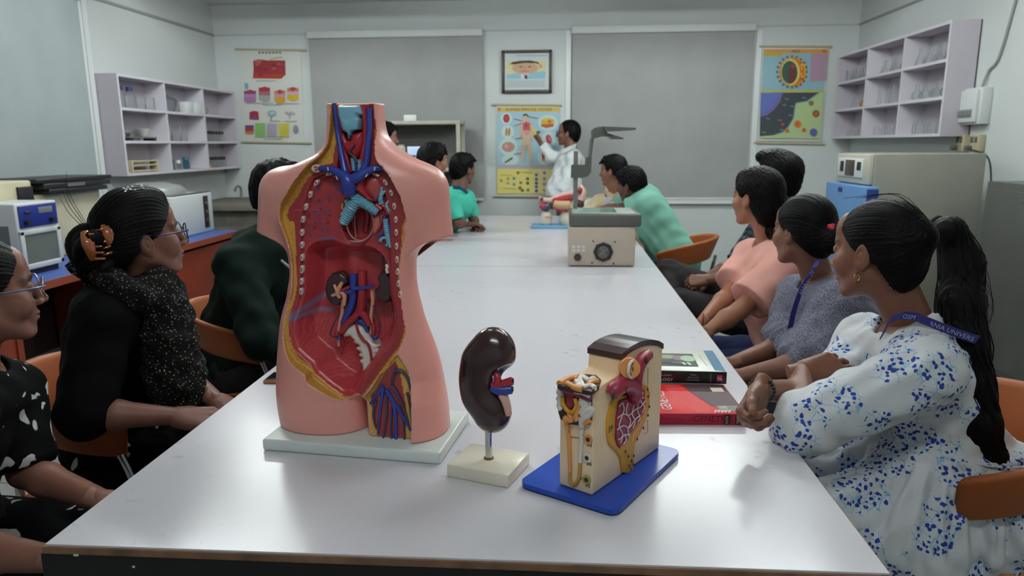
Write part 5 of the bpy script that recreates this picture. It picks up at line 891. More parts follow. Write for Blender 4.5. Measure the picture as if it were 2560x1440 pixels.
text_mesh(b, 'Principles of', Ms @ Matrix.Translation((RL*.25, .010, 0)), .0165, lin((100, 24, 40)), wx=.95); text_mesh(b, 'GENETICS', Ms @ Matrix.Translation((RL*.535, .009, 0)), .0215, lin((60, 16, 26)), wx=1.0)
for x0, x1, s in ((.80, .858, 'SIXTH'), (.90, .945, 'WILEY')): flat(b, Ms, [(RL*x0, .002), (RL*x1, .002), (RL*x1, H1-.002), (RL*x0, H1-.002)], .0001, (52, 26, 32)); text_mesh(b, s, Ms @ Matrix.Translation((RL*(x0+x1)/2+.003, .003, .0003)) @ Matrix.Rotation(math.pi/2, 4, 'Z'), .009, lin((190, 170, 160)), wx=.8)
obj('spine_print', b, m_print, sp)
q = PZ(1815, 960, TT+H1); H2 = .034; BL = .262; t, M, cv, sp = book('textbook', 'thick white covered textbook with a black spine stacked on the red book', (q[0]-BL, q[1]+.004, TT+H1+.001), BL, .205, H2, math.radians(-1.5), mat('book_white', (226, 226, 214), .3), mat('book_black', (26, 26, 28), .32))
b = B(); zt = H2+.0003; flat(b, M, [(BL-.03, .012), (BL-.002, .002), (BL-.002, .203), (BL-.03, .203)], zt, (48, 106, 138)); flat(b, M, [(.03, .04), (BL*.74, .04), (BL*.74, .165), (.03, .165)], zt, (54, 62, 62))
for x, y, a, c, cc in ((.12, .13, .03, .02, (150, 146, 120)), (.15, .12, .02, .025, (140, 110, 112)), (.175, .115, .022, .03, (168, 196, 160)), (.07, .12, .03, .02, (96, 110, 90)), (.10, .08, .04, .016, (40, 46, 48)), (.06, .07, .02, .012, (120, 128, 116)), (.15, .07, .03, .01, (80, 92, 90))): flat(b, M, [(x+a*math.cos(k*.52), y+c*math.sin(k*.52)) for k in range(12)], zt+.0002+.0001*len(b.f) % .001, cc)
for k in range(2): flat(b, M, [(.155+.014*k, .05), (.163+.014*k, .05), (.158+.014*k, .075), (.15+.014*k, .075)], zt+.0014, (200, 206, 200))
b.tube([(M @ Vector((BL*.83, .05, zt)))[:], (M @ Vector((BL*.81, .15, zt)))[:]], .0005, 5, 0, lin((90, 96, 96)), sub=1); obj('cover_print', b, m_print, cv)
b = B(); Ms = M @ Matrix.Translation((0, -.0024, 0)) @ Matrix.Rotation(math.pi/2, 4, 'X')
text_mesh(b, 'MICROBIOLOGY', Ms @ Matrix.Translation((BL*.455, .005, 0)), .0125, lin((214, 214, 210)), align='RIGHT'); text_mesh(b, "PRESCOTT, HARLEY, AND KLEIN'S", Ms @ Matrix.Translation((BL*.44, .0195, 0)), .0062, lin((190, 190, 186)), align='RIGHT')
for k, s in enumerate(('Willey', 'Sherwood', 'Woolverton')): text_mesh(b, s, Ms @ Matrix.Translation((BL*.66, .022-.007*k, 0)), .0068, lin((170, 170, 166)), align='CENTER')
text_mesh(b, 'SEVENTH', Ms @ Matrix.Translation((BL*.845, .006, 0)) @ Matrix.Rotation(math.pi/2, 4, 'Z'), .0055, lin((170, 170, 166))); flat(b, Ms, [(BL*.9, .008), (BL*.955, .008), (BL*.955, .025), (BL*.9, .025)], .0002, (190, 60, 84)); text_mesh(b, 'Mc', Ms @ Matrix.Translation((BL*.908, .0115, .0004)), .0105, lin((232, 220, 220)))
obj('spine_print', b, m_print, sp)
t = thing('smartphone', (-.78, 1.94, TT), 'black smartphone in an orange brown case lying at the left table edge', 'phone'); p = PZ(657, 960)
obj('case', B().rbox((p[0], p[1], TT+.0005), (p[0]+.155, p[1]+.078, TT+.011), .004, 3), mat('case_orange', (156, 100, 50), .5), t); obj('screen', B().rbox((p[0]+.003, p[1]+.003, TT+.0095), (p[0]+.152, p[1]+.075, TT+.0118), .001), mat('screen_black', (20, 23, 28), .08), t)
# ================================================================== OVERHEAD PROJECTOR
t = thing('overhead_projector', (.226, 4.13, TT), 'beige overhead projector with a dark grey top and folding mirror head', 'projector'); x0, x1, y0, y1 = .032, .421, 3.942, 4.33
m_pj = mat('projector_beige', (180, 168, 153), .5, var=.03); m_pd = mat('projector_grey', (82, 84, 80), .5); m_pl = mat('projector_light_grey', (142, 150, 142), .5)
obj('body', B().rbox((x0, y0, TT+.004), (x1-.02, y1, .972), .008), m_pj, t); obj('top_housing', B().rbox((x0+.004, y0-.002, .972), (x1+.01, y1+.004, 1.045), .014, 3).rbox((x0+.02, y0+.02, 1.04), (x1-.02, y1-.02, 1.047), .003, 2, 1), [m_pd, m_pl], t); obj('stage_glass', B().box((x0+.055, y0+.05, 1.0465), (x1-.12, y1-.06, 1.0485)), mat('stage_glass', (120, 168, 150), .1), t)
for x in (x0+.03, x1-.05): obj('foot', B().box((x-.015, y0+.02, TT), (x+.015, y1-.02, TT+.005)), m_blk, t)
fc = PY(1508, 630, y0); fr_ = .032*1.72; b = B().tube([(fc[0], y0-.001, fc[2]), (fc[0], y0-.009, fc[2])], fr_, 8, sub=1); fan = obj('fan_guard', b, m_blk, t)
for r in (.031, .024, .017, .010): obj('guard_ring', B().tube([(fc[0]+r*math.cos(a), y0-.0095, fc[2]+r*math.sin(a)) for a in np.linspace(0, 2*math.pi, 25)], .0016, 6, sub=1, cap=False), mat('guard_grey', (124, 124, 120), .35, metal=.5), fan)
for k in range(4): a = .6+math.pi/2*k; obj('guard_spoke', B().tube([(fc[0], y0-.0095, fc[2]), (fc[0]+.032*math.cos(a), y0-.0095, fc[2]+.032*math.sin(a))], .0018, 6, sub=1), mat('guard_grey'), fan)
for u, v in ((1483, 603), (1537, 605), (1480, 657), (1534, 659)): p = PY(u, v, y0); obj('screw', B().tube([(p[0], y0, p[2]), (p[0], y0-.003, p[2])], .005, 10, sub=1), m_blk, t)
p = PY(1444, 643, y0); obj('power_inlet', B().tube([(p[0], y0, p[2]), (p[0], y0-.008, p[2])], .022, 6, sub=1).box((p[0]-.008, y0-.009, p[2]-.006), (p[0]+.008, y0-.0075, p[2]+.006)), mat('inlet_brown', (54, 46, 42), .5), t)
p = PY(1446, 621, y0); b = B()
for k in range(3):
    for j in range(2): b.box((p[0]-.036+.027*k, y0-.0015, p[2]-.018+.02*j), (p[0]-.036+.027*k+.019, y0, p[2]-.018+.02*j+.014))
obj('rating_label', b, mat('label_white', (206, 204, 200), .5), t); p = PY(1590, 570, y0); b = B(); [b.box((p[0]-.03+.012*k, y0-.001, p[2]-.003), (p[0]-.022+.012*k, y0, p[2]+.003)) for k in range(4)]; obj('nameplate', b, mat('plate_brown', (150, 134, 120), .5), t)
yp = 4.24; q = lambda u, v: PY(u, v, yp); m_post = mat('post_grey', (120, 122, 118), .35, metal=.4); a, c = q(1438, 525), q(1441, 378); obj('post', B().box((a[0]-.013, yp-.013, 1.04), (a[0]+.013, yp+.013, c[2])), m_post, t)
def extr(pts, y0, y1, r=.003):
    P = [PY(u, v, yp) for u, v in pts]; b = B(); P2 = [(p[0], p[2]) for p in P]; M = Matrix(((1, 0, 0, 0), (0, 0, 1, 0), (0, 1, 0, 0), (0, 0, 0, 1))); ar = sum(P2[i][0]*P2[(i+1) % len(P2)][1]-P2[(i+1) % len(P2)][0]*P2[i][1] for i in range(len(P2))); return b.prism(P2 if ar < 0 else P2[::-1], y0, y1, M=M)
obj('carriage', extr([(1428, 412), (1462, 412), (1466, 393), (1479, 391), (1477, 430), (1470, 440), (1456, 444), (1427, 444)], yp-.035, yp+.035), m_pd, t); a, c = q(1474, 393), q(1480, 345); obj('arm', B().tube([a, c], .011, 8, sub=1), m_post, t)
h = obj('mirror_head', extr([(1478, 327), (1486, 320), (1500, 317), (1512, 321), (1518, 335), (1523, 341), (1505, 341), (1490, 345), (1479, 349)], yp-.05, yp+.05), m_pd, t)
obj('mirror_flap', extr([(1506, 317), (1586, 320), (1586, 325), (1512, 329)], yp-.09, yp+.09), m_pd, h); obj('lens_arm', extr([(1513, 333), (1521, 334), (1557, 345), (1557, 348), (1530, 348)], yp-.06, yp+.06), m_pd, h); obj('lens', extr([(1518, 339), (1530, 347), (1524, 349), (1513, 343)], yp-.03, yp+.03), mat('lens_glass', (210, 214, 214), .1), h)
# ================================================================== EAR MODEL
ye = 5.76; t = thing('ear_model', (-.1, ye+.1, TT), 'anatomical ear model on a light blue base behind the projector', 'anatomical model'); p = PZ(1328, 572); e = lambda u, v, dy=.06: PY(u, v, ye+dy)
obj('base', B().rbox((p[0], p[1], TT), (p[0]+.46, p[1]+.24, TT+.022), .003), mat('base_lightblue', (108, 164, 204), .4), t); m_ec = mat('ear_cream', (216, 206, 186), .45, var=.04)
g = G((-.24, ye+.0, .76), (.28, ye+.26, 1.12), .006); a = e(1370, 545, .1)
g.cap(e(1366, 553, .1), e(1366, 540, .1), .048, .044, .02).cap(e(1420, 550, .13), e(1470, 548, .13), .075, .075, .03).ell(e(1445, 525, .13), (.13, .08, .09), k=.03).ell(e(1420, 513, .02), (.09, .06, .055), k=.01, sub=True).cap(e(1478, 520, .14), e(1520, 535, .14), .075, .06, .02); g.plane((0, 0, TT+.02), (0, 0, -1)); P, Q = g.mesh(); np_obj('body', [(P, Q, (1, 1, 1), 0)], m_ec, t)
obj('skull_strip', B().tube([e(1347, 500, .1), e(1362, 501, .1), e(1380, 500, .1), e(1400, 490, .1), e(1425, 484, .1), e(1446, 482, .1)], [.03, .024, .022, .022, .022, .026], 12), mat('skin_pink', (214, 178, 170), .45), t)
obj('pinna', B().tube([e(1452, 500, .1), e(1457, 480, .1), e(1450, 462, .1)], [.055, .05, .02], 14, flat=.6), mat('skin_pink'), t); obj('canal_opening', B().ball(e(1450, 477, .06), (.022, .012, .03), 14), mat('canal_red', (124, 48, 46), .5), t)
obj('muscle_strip', B().tube([e(1382, 500, .08), e(1400, 498, .08), e(1430, 494, .08)], [.012, .02, .024], 12), m_cr, t); obj('muscle_strip', B().tube([e(1384, 520, .07), e(1400, 524, .07), e(1420, 528, .07)], [.01, .012, .012], 10), mat('strip_red', (176, 50, 46), .45), t)
obj('middle_ear', B().tube([e(1384, 508, .08), e(1400, 512, .08), e(1425, 513, .08)], [.03, .04, .04], 14), mat('tan_bone', (196, 160, 120), .45), t); obj('ear_drum', B().ball(e(1450, 513, .07), (.035, .02, .045), 16), mat('drum_dark', (66, 30, 32), .4), t)
obj('cochlea', B().ball(e(1364, 518, .08), (.042, .04, .035), 16), mat('cochlea_slate', (56, 66, 80), .4), t); obj('cochlea_core', B().ball(e(1357, 516, .05), (.026, .02, .024), 14), mat('core_red', (160, 40, 66), .4), t); obj('canal_stub', B().tube([e(1354, 502, .07), e(1354, 494, .07)], .014, 12, sub=1), mat('canal_red'), t); obj('groove_line', B().tube([e(1362, 541, .05), e(1374, 543, .05), e(1384, 545, .055)], .003, 6), mat('groove_pink', (196, 110, 96), .5), t)
# ================================================================== CHAIRS
m_ch = mat('chair_tan', (150, 80, 38), .5, .25, var=.05, vscale=6, bump=(180, .06)); m_chr = mat('chrome'); m_seat = mat('seat_orange', (196, 110, 66), .5)
def chair(x, y, face, label, zt=.84, w=.25):
    """tub chair: face = direction the sitter looks, degrees from +Y towards -X"""
    t = thing('tub_chair', (x, y, 0), label, 'chair', 'tan tub chairs round the tables'); M = Matrix.Translation((x, y, 0)) @ Matrix.Rotation(math.radians(face), 4, 'Z')
    n = 90; vs = []; fs = []
    for i in range(n+1):
        f = math.sin((2*i/n-1)*math.pi/2)*.4+(2*i/n-1)*.6; ph = f*math.radians(118); cx, cy = (w+.01)*math.sin(ph), -.23*math.cos(ph)+.02; nx, ny = math.sin(ph), -math.cos(ph); hz = .082-.018*abs(f)**2; zc_ = zt-.082-.085*abs(f)**2; e_ = max(0, abs(f)-.955)/.045; s = math.sqrt(max(0, 1-e_**2))*.99+.01; hz -= .02*(1-s); sec = rrect(-.017*s, -hz, .017*s, hz, .0168*s+.00005, 6); m = len(sec)
        for dx, dz in sec: lean = .03*(dz/hz); vs.append((cx+nx*(dx+lean), cy+ny*(dx+lean), zc_+dz))
    for i in range(n):
        for k in range(m): fs.append((i*m+k, i*m+(k+1) % m, (i+1)*m+(k+1) % m, (i+1)*m+k))
    fs += [tuple(range(m))[::-1], tuple(range(n*m, n*m+m))]; obj('backrest', B().add(vs, fs, smooth=True, M=M), m_ch, t, smooth=True)
    obj('seat', B().rbox((-.21, -.2, .39), (.21, .22, .445), .025, 3, M=M), m_seat, t)
    for sx_ in (-1, 1):
        obj('leg', B().tube([(sx_*.225, .10, zt-.2), (sx_*.22, .14, .42), (sx_*.23, .19, .0)], .012, 10, M=M), m_chr, t); obj('leg', B().tube([(sx_*.15, -.23, zt-.16), (sx_*.17, -.2, .42), (sx_*.2, -.24, .0)], .012, 10, M=M), m_chr, t)
    obj('seat_rail', B().tube([(-.22, .14, .385), (.22, .14, .385)], .010, 8, sub=1, M=M).tube([(-.17, -.18, .385), (.17, -.18, .385)], .010, 8, sub=1, M=M), m_chr, t)
    return t
# ================================================================== PEOPLE
def PD(u, v, d): return CAM+ray(u, v)*d
V = lambda *a: np.array(a, float)
nrm = lambda a: np.asarray(a, float)/(np.linalg.norm(a)+1e-12)
def rot(yaw, pitch=0, roll=0): return np.array(Euler((math.radians(pitch), math.radians(roll), math.radians(yaw)), 'YXZ').to_matrix()) if False else np.array(Matrix.Rotation(math.radians(yaw), 3, 'Z') @ Matrix.Rotation(math.radians(pitch), 3, 'X') @ Matrix.Rotation(math.radians(roll), 3, 'Y'))
m_skin = mat('skin', None, .48, .4, bump=(300, .04), var=.05, vscale=30); m_eye = mat('eye_surface', None, .12, .5)
def hairmat(name, rgb, sc=(1, 1, 1)): return mat(name, rgb, .5, .09, bump=(150, .3, sc), var=.3, vscale=60)
m_hair = hairmat('black_hair', (8, 7, 7)); m_hair2 = hairmat('black_hair_long', (12, 9, 9), (6, 6, .25))
def cloth(name, rgb, sc=18, st=.35, rough=.85, var=.06): return mat(name, rgb, rough, .1, bump=(sc, st), var=var, vscale=10)
# ---- head: local axes x right, y towards the face, z up; eyes at half its height
def head_mesh(hc, R, s, nb, skin, h=.0026, fem=True, lips=(.82, .62, .62), brow=True, beard=0):
    nl = R.T@(np.asarray(nb)-hc)/s; g = G((-.096, -.125, -.19), (.096, .135, .135), h)
    jw = .9 if fem else 1.0
    g.ell((0, -.012, .034), (.074, .094, .084)).ell((0, .030, -.018), (.060, .062, .088), k=.02)
    for x in (-1, 1):
        g.cap((x*.050*jw, .0, -.048), (x*.022*jw, .062, -.092), .022, .017, .02)              # jaw
        g.ell((x*.042, .056, -.026), (.026, .028, .030), k=.018)                              # cheek
        g.cap((x*.014, .086, .026), (x*.046, .070, .024), .010, .009, .012)                   # brow ridge
    g.ell((0, .074, -.094), (.020, .017, .017), k=.016).ell((0, .066, .055), (.05, .025, .04), k=.02)
    g.ell((0, .078, -.055), (.03, .018, .03), k=.014)                                         # mouth mound
    for x in (-1, 1): g.ell((x*.032, .093, .007), (.017, .014, .011), k=.012, sub=True)      # sockets
    g.chain([(0, .088, .014), (0, .097, -.004), (0, .111, -.027)], [.008, .0085, .0105], .008).ell((0, .113, -.029), (.0105, .0105, .009), k=.006)
    for x in (-1, 1): g.ell((x*.0125, .101, -.033), (.0075, .0105, .0075), k=.005).ell((x*.007, .106, -.040), (.0035, .005, .003), k=.003, sub=True)
    g.ell((0, .093, -.0555), (.023, .0085, .0055), k=.005).ell((0, .0915, -.0665), (.020, .0085, .0062), k=.005).cap((-.024, .0925, -.0612), (.024, .0925, -.0612), .0015, k=.003, sub=True)
    for x in (-1, 1):
        g.ell((x*.032, .0795, .007), (.0145, .0125, .0125), k=.003).ell((x*.032, .0935, .0065), (.0115, .008, .0045), k=.002, sub=True)
        Re = rot(0, 0, 0)@np.array(Matrix.Rotation(-x*.42, 3, 'Z') @ Matrix.Rotation(.2, 3, 'X'))
        g.ell((x*.078, -.012, -.008), (.0085, .0185, .031), Re, .006).ell((x*.0765, -.004, -.033), (.0065, .009, .010), Re, .006)
        g.ell((x*.0885, -.009, -.004), (.0075, .011, .019), Re, .004, sub=True).ell((x*.081, -.008, -.008), (.0045, .006, .010), Re, .004)
    g.cap((0, -.022, -.045), nl, .050 if fem else .056, .052 if fem else .06, .022)
    if fem is False: g.ell((0, .018, -.125), (.012, .014, .014), k=.015)
    P, Q = g.mesh(); C = np.tile(np.array(lin(skin)), (len(P), 1)); D = lambda c, r: np.sqrt(sum(((P[:, i]-c[i])/r[i])**2 for i in range(3)))
    f = np.clip(1.4-np.minimum(D((0, .097, -.0555), (.022, .012, .006)), D((0, .096, -.0665), (.019, .012, .0068)))*1.0, 0, 1)[:, None]*.8; C = C*(1-f)+f*C*np.array(lips)
    if brow:
        for x in (-1, 1): f = np.clip(2-D((x*.034, .088, .027), (.019, .02, .0042)), 0, 1)[:, None]*.85; C = C*(1-f)+f*np.array(lin((34, 28, 26)))
    if beard: f = np.clip(1.5-D((0, .07, -.085), (.06, .05, .035)), 0, 1)[:, None]*beard; C = C*(1-f)+f*np.array(lin((60, 50, 46)))
    if not fem: f = np.clip(1.5-D((0, .1, -.047), (.02, .014, .006)), 0, 1)[:, None]*.5; C = C*(1-f)+f*np.array(lin((50, 40, 36)))
    return hc+s*(P@R.T), Q, C, 0
def eyes(hc, R, s, parent):
    for x in (-1, 1):
        c = hc+s*(R@V(x*.032, .0795, .007)); M = Matrix([[*(R[i]*s), c[i]] for i in range(3)]+[[0, 0, 0, 1]]); b = B().ball((0, 0, 0), .0122, 16, col=lin((205, 198, 190)), M=M).ball((0, .0068, 0), .0062, 12, col=lin((40, 26, 20)), M=M); obj('eye', b, m_eye, parent)
# ---- hand: y along the fingers, z out of its back; side +1 right hand, -1 left hand
def hand_mesh(wr, dirv, back, side, curl, skin, s=1.0, thumb=(35, 25), h=.0024, spread=1.0):
    y = nrm(dirv); z = nrm(np.asarray(back)-np.dot(back, y)*y); x = np.cross(y, z); R = np.stack([x, y, z], 1); g = G((-.085, -.035, -.11), (.085, .20, .06), h)
    g.cap((0, -.03, 0), (0, .012, 0), .025, .024, .01, sq=((0, 0, 1), 1.3)); K = []
    for i, (fx, fy) in enumerate(((-.027, .088), (-.009, .093), (.010, .089), (.027, .079))):
        k = (fx*side, fy, 0); K.append(k); g.cap((fx*side*.55, .012, -.002), k, .0155, .0115, .012)
    g.ell((0, .05, -.010), (.034, .04, .012), k=.012).ell((-.024*side, .034, -.012), (.017, .026, .015), k=.012)
    for i, (k, L, r) in enumerate(zip(K, (.068, .075, .070, .054), (.0088, .009, .0086, .0076))):
        c = curl[i] if isinstance(curl[0], (tuple, list)) else curl; p = np.array(k); a = 0; sp = (i-1.5)*.06*side*spread
        for j, (q, ang) in enumerate(zip((.46, .30, .24), c)):
            a += math.radians(ang); d = V(math.sin(sp)*max(0, math.cos(a)), math.cos(a), -math.sin(a)); e = p+d*L*q; rr = r*(1-.10*j); g.cap(p, e, rr, rr*.93, .003 if j else .006); g.ell(p, rr*1.06, k=.004); p = e
    t1, t2 = [math.radians(t) for t in thumb]; p0 = V(-.024*side, .026, -.008); d1 = V(-side*math.sin(t1)*.9, math.cos(t1), -.35); p1 = p0+nrm(d1)*.045; d2 = V(-side*math.sin(t1-t2), math.cos(t1-t2), -.45); p2 = p1+nrm(d2)*.034; p3 = p2+nrm(d2+V(side*.25, 0, -.1))*.026
    g.chain([p0, p1, p2, p3], [.0155, .0118, .0102, .0082], .006)
    P, Q = g.mesh(); return np.asarray(wr)+s*(P@R.T), Q, np.array(lin(skin)), 0
# ---- body from joints
def frame_of(J):
    u = nrm(J['nb']-J['pel']); r = nrm(J['shR']-J['shL']); r = nrm(r-u*np.dot(r, u)); f = np.cross(u, r); return u, r, f
def torso_prims(g, J, inf=0, fem=False, bulk=1.0):
    u, r, f = frame_of(J); T = np.stack([r, f, u], 1); pr = J['pr']; pf = np.cross((0, 0, 1.0), pr); PT = np.stack([pr, pf, V(0, 0, 1)], 1); L = np.linalg.norm(J['nb']-J['pel']); b = bulk
    g.ell(J['pel']+V(0, 0, .02), np.array((.165*b, .125, .12))+inf, PT, .05).ell(J['pel']+u*L*.36, np.array((.128*b, .105*b, .16))+inf, T, .06).ell(J['pel']+u*L*.68, np.array((.148*b, .108*b, .165))+inf, T, .05)
    g.cap(J['shL'], J['shR'], .05+inf, .05+inf, .05); g.cap(J['nb']-u*.05-f*.01, J['shL']+u*.0, .055+inf, .045+inf, .03); g.cap(J['nb']-u*.05-f*.01, J['shR'], .055+inf, .045+inf, .03)
    if fem:
        for s in (-1, 1): g.ell(J['pel']+u*L*.66+f*.085+r*s*.068, .055+inf, k=.04)
def grid_for(J, h, keys, pad=.22):
    P = np.array([J[k] for k in keys]); return G(P.min(0)-pad, P.max(0)+pad, h)
def body_mesh(J, skin, h, fem, arms=(1, 1), legs=True, bulk=1.0):
    g = grid_for(J, h, ['pel', 'nb', 'shL', 'shR', 'elL', 'elR', 'wrL', 'wrR', 'knL', 'knR', 'anL', 'anR'] if legs else ['pel', 'nb', 'shL', 'shR', 'elL', 'elR', 'wrL', 'wrR'], .2); torso_prims(g, J, 0, fem, bulk); a = .9 if fem else 1.0
    for S in 'LR':
        d = nrm(J['wr'+S]-J['el'+S]); g.cap(J['sh'+S], J['el'+S], .048*a, .038*a, .02).cap(J['el'+S], J['el'+S]+d*.07, .038*a, .041*a, .015).cap(J['el'+S]+d*.07, J['wr'+S], .041*a, .0255*a, .015)
        if legs: g.cap(J['hip'+S], J['kn'+S], .078, .055, .03).cap(J['kn'+S], J['an'+S], .056, .037, .02).cap(J['an'+S]+V(0, 0, -.01), J['an'+S]+J['ff']*.17+V(0, 0, -.045), .036, .028, .015)
    g.cap(J['nb']-nrm(J['nb']-J['pel'])*.04, J['nb']+(J['hc']-J['nb'])*.35, .052 if fem else .06, .05 if fem else .058, .03)
    P, Q = g.mesh(); return P, Q, np.array(lin(skin)), 0
def folds(g, amp, f, seed=0):
    X, Y, Z = g.xyz(); a = amp*(np.sin(f*(X*.8+Z*1.1+.06*np.sin(f*.5*Y+seed))+seed)*np.sin(f*.55*(Y-.6*Z)+1.5*np.sin(f*.4*X+seed))+.5*np.sin(f*1.9*(Y*.7-X*.5+Z*.6)+seed*2)); g.D = (g.D+a).astype(np.float32)
def garment(name, J, m, parent, h, inf=.012, sl=(.6, .6), loose=.012, hem=-.06, fem=False, neck=.064, amp=.003, f=55, seed=0, extra=None, cutb=None, bulk=1.0, flare=0, neckdrop=.0):
    """upper garment; sl: sleeve length per arm (1 elbow, 2 wrist)"""
    ks = ['pel', 'nb', 'shL', 'shR']+[k+S for S, s_ in zip('LR', sl) for k in (('el', 'wr') if s_ > 1 else ('el',))]; g = grid_for(J, h, ks, .24 if not extra else .3); torso_prims(g, J, inf, fem, bulk); u, r, fw_ = frame_of(J)
    for S, s_ in zip('LR', sl):
        sh, el, wr = J['sh'+S], J['el'+S], J['wr'+S]
        if s_ <= 0: continue
        if s_ <= 1: e = sh+(el-sh)*s_; g.cap(sh, sh+(el-sh)*min(1.2, s_+.15), .05+loose, .044+loose+flare, .025, cut=[(e, el-sh)])
        else: e = el+(wr-el)*(s_-1); g.cap(sh, el, .05+loose, .043+loose, .025).cap(el, el+(wr-el)*min(1.1, s_-1+.1), .043+loose, .032+loose+flare, .02, cut=[(e, wr-el)])
    if extra: extra(g)
    if amp: folds(g, amp, f, seed)
    hemp = J['pel']+V(0, 0, hem); g.plane(hemp, (0, 0, -1), .004)
    nd = nrm(J['hc']-J['nb']); g.cap(J['nb']-u*(.012+neckdrop)+fw_*(.012+neckdrop), J['nb']+nd*.2, neck, neck*1.1, .008, sub=True)
    if cutb: cutb(g)
    P, Q = g.mesh(); P = smooth_mesh(P, Q, 1, .4); return np_obj(name, [(P, Q, (1, 1, 1), 0)], m, parent)
def trousers(J, m, parent, h, inf=.014, name='trousers', amp=.002, upto=1.95, shorts=None, seed=0):
    g = grid_for(J, h, ['pel', 'hipL', 'hipR', 'knL', 'knR']+(['anL', 'anR'] if upto > 1 else []), .2); PT = np.stack([J['pr'], np.cross((0, 0, 1.0), J['pr']), V(0, 0, 1)], 1); g.ell(J['pel']+V(0, 0, .01), np.array((.165, .125, .12))+inf, PT)
    for S in 'LR':
        g.cap(J['hip'+S], J['kn'+S], .082+inf, .058+inf, .03)
        if upto > 1: e = J['kn'+S]+(J['an'+S]-J['kn'+S])*(upto-1); g.cap(J['kn'+S], J['an'+S], .058+inf, .045+inf, .02, cut=[(e, J['an'+S]-J['kn'+S])])
    folds(g, amp, 60, seed); P, Q = g.mesh(); return np_obj(name, [(P, Q, (1, 1, 1), 0)], m, parent)
# ---- hair in head axes
HZ = [-.12, -.09, -.06, -.03, -.005, .02, .045, .07, .09, .11]
def hair_mesh(name, hc, R, s, m, parent, line, thick=.011, h=.003, zmin=-.085, extra=None, spike=.0015, freq=160, flow=None, ears=0.0, lo=(-.125, -.18, -.16), hi=(.125, .15, .19)):
    """line: the y of the hairline for each height in HZ (hair lies behind it)"""
    g = G(lo, hi, h); t = thick; g.ell((0, -.013, .035), (.074+t, .094+t, .084+t)); g.ell((0, -.04, -.02), (.066+t, .062+t, .075+t*.5), k=.03)
    X, Y, Z = g.xyz(); yl = np.interp(g.ax[2], HZ, line)[None, None, :]; wx = np.abs(X); g.D = np.maximum(g.D, (Y-(yl+.012*(wx < .0)))*.8).astype(np.float32); g.D = np.maximum(g.D, zmin-Z).astype(np.float32)
    for x in (-1, 1): g.ell((x*.083, -.008, -.012-ears), (.02, .021-ears*.3, .033-ears*.6), k=.008, sub=True)
    if extra: extra(g)
    X, Y, Z = g.xyz()
    if flow is not None:                                                   # strands running to the tie point
        a = np.arctan2(X-flow[0], Z-flow[2]+.0001*Y); g.D = (g.D+spike*(.55*np.sin(a*38+6*np.sin(a*5)+22*Y)+.7*np.sin(a*97+9*np.sin(a*3)+31*Y))).astype(np.float32)
    else: g.D = (g.D+spike*(np.sin(freq*(X+.4*Z)+3*np.sin(90*Y))*np.sin(freq*.8*(Y-.3*Z)+2*np.sin(70*X))+.5*np.sin(freq*2*(X-.5*Y+.7*Z)))).astype(np.float32)
    P, Q = g.mesh(); P = smooth_mesh(P, Q, 1, .3); return np_obj(name, [(hc+s*(P@R.T), Q, (1, 1, 1), 0)], m, parent)
def strands(b, path, n, spread, r=.0014, seed=1, flat=1.0, jitter=.02, lens=(.75, 1.0)):
    """n thin strands round a path of (point, half width) pairs"""
    q = np.random.default_rng(seed); P = np.array([p for p, _ in path]); W = np.array([w_ for _, w_ in path]); T = np.gradient(P, axis=0); T /= np.linalg.norm(T, axis=1)[:, None]
    for k in range(n):
        a = q.uniform(0, 2*math.pi); e = math.sqrt(q.uniform(.45, 1)); L = q.uniform(*lens); m = max(4, int(len(P)*L)); pts = []; tw_ = q.normal(0, .25)
        for i in range(m):
            sd = np.cross(T[i], (0, 0, 1.0)); sd = nrm(sd) if np.linalg.norm(sd) > .05 else V(1, 0, 0); up = np.cross(sd, T[i]); an = a+tw_*i/m*2; pts.append(P[i]+W[i]*e*(math.cos(an)*sd+flat*math.sin(an)*up)*spread+q.normal(0, jitter*W[i], 3))
        b.tube(pts, [r]*(m-1)+[r*.3], 5, sub=3, cap=False)
def boyhair(top=.02, front=.02, seed=0):
    def ex(g):
        q = np.random.default_rng(seed)
        g.ell((0, .005, .075), (.07, .088, .04+top), k=.02)
        for _ in range(26):
            a = q.uniform(0, 6.28); e = q.uniform(.2, 1); p = V(.058*e*math.cos(a), .01+.075*e*math.sin(a), .105-.03*e*e); d = nrm(V(q.normal(0, .5), .55+q.normal(0, .4), .7)); g.cap(p, p+d*(.02+top), .012, .004, .012)
        for _ in range(int(10+front*300)): x = q.uniform(-.055, .055); p = V(x, .06, .088); g.cap(p, p+V(q.normal(0, .012), .028, -.012-front*q.uniform(.4, 1.2)), .011, .003, .01)
    return ex
SHORT = [-.2, -.1, -.066, -.04, .006, .03, .045, .066, .082, .2]
LONGB = [-.06, -.04, -.03, -.014, .004, .028, .05, .070, .083, .2]
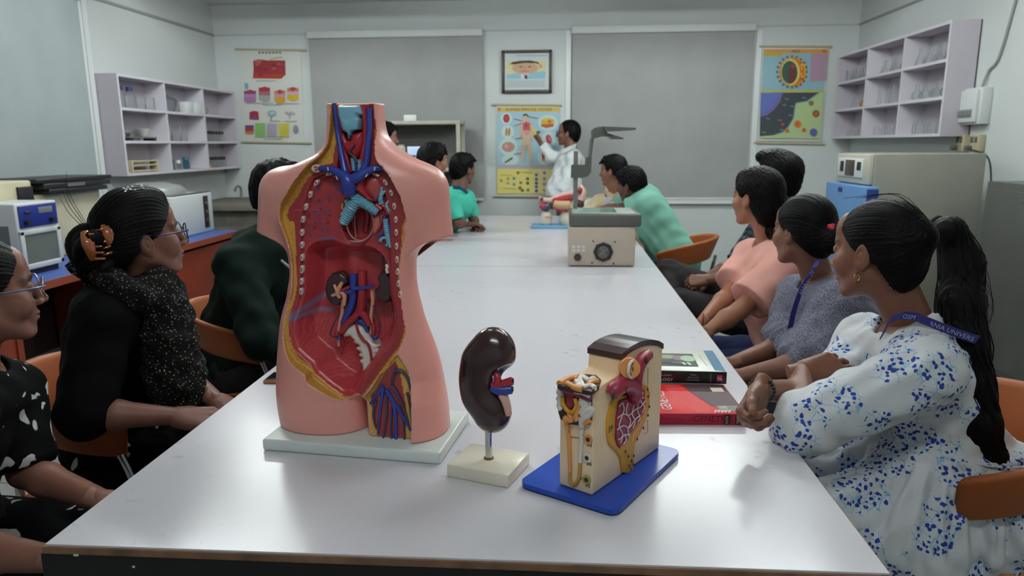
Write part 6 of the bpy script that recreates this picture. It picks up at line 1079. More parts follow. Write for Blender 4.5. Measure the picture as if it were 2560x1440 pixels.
def glasses(hc, R, s, parent, m, m2=None, r=.023):
    M = Matrix([[*(R[i]*s), hc[i]] for i in range(3)]+[[0, 0, 0, 1]]); b = B(); ln = B()
    for x in (-1, 1):
        b.tube([(x*.033+r*1.1*math.cos(a), .112-.010*abs(math.cos(a))*(1 if math.cos(a)*x > 0 else 0), .002+r*.92*math.sin(a)) for a in np.linspace(0, 2*math.pi, 25)], .0017, 7, sub=1, cap=False, M=M); ln.add([(x*.033+r*1.05*math.cos(a), .111-.008*abs(math.cos(a))*(1 if math.cos(a)*x > 0 else 0), .002+r*.88*math.sin(a)) for a in np.linspace(0, 2*math.pi, 20)[:-1]], [tuple(range(19))], M=M)
    b.tube([(-.010, .113, .006), (0, .116, .010), (.010, .113, .006)], .0017, 7, M=M); t = obj('glasses_frame', b, m, parent); obj('lens', ln, tinted('lens_clear', (.93, .93, .95)), t)
    for x in (-1, 1): obj('temple', B().tube([(x*.060, .106, .008), (x*.074, .085, .009), (x*.080, .03, .010), (x*.082, -.012, .016), (x*.078, -.03, -.004)], [.0026, .0024, .0018, .0016, .0016], 7, M=M), m2 or m, t)
def person(label, J, hd, skin, fem, h=.007, hh=.003, hands=(), legs=True, group=None, bulk=1.0, name='person', beard=0):
    """J joints, hd = (centre, yaw, pitch, roll, size)"""
    J = {k: np.asarray(v, float) for k, v in J.items()}; hc, yaw, pit, rol, s = hd; R = rot(yaw, pit, rol); J['hc'] = np.asarray(hc); fa = math.radians(J.pop('face')) if 'face' in J else 0; ff = V(-math.sin(fa), math.cos(fa), 0); pr = V(math.cos(fa), math.sin(fa), 0); J['ff'] = ff; J['pr'] = pr
    for S, sg in (('L', -1), ('R', 1)):
        J.setdefault('hip'+S, J['pel']+pr*sg*.09+V(0, 0, -.01)); J.setdefault('kn'+S, J['hip'+S]+ff*.42+pr*sg*.03+V(0, 0, -.02)); J.setdefault('an'+S, V(*(J['kn'+S]+ff*.03)[:2], .08))
    t = thing(name, (J['pel'][0], J['pel'][1], 0), label, 'person', group); parts = [body_mesh(J, skin, h, fem, legs=legs, bulk=bulk), head_mesh(J['hc'], R, s, J['nb'], skin, hh, fem, beard=beard)]
    for S, kw in hands: parts.append(hand_mesh(J['wr'+S], kw.pop('d'), kw.pop('b'), 1 if S == 'R' else -1, kw.pop('curl', (25, 20, 15)), skin, **kw))
    np_obj('body', parts, m_skin, t); eyes(J['hc'], R, s, t); return t, J, R
# ---- girl in the floral dress, right foreground
def floral():
    m = mat('floral_cotton', (206, 208, 212), .8, .2, bump=(17, .75)); nt = m.node_tree; b = BS(m); tc = N(m, 'ShaderNodeTexCoord')
    def vor(scale, feat='F1', rnd=1.0):
        v = N(m, 'ShaderNodeTexVoronoi', Scale=scale, Randomness=rnd); v.feature = feat; return v
    nz = N(m, 'ShaderNodeTexNoise', Scale=30.0); mx = N(m, 'ShaderNodeMixRGB'); mx.inputs[0].default_value = .02; LK(m, tc.outputs['Object'], nz.inputs['Vector']); LK(m, tc.outputs['Object'], mx.inputs[1]); LK(m, nz.outputs['Color'], mx.inputs[2])
    big = vor(13.0); LK(m, mx.outputs[0], big.inputs['Vector']); sm = vor(78.0, rnd=.9); LK(m, mx.outputs[0], sm.inputs['Vector']); ed = vor(32.0, 'DISTANCE_TO_EDGE'); LK(m, mx.outputs[0], ed.inputs['Vector'])
    def thr(src, lo, hi):
        r = N(m, 'ShaderNodeMapRange'); r.inputs['From Min'].default_value = lo; r.inputs['From Max'].default_value = hi; r.inputs['To Min'].default_value = 1; r.inputs['To Max'].default_value = 0; LK(m, src, r.inputs['Value']); return r.outputs[0]
    def mul(a, c): q = N(m, 'ShaderNodeMath', operation='MULTIPLY'); LK(m, a, q.inputs[0]); LK(m, c, q.inputs[1]); return q.outputs[0]
    leaf = mul(thr(big.outputs['Distance'], .52, .55), thr(sm.outputs['Distance'], .36, .40)); line = mul(thr(big.outputs['Distance'], .56, .64), thr(ed.outputs['Distance'], .018, .035))
    c1 = N(m, 'ShaderNodeMixRGB'); c1.inputs[1].default_value = (*lin((206, 208, 212)), 1); c1.inputs[2].default_value = (*lin((140, 186, 214)), 1); LK(m, line, c1.inputs[0])
    c2 = N(m, 'ShaderNodeMixRGB'); c2.inputs[2].default_value = (*lin((44, 64, 150)), 1); LK(m, leaf, c2.inputs[0]); LK(m, c1.outputs[0], c2.inputs[1]); LK(m, c2.outputs[0], b.inputs['Base Color']); return m
m_flo = floral(); SK = (120, 78, 60)
J = dict(pel=V(1.03, 1.77, .53), nb=PD(2278, 815, 1.80), shL=PD(2322, 925, 1.63), shR=PD(2160, 850, 1.98), elL=PD(2005, 1066, 1.61), wrL=PD(2004, 930, 1.78), elR=PD(2068, 985, 1.86), wrR=PD(1900, 975, 1.62), face=88)
t, J, R = person('girl in a white and blue floral dress with a long black ponytail, nearest right', J, (PD(2195, 630, 1.78), 36, -6, 3, 1.06), SK, True, .006, .0024,
    [('R', dict(d=V(-.5, -.65, -.55), b=V(-.637, .6, -.13), curl=((62, 52, 24), (68, 55, 26), (74, 56, 28), (78, 58, 28)), thumb=(42, 24), s=.98, spread=1.5)), ('L', dict(d=V(.86, .12, .16), b=V(-.1, -.75, .6), curl=((20, 14, 10), (24, 18, 12), (28, 20, 12), (32, 22, 14)), thumb=(10, 5), s=.98))], bulk=.98)
u_, r_, f_ = frame_of(J)
def ex(g):
    g.cap(J['shL']+V(-.02, 0, -.02), J['elL']+(J['shL']-J['elL'])*.12+V(0, 0, .012), .070, .060, .04); g.cap(J['elL'], J['elL']+(J['wrL']-J['elL'])*.18, .052, .046, .03); g.ell(J['elL']+V(.015, -.005, -.002), (.05, .05, .042), k=.03)
    for S in 'LR': g.cap(J['hip'+S], J['kn'+S], .125, .09, .06)
    g.cap(J['pel']+V(-.1, -.02, .0), J['pel']+V(.06, -.03, -.02), .19, .17, .06); g.cap(J['hipL']+V(-.16, -.07, -.06), J['hipL']+V(-.12, -.07, -.3), .09, .11, .06); g.cap(J['hipL']+V(-.25, -.02, -.08), J['hipL']+V(-.2, -.05, -.3), .10, .10, .05)
    X, Y, Z = g.xyz(); zw = J['pel'][2]+.155; below = np.clip((zw-Z)/.05, 0, 1)*np.clip((Z-zw+.32)/.2, .35, 1); an = np.arctan2(Y-J['pel'][1], X-J['pel'][0]+.05); g.D = (g.D-.020*below*(.3+.7*np.sin(an*15+2.2*np.sin(Z*9+an*3)+.8*np.sin(an*31)))-.007*np.exp(-((Z-zw)/.008)**2)).astype(np.float32)   # gathered skirt
dress = garment('dress', J, m_flo, t, .0055, .016, (1.16, 1.30), .020, -.36, True, .062, .0042, 58, 2, ex, bulk=1.0, neckdrop=.012)
obj('waist_seam', B().tube([J['pel']+V(0, 0, .155)+.0*u_+V(.165*math.cos(a)+.0, .165*math.sin(a), .0) for a in np.linspace(2.4, 5.6, 14)], .003, 6), m_flo, dress)
def ex13(g): g.ell((0, -.100, .034), (.03, .034, .03), k=.03)
hr = hair_mesh('hair', J['hc'], R, 1.06, m_hair, t, [-.075, -.062, -.055, -.042, .004, .030, .050, .068, .080, .2], .007, .0026, -.112, ex13, .0011, flow=(0, 0, .03), ears=.016)
tie = PD(2335, 566, 1.85); pts = [tie, PD(2375, 580, 1.80), PD(2405, 660, 1.80), PD(2402, 760, 1.76), PD(2408, 860, 1.72), PD(2425, 960, 1.70), PD(2448, 1060, 1.69), PD(2476, 1150, 1.70), PD(2500, 1215, 1.72)]
W = [.022, .036, .05, .053, .052, .05, .046, .036, .012]; g = G(np.min(pts, 0)-.09, np.max(pts, 0)+.09, .005); g.chain(pts, [w_*.9 for w_ in W], .03); X, Y, Z = g.xyz(); g.D = (g.D+.0022*np.sin(380*X+40*np.sin(3*Z)+300*Y)).astype(np.float32); P, Q = g.mesh(); tail = np_obj('ponytail', [(P, Q, (1, 1, 1), 0)], m_hair2, hr)
b = B(); strands(b, list(zip(pts, W)), 170, 1.0, .0016, 3, jitter=.07); obj('hair_strands', b, m_hair, tail)
b = B(); q = np.random.default_rng(5)
for k in range(16):
    a = [tie+q.normal(0, .012, 3), PD(2400+q.normal(0, 10), 600+q.normal(0, 20), 1.78), PD(2440+q.normal(0, 22), 690+q.normal(0, 30), 1.78), PD(2455+q.normal(0, 25), 760+q.normal(0, 30), 1.78), PD(2440+q.normal(0, 18), 850+q.normal(0, 40), 1.76)]; b.tube(a, [.0009, .0009, .0008, .0006, .0003], 4, cap=False)
for k in range(5):
    x = q.normal(0, .03); a = [R@V(x, .02+q.normal(0, .02), .128)*1.06+J['hc'], R@V(x*1.1, -.05, .131+q.uniform(0, .002))*1.06+J['hc'], R@V(x*.6, -.11, .075+q.uniform(0, .012))*1.06+J['hc']]; b.tube(a, .0005, 4, cap=False)
obj('loose_hair', b, m_hair, hr); obj('hair_tie', B().tube([tie+.024*(math.cos(a)*(R@V(1, 0, 0))+math.sin(a)*(R@V(0, -.4, .9))) for a in np.linspace(0, 6.283, 15)], .008, 8, sub=2, cap=False), mat('tie_black', (22, 22, 24), .7), hr)
e0 = J['hc']+1.06*(R@V(-.083, -.002, -.045)); obj('earring', B().tube([e0+V(0, 0, -.012)+.012*V(math.cos(a)*.8, math.cos(a)*.6, math.sin(a)) for a in np.linspace(0, 6.283, 17)], .0012, 6, sub=1, cap=False), mat('gold', (190, 150, 90), .25, metal=1), t)
def ribbon(b, pts, wd, w_=.021, th=.0012):
    """flat band through pts, wd its width direction per point"""
    vs = []; fs = []; P = np.array(pts, float); T = np.gradient(P, axis=0)
    for i, p in enumerate(P):
        a = nrm(wd[i] if np.ndim(wd) == 2 else wd); n_ = nrm(np.cross(T[i], a)); vs += [p-a*w_/2-n_*th, p+a*w_/2-n_*th, p+a*w_/2+n_*th, p-a*w_/2+n_*th]
    for i in range(len(P)-1):
        for k in range(4): fs.append((i*4+k, i*4+(k+1) % 4, i*4+4+(k+1) % 4, i*4+4+k))
    return b.add(vs, fs+[(0, 1, 2, 3), (len(vs)-1, len(vs)-2, len(vs)-3, len(vs)-4)])
m_lan = mat('lanyard_blue', (40, 42, 118), .6); m_ltx = mat('lanyard_print', (178, 182, 206), .6)
lp_ = [PD(2205, 840, 1.735), PD(2226, 800, 1.70), PD(2255, 788, 1.685), PD(2290, 792, 1.685), PD(2345, 814, 1.675), PD(2395, 834, 1.66), PD(2437, 848, 1.645), PD(2452, 850, 1.70)]; ln_ = obj('lanyard', ribbon(B(), lp_, np.array([V(.35, -.2, .9)]*3+[V(.1, -.25, .95)]*5), .021), m_lan, t); nb_ = B()
for s_, a, c, wv in (('OSM', lp_[2], lp_[3], V(.1, -.25, .95)), ('ANIA UNIVERS', lp_[4]-(lp_[5]-lp_[4])*.45, lp_[6], V(.1, -.25, .95))):
    d = nrm(c-a); n_ = nrm(np.cross(d, wv)); n_ = n_*np.sign(n_@(CAM-a)); y_ = nrm(wv-d*(wv@d)); Mx = frame(a+n_*.0035-y_*.006, d, y_); obj('lanyard_lettering', text_mesh(B(), s_, Mx, .0165, wx=.9), m_ltx, ln_)
w0 = J['wrR']; d = nrm(J['wrR']-J['elR']); a1 = nrm(np.cross(d, (0, 0, 1.0))); a2 = np.cross(d, a1); bb = B(); [bb.ball(w0-d*.008+.031*(math.cos(a)*a1+.85*math.sin(a)*a2), .0048, 8) for a in np.linspace(0, 6.283, 22)[:-1]]; obj('bracelet', bb, mat('bead_dark', (40, 44, 44), .3), t)
chair(1.02, 1.77, 88, 'tan tub chair of the girl in the floral dress, at the right edge', .80)
# ---- girl in the grey shawl top
SKD = (122, 80, 62); m_gry = mat('heather_grey', (124, 126, 142), .9, .2, bump=(30, .3)); _n = N(m_gry, 'ShaderNodeTexNoise', Scale=230.0, Detail=3.0); _c = N(m_gry, 'ShaderNodeTexCoord'); LK(m_gry, _c.outputs['Object'], _n.inputs['Vector'])
_r = N(m_gry, 'ShaderNodeMixRGB'); _r.inputs[1].default_value = (*lin((78, 78, 92)), 1); _r.inputs[2].default_value = (*lin((128, 129, 144)), 1); _s = N(m_gry, 'ShaderNodeMapRange'); _s.inputs['From Min'].default_value = .38; _s.inputs['From Max'].default_value = .62; LK(m_gry, _n.outputs['Fac'], _s.inputs['Value']); LK(m_gry, _s.outputs[0], _r.inputs[0]); LK(m_gry, _r.outputs[0], BS(m_gry).inputs['Base Color'])
J = dict(pel=V(1.06, 2.40, .53), nb=PD(2046, 705, 2.47), shL=PD(2100, 775, 2.29), shR=PD(2000, 745, 2.62), elL=PD(2030, 905, 2.22), wrL=PD(1850, 940, 2.22), elR=PD(1970, 860, 2.52), wrR=PD(1830, 908, 2.42), face=80)
t, J, R = person('girl in a grey heathered shawl top with a red scrunchie and blue lanyard', J, (PD(2008, 580, 2.42), 30, -3, 3, 1.0), SKD, True, .007, .003, [('L', dict(d=V(-.9, .1, -.35), b=V(0, -.4, .9))), ('R', dict(d=V(-.9, .0, -.35), b=V(0, -.3, .9)))])
def ex(g):
    g.cap(J['shL']+V(0, 0, -.01), J['elL']+V(.02, .02, 0), .07, .10, .05); g.cap(J['shR'], J['elR']+V(0, 0, -.1), .07, .09, .05); g.cap(J['shL'], J['pel']+V(.0, -.10, .12), .08, .13, .06); g.cap(J['elL'], J['elR'], .07, .07, .06)
    X, Y, Z = g.xyz(); an = np.arctan2(Y-J['pel'][1], X-.85); g.D = (g.D+.006*np.clip((.9-Z)/.15, 0, 1)*np.sin(an*22)).astype(np.float32)
garment('under_top', J, cloth('dark_cotton', (44, 44, 52)), t, .009, .006, (0, 0), .0, -.05, True, .075, 0); top = garment('shawl_top', J, m_gry, t, .006, .016, (.9, .9), .03, .20, True, .062, .003, 50, 1, ex)
obj('hem_edge', B().tube([PD(1962, 884, 2.36), PD(1990, 893, 2.28), PD(2030, 903, 2.22), PD(2080, 918, 2.18), PD(2110, 925, 2.2)], .0035, 6), mat('hem_white', (206, 208, 214), .8), top)
trousers(J, cloth('dark_cotton', (44, 44, 52)), t, .011)
hr = hair_mesh('hair', J['hc'], R, 1.0, m_hair, t, [-.2, -.085, -.068, -.04, .006, .032, .052, .068, .082, .2], .012, .003, -.088, lambda g: g.ell((0, -.115, -.02), (.042, .04, .045), k=.02), .0013, flow=(0, 0, -.02), ears=.012)
c = PD(2076, 578, 2.31); b = B(); [b.ball(c+V(.006*math.cos(a), .006*math.sin(a), .015*math.sin(a*2)), .013, 8) for a in np.linspace(0, 6.28, 8)[:-1]]; obj('scrunchie', b, mat('scrunchie_red', (190, 30, 56), .7, bump=(60, .6)), hr); e0 = J['hc']+R@V(-.084, -.002, -.044); obj('earring', B().tube([e0, e0+V(0, 0, -.012)], .003, 8, sub=1), mat('gold'), t)
lp_ = [PD(2046, 650, 2.32), PD(2036, 668, 2.29), PD(2022, 690, 2.29), PD(2008, 712, 2.30), PD(1998, 735, 2.31), PD(1985, 775, 2.33), PD(1975, 820, 2.35)]; ln_ = obj('lanyard', ribbon(B(), lp_, V(.8, .1, .35), .02), m_lan, t); nb_ = B(); d = nrm(lp_[1]-lp_[4]); wv = V(-.8, -.1, -.35); n_ = nrm(np.cross(d, wv)); wv = wv*np.sign(n_@(CAM-lp_[2])); n_ = nrm(np.cross(d, wv)); y_ = nrm(wv-d*(wv@d)); text_mesh(nb_, 'ANIA UNIV', frame(lp_[4]+n_*.005-y_*.006, d, y_), .019, wx=.9); obj('lanyard_lettering', nb_, m_ltx, ln_)
chair(1.07, 2.38, 84, 'tan tub chair under the girl in the grey shawl top', .79)
# ---- girl in the pink t-shirt
SK3 = (152, 102, 78); J = dict(pel=V(1.0, 2.92, .53), nb=PD(1925, 606, 3.0), shL=PD(1962, 668, 2.84), shR=PD(1880, 640, 3.17), elL=PD(1850, 775, 2.78), wrL=PD(1772, 826, 2.74), elR=PD(1822, 735, 3.05), wrR=PD(1752, 808, 2.86), face=78)
t, J, R = person('girl in a loose pink t-shirt and jeans with short black hair', J, (PD(1892, 496, 2.98), 37, -2, 2, 1.0), SK3, True, .007, .003, [('L', dict(d=V(-.7, -.1, -.6), b=V(-.3, -.5, .7))), ('R', dict(d=V(-.7, -.1, -.6), b=V(-.3, -.3, .8)))])
def ex(g):
    g.cap(J['shL'], J['shL']+(J['elL']-J['shL'])*1.1, .066, .100, .03, cut=[(J['shL']+(J['elL']-J['shL'])*.80, J['elL']-J['shL'])]); g.cap(J['shR'], J['shR']+(J['elR']-J['shR'])*.7, .06, .09, .03, cut=[(J['shR']+(J['elR']-J['shR'])*.75, J['elR']-J['shR'])]); g.cap(J['nb']+V(0, 0, -.2), J['pel']+V(-.02, 0, .08), .14, .17, .06)
garment('t_shirt', J, cloth('pink_cotton', (222, 164, 152), 16, .4), t, .006, .022, (.7, .7), .02, .0, False, .06, .0025, 40, 3, ex)
trousers(J, cloth('jeans_blue', (52, 62, 98)), t, .009, .02, 'jeans'); obj('wrist_thread', B().tube([J['wrR']+.028*V(.2*math.cos(a), math.cos(a), math.sin(a))+V(.008, 0, .01) for a in np.linspace(0, 6.283, 13)], .003, 6, cap=False), mat('thread_red', (150, 30, 30), .7), t)
hr = hair_mesh('hair', J['hc'], R, 1.0, m_hair, t, [-.035, -.05, -.04, -.026, .004, .034, .056, .074, .090, .2], .016, .003, -.118, lambda g: (g.ell((0, -.075, -.06), (.062, .045, .06), k=.03), g.ell((0, .03, .085), (.06, .06, .04), k=.02)), .0014, freq=190)
c = PD(2003, 562, 3.05); b = B(); [b.ball(c+.02*V(math.cos(a), 0, math.sin(a)), .018, 8) for a in np.linspace(0, 6.28, 7)[:-1]]; obj('scrunchie', b, mat('scrunchie_wine', (70, 26, 36), .7), hr); b = B(); strands(b, [(J['hc']+R@V(0, -.09, -.03), .05), (J['hc']+R@V(0, -.1, -.07), .05), (J['hc']+R@V(0, -.1, -.12), .04), (J['hc']+R@V(.0, -.1, -.17), .02)], 60, 1.0, .0018, 9); obj('hair_strands', b, m_hair, hr)
chair(1.04, 3.00, 82, 'tan tub chair under the girl in the pink t-shirt', .79)
# ---- boy in the dark checked shirt
m_chk = cloth('checked_cotton', (52, 60, 68)); _w = [N(m_chk, 'ShaderNodeTexWave', Scale=11.0) for _ in range(2)]; _c = N(m_chk, 'ShaderNodeTexCoord'); _w[0].bands_direction = 'Z'; _w[1].bands_direction = 'Y'; [LK(m_chk, _c.outputs['Object'], w_.inputs['Vector']) for w_ in _w]
_a = N(m_chk, 'ShaderNodeMath', operation='MULTIPLY'); LK(m_chk, _w[0].outputs['Fac'], _a.inputs[0]); LK(m_chk, _w[1].outputs['Fac'], _a.inputs[1]); _r = N(m_chk, 'ShaderNodeMixRGB'); _r.inputs[1].default_value = (*lin((34, 40, 50)), 1); _r.inputs[2].default_value = (*lin((88, 98, 104)), 1); LK(m_chk, _a.outputs[0], _r.inputs[0]); LK(m_chk, _r.outputs[0], BS(m_chk).inputs['Base Color'])
J = dict(pel=V(1.08, 3.62, .53), nb=PD(1960, 552, 3.62), shL=PD(1935, 610, 3.48), shR=PD(1900, 580, 3.85), elL=PD(1848, 690, 3.50), wrL=PD(1772, 700, 3.62), elR=PD(1838, 662, 3.82), wrR=PD(1775, 690, 3.80), face=62, knL=PD(1700, 760, 3.62), knR=PD(1672, 682, 4.05), anR=V(.55, 3.75, .50))
t, J, R = person('boy in a dark checked shirt with thick swept black hair, hands clasped', J, (PD(1944, 448, 3.6), 32, 0, 0, 1.02), (112, 76, 60), False, .008, .0036, [('L', dict(d=V(-.75, .3, -.1), b=V(-.2, -.6, .75), curl=(40, 35, 20))), ('R', dict(d=V(-.6, -.2, -.25), b=V(-.2, .1, .95), curl=(40, 35, 20)))])
garment('checked_shirt', J, m_chk, t, .008, .016, (.95, .95), .018, -.05, False, .064, .003, 50, 4); trousers(J, cloth('black_trousers', (46, 43, 44)), t, .009, .02)
hair_mesh('hair', J['hc'], R, 1.02, m_hair, t, SHORT, .017, .0034, -.08, lambda g: (g.ell((0, .03, .105), (.072, .095, .045), k=.02), g.ell((0, .075, .112), (.058, .05, .034), k=.015), g.ell((0, -.06, .05), (.085, .07, .075), k=.02)), .002, freq=150)
chair(1.1, 3.66, 70, 'tan tub chair under the boy in the checked shirt', .79)
# ---- boy in the sea green t-shirt
J = dict(pel=V(.80, 5.02, .53), nb=PD(1598, 482, 5.02), shL=PD(1622, 512, 4.92), shR=PD(1575, 500, 5.22), elL=PD(1556, 522, 4.98), wrL=PD(1500, 528, 5.05), elR=PD(1545, 522, 5.3), wrR=PD(1490, 526, 5.25), face=70)
t, J, R = person('boy in a sea green t-shirt leaning on the table beside the projector', J, (PD(1577, 462, 5.02), 55, -8, -6, .98), (96, 66, 54), False, .009, .004, [('L', dict(d=V(-1, .1, 0), b=V(0, 0, 1))), ('R', dict(d=V(-1, .1, 0), b=V(0, 0, 1)))])
def ex(g): g.cap(J['nb']+V(.04, 0, -.06), J['pel']+V(.02, 0, .08), .12, .15, .05)
garment('t_shirt', J, cloth('sea_green', (116, 168, 150), 14, .5), t, .008, .02, (.85, .85), .03, -.06, False, .064, .005, 40, 5, ex, bulk=1.02)
trousers(J, cloth('navy_trousers', (50, 54, 88)), t, .011, .022); hair_mesh('hair', J['hc'], R, .98, m_hair, t, [-.2, -.1, -.066, -.04, .006, .034, .06, .08, .095, .2], .018, .004, -.09, boyhair(.012, .02, 4), .003, freq=120)
chair(.83, 5.03, 76, 'tan tub chair of the boy in the sea green t-shirt', .80)
# ---- boy in the cream shirt with an identity card
J = dict(pel=V(.62, 5.86, .50), nb=PD(1533, 482, 5.66), shL=PD(1572, 512, 5.55), shR=PD(1498, 508, 5.75), elL=PD(1545, 545, 5.45), wrL=PD(1490, 548, 5.55), elR=PD(1470, 534, 5.7), wrR=PD(1466, 545, 5.5), face=45)
t, J, R = person('boy in a cream shirt with an identity card at the far end of the table', J, (PD(1533, 428, 5.62), 62, -3, 0, 1.0), (128, 88, 68), False, .009, .004, [('L', dict(d=V(-1, .1, 0), b=V(0, 0, 1))), ('R', dict(d=V(-.7, -.3, 0), b=V(0, 0, 1)))])
sh_ = garment('shirt', J, cloth('cream_cotton', (200, 182, 152)), t, .008, .016, (1.9, 1.9), .014, -.05, False, .060, .003, 46, 6); obj('collar', ribbon(B(), [PD(1513, 472, 5.5), PD(1520, 486, 5.48), PD(1534, 492, 5.46), PD(1552, 480, 5.5), PD(1556, 466, 5.55)], V(.2, -.3, .9), .04), cloth('cream_cotton', (200, 182, 152)), sh_)
trousers(J, cloth('grey_trousers', (84, 84, 92)), t, .012); hair_mesh('hair', J['hc'], R, 1.0, m_hair, t, [-.2, -.1, -.07, -.045, .006, .03, .04, .055, .085, .2], .014, .004, -.085, boyhair(.012, .012, 6), .002, freq=130)
ln_ = obj('lanyard', ribbon(B(), [PD(1552, 486, 5.48), PD(1542, 494, 5.44), PD(1528, 502, 5.42), PD(1520, 510, 5.42)], V(.5, 0, .7), .016), mat('lanyard_lilac', (120, 122, 170), .6), t); obj('card', B().rbox(PD(1513, 511, 5.42)-V(0, .003, 0), PD(1526, 493, 5.42)+V(0, 0, 0), .001), mat('card_white', (190, 196, 214), .3), ln_)
# ---- standing man pointing at the chart
J = dict(pel=V(.02, 7.2, .93), nb=PD(1428, 380, 7.14), shL=PD(1434, 398, 6.99), shR=PD(1408, 396, 7.3), elL=PD(1416, 456, 6.98), wrL=PD(1396, 492, 7.0), elR=PD(1380, 394, 7.28), wrR=PD(1352, 358, 7.28), face=78); ff = V(-math.sin(math.radians(78)), math.cos(math.radians(78)), 0); J.update(hipL=J['pel']+V(.02, -.09, -.02), hipR=J['pel']+V(.02, .09, -.02), knL=V(0, 7.1, .5), knR=V(.02, 7.3, .5), anL=V(.04, 7.08, .08), anR=V(.05, 7.32, .08))
t, J, R = person('standing man in a white shirt and glasses pointing at the chart', J, (PD(1421, 334, 7.12), 74, 3, 0, 1.06), (118, 80, 64), False, .009, .004, [('R', dict(d=V(-.55, 0, .8), b=V(-.6, -.5, -.4), curl=(50, 40, 20))), ('L', dict(d=V(-.6, .2, -.6), b=V(-.5, -.6, .5)))], bulk=1.02)
def ex(g): g.cap(J['nb']+V(0, 0, -.12), J['pel']+V(-.03, 0, .03), .13, .165, .06); g.cap(J['shR'], J['elR'], .075, .06, .04)
sh_ = garment('shirt', J, cloth('white_cotton', (216, 222, 224), 14, .4), t, .008, .016, (1.6, 1.85), .02, -.02, False, .066, .006, 36, 7, ex); obj('collar', ribbon(B(), [PD(1404, 378, 7.0), PD(1412, 376, 6.98), PD(1426, 370, 6.97), PD(1440, 364, 7.0)], V(.15, -.3, .9), .045), cloth('white_cotton', (216, 222, 224)), sh_)
trousers(J, cloth('grey_trousers', (84, 84, 92)), t, .012); hair_mesh('hair', J['hc'], R, 1.06, m_hair, t, [-.2, -.1, -.07, -.045, .01, .022, .032, .046, .060, .2], .011, .004, -.085, None, .0015); glasses(J['hc'], R, 1.06, t, mat('frame_black', (24, 24, 26), .4))
tag(obj('marker_pen', B().tube([PD(1330, 321, 7.24), PD(1346, 346, 7.28)], .012, 10, sub=1).tube([PD(1327, 316, 7.235), PD(1330, 321, 7.24)], [.005, .010], 10, sub=1), mat('marker_yellow', (222, 212, 50), .4)), 'yellow marker pen held up to the chart by the standing man', 'pen')
# ---- two boys on the far left side of the table
J = dict(pel=V(-1.28, 5.12, .53), nb=PD(1062, 462, 5.2), shL=PD(1040, 490, 5.4), shR=PD(1050, 505, 5.02), elL=PD(1075, 570, 5.5), wrL=PD(1110, 592, 5.35), elR=PD(1055, 590, 5.0), wrR=PD(1098, 604, 5.1), face=-70)
t, J, R = person('boy with curly black hair and dark clothes half hidden behind the torso shoulder', J, (PD(1083, 404, 5.2), -52, -4, 0, 1.0), (150, 102, 84), False, .009, .004, [('R', dict(d=V(1, .1, 0), b=V(0, 0, 1))), ('L', dict(d=V(1, .1, 0), b=V(0, 0, 1)))])
garment('t_shirt', J, cloth('charcoal_cotton', (40, 40, 44)), t, .009, .016, (.8, .8), .02, -.05, False, .062, .003, 46, 8); trousers(J, cloth('dark_cotton', (44, 44, 52)), t, .012); hair_mesh('hair', J['hc'], R, 1.0, m_hair, t, [-.2, -.1, -.066, -.036, .01, .036, .05, .07, .1, .2], .018, .004, -.07, boyhair(.022, .02, 8), .0035, freq=110)
J = dict(pel=V(-1.16, 5.62, .53), nb=PD(1148, 478, 5.58), shL=PD(1165, 498, 5.78), shR=PD(1125, 508, 5.42), elL=PD(1182, 545, 5.85), wrL=PD(1190, 566, 5.7), elR=PD(1142, 556, 5.42), wrR=PD(1165, 560, 5.6), face=-58)
t, J, R = person('boy in a turquoise t-shirt with a blue collar seen from behind, beside the rack', J, (PD(1157, 424, 5.6), -36, -3, 0, 1.0), (104, 72, 58), False, .009, .004, [('R', dict(d=V(1, .1, 0), b=V(0, 0, 1))), ('L', dict(d=V(.3, -.8, 0), b=V(0, 0, 1)))])
def ex(g): g.cap(J['nb']+V(0, 0, -.1), J['pel']+V(0, 0, .1), .12, .15, .05)
sh_ = garment('t_shirt', J, cloth('turquoise_cotton', (78, 190, 166), 14, .45), t, .008, .018, (.85, .85), .024, -.05, False, .062, .004, 42, 9, ex); obj('collar', ribbon(B(), [PD(1132, 468, 5.45), PD(1150, 470, 5.44), PD(1166, 480, 5.5), PD(1176, 494, 5.6)], V(0, -.4, .9), .03), cloth('collar_blue', (44, 84, 112)), sh_)
trousers(J, cloth('dark_cotton', (44, 44, 52)), t, .012); hair_mesh('hair', J['hc'], R, 1.0, m_hair, t, [-.2, -.1, -.066, -.036, .006, .034, .05, .07, .09, .2], .014, .004, -.085, boyhair(.014, .012, 10), .002, freq=130)
chair(-1.17, 5.6, -66, 'tan tub chair of the boy in the turquoise t-shirt', .78)
# ---- standing photographer behind the torso
J = dict(pel=V(-1.5, 5.95, .92), nb=V(-1.49, 5.93, 1.34), shL=V(-1.62, 6.05, 1.29), shR=V(-1.40, 5.78, 1.29), elL=V(-1.5, 5.98, 1.08), wrL=PD(1004, 410, 5.75), elR=V(-1.36, 5.76, 1.08), wrR=PD(1064, 396, 5.74), face=-60, knL=V(-1.55, 6.03, .5), knR=V(-1.45, 5.87, .5), anL=V(-1.56, 6.05, .08), anR=V(-1.45, 5.87, .08))
t, J, R = person('standing person with black hair behind the torso neck, holding up a phone', J, (PD(962, 344, 6.0), -62, -4, 0, 1.0), (170, 118, 104), False, .010, .0045, [('R', dict(d=V(-.35, .1, .9), b=V(.6, -.7, .3), curl=(45, 45, 25), s=.9)), ('L', dict(d=V(.4, .2, .8), b=V(-.4, -.8, 0), curl=(30, 40, 20), s=.9))])
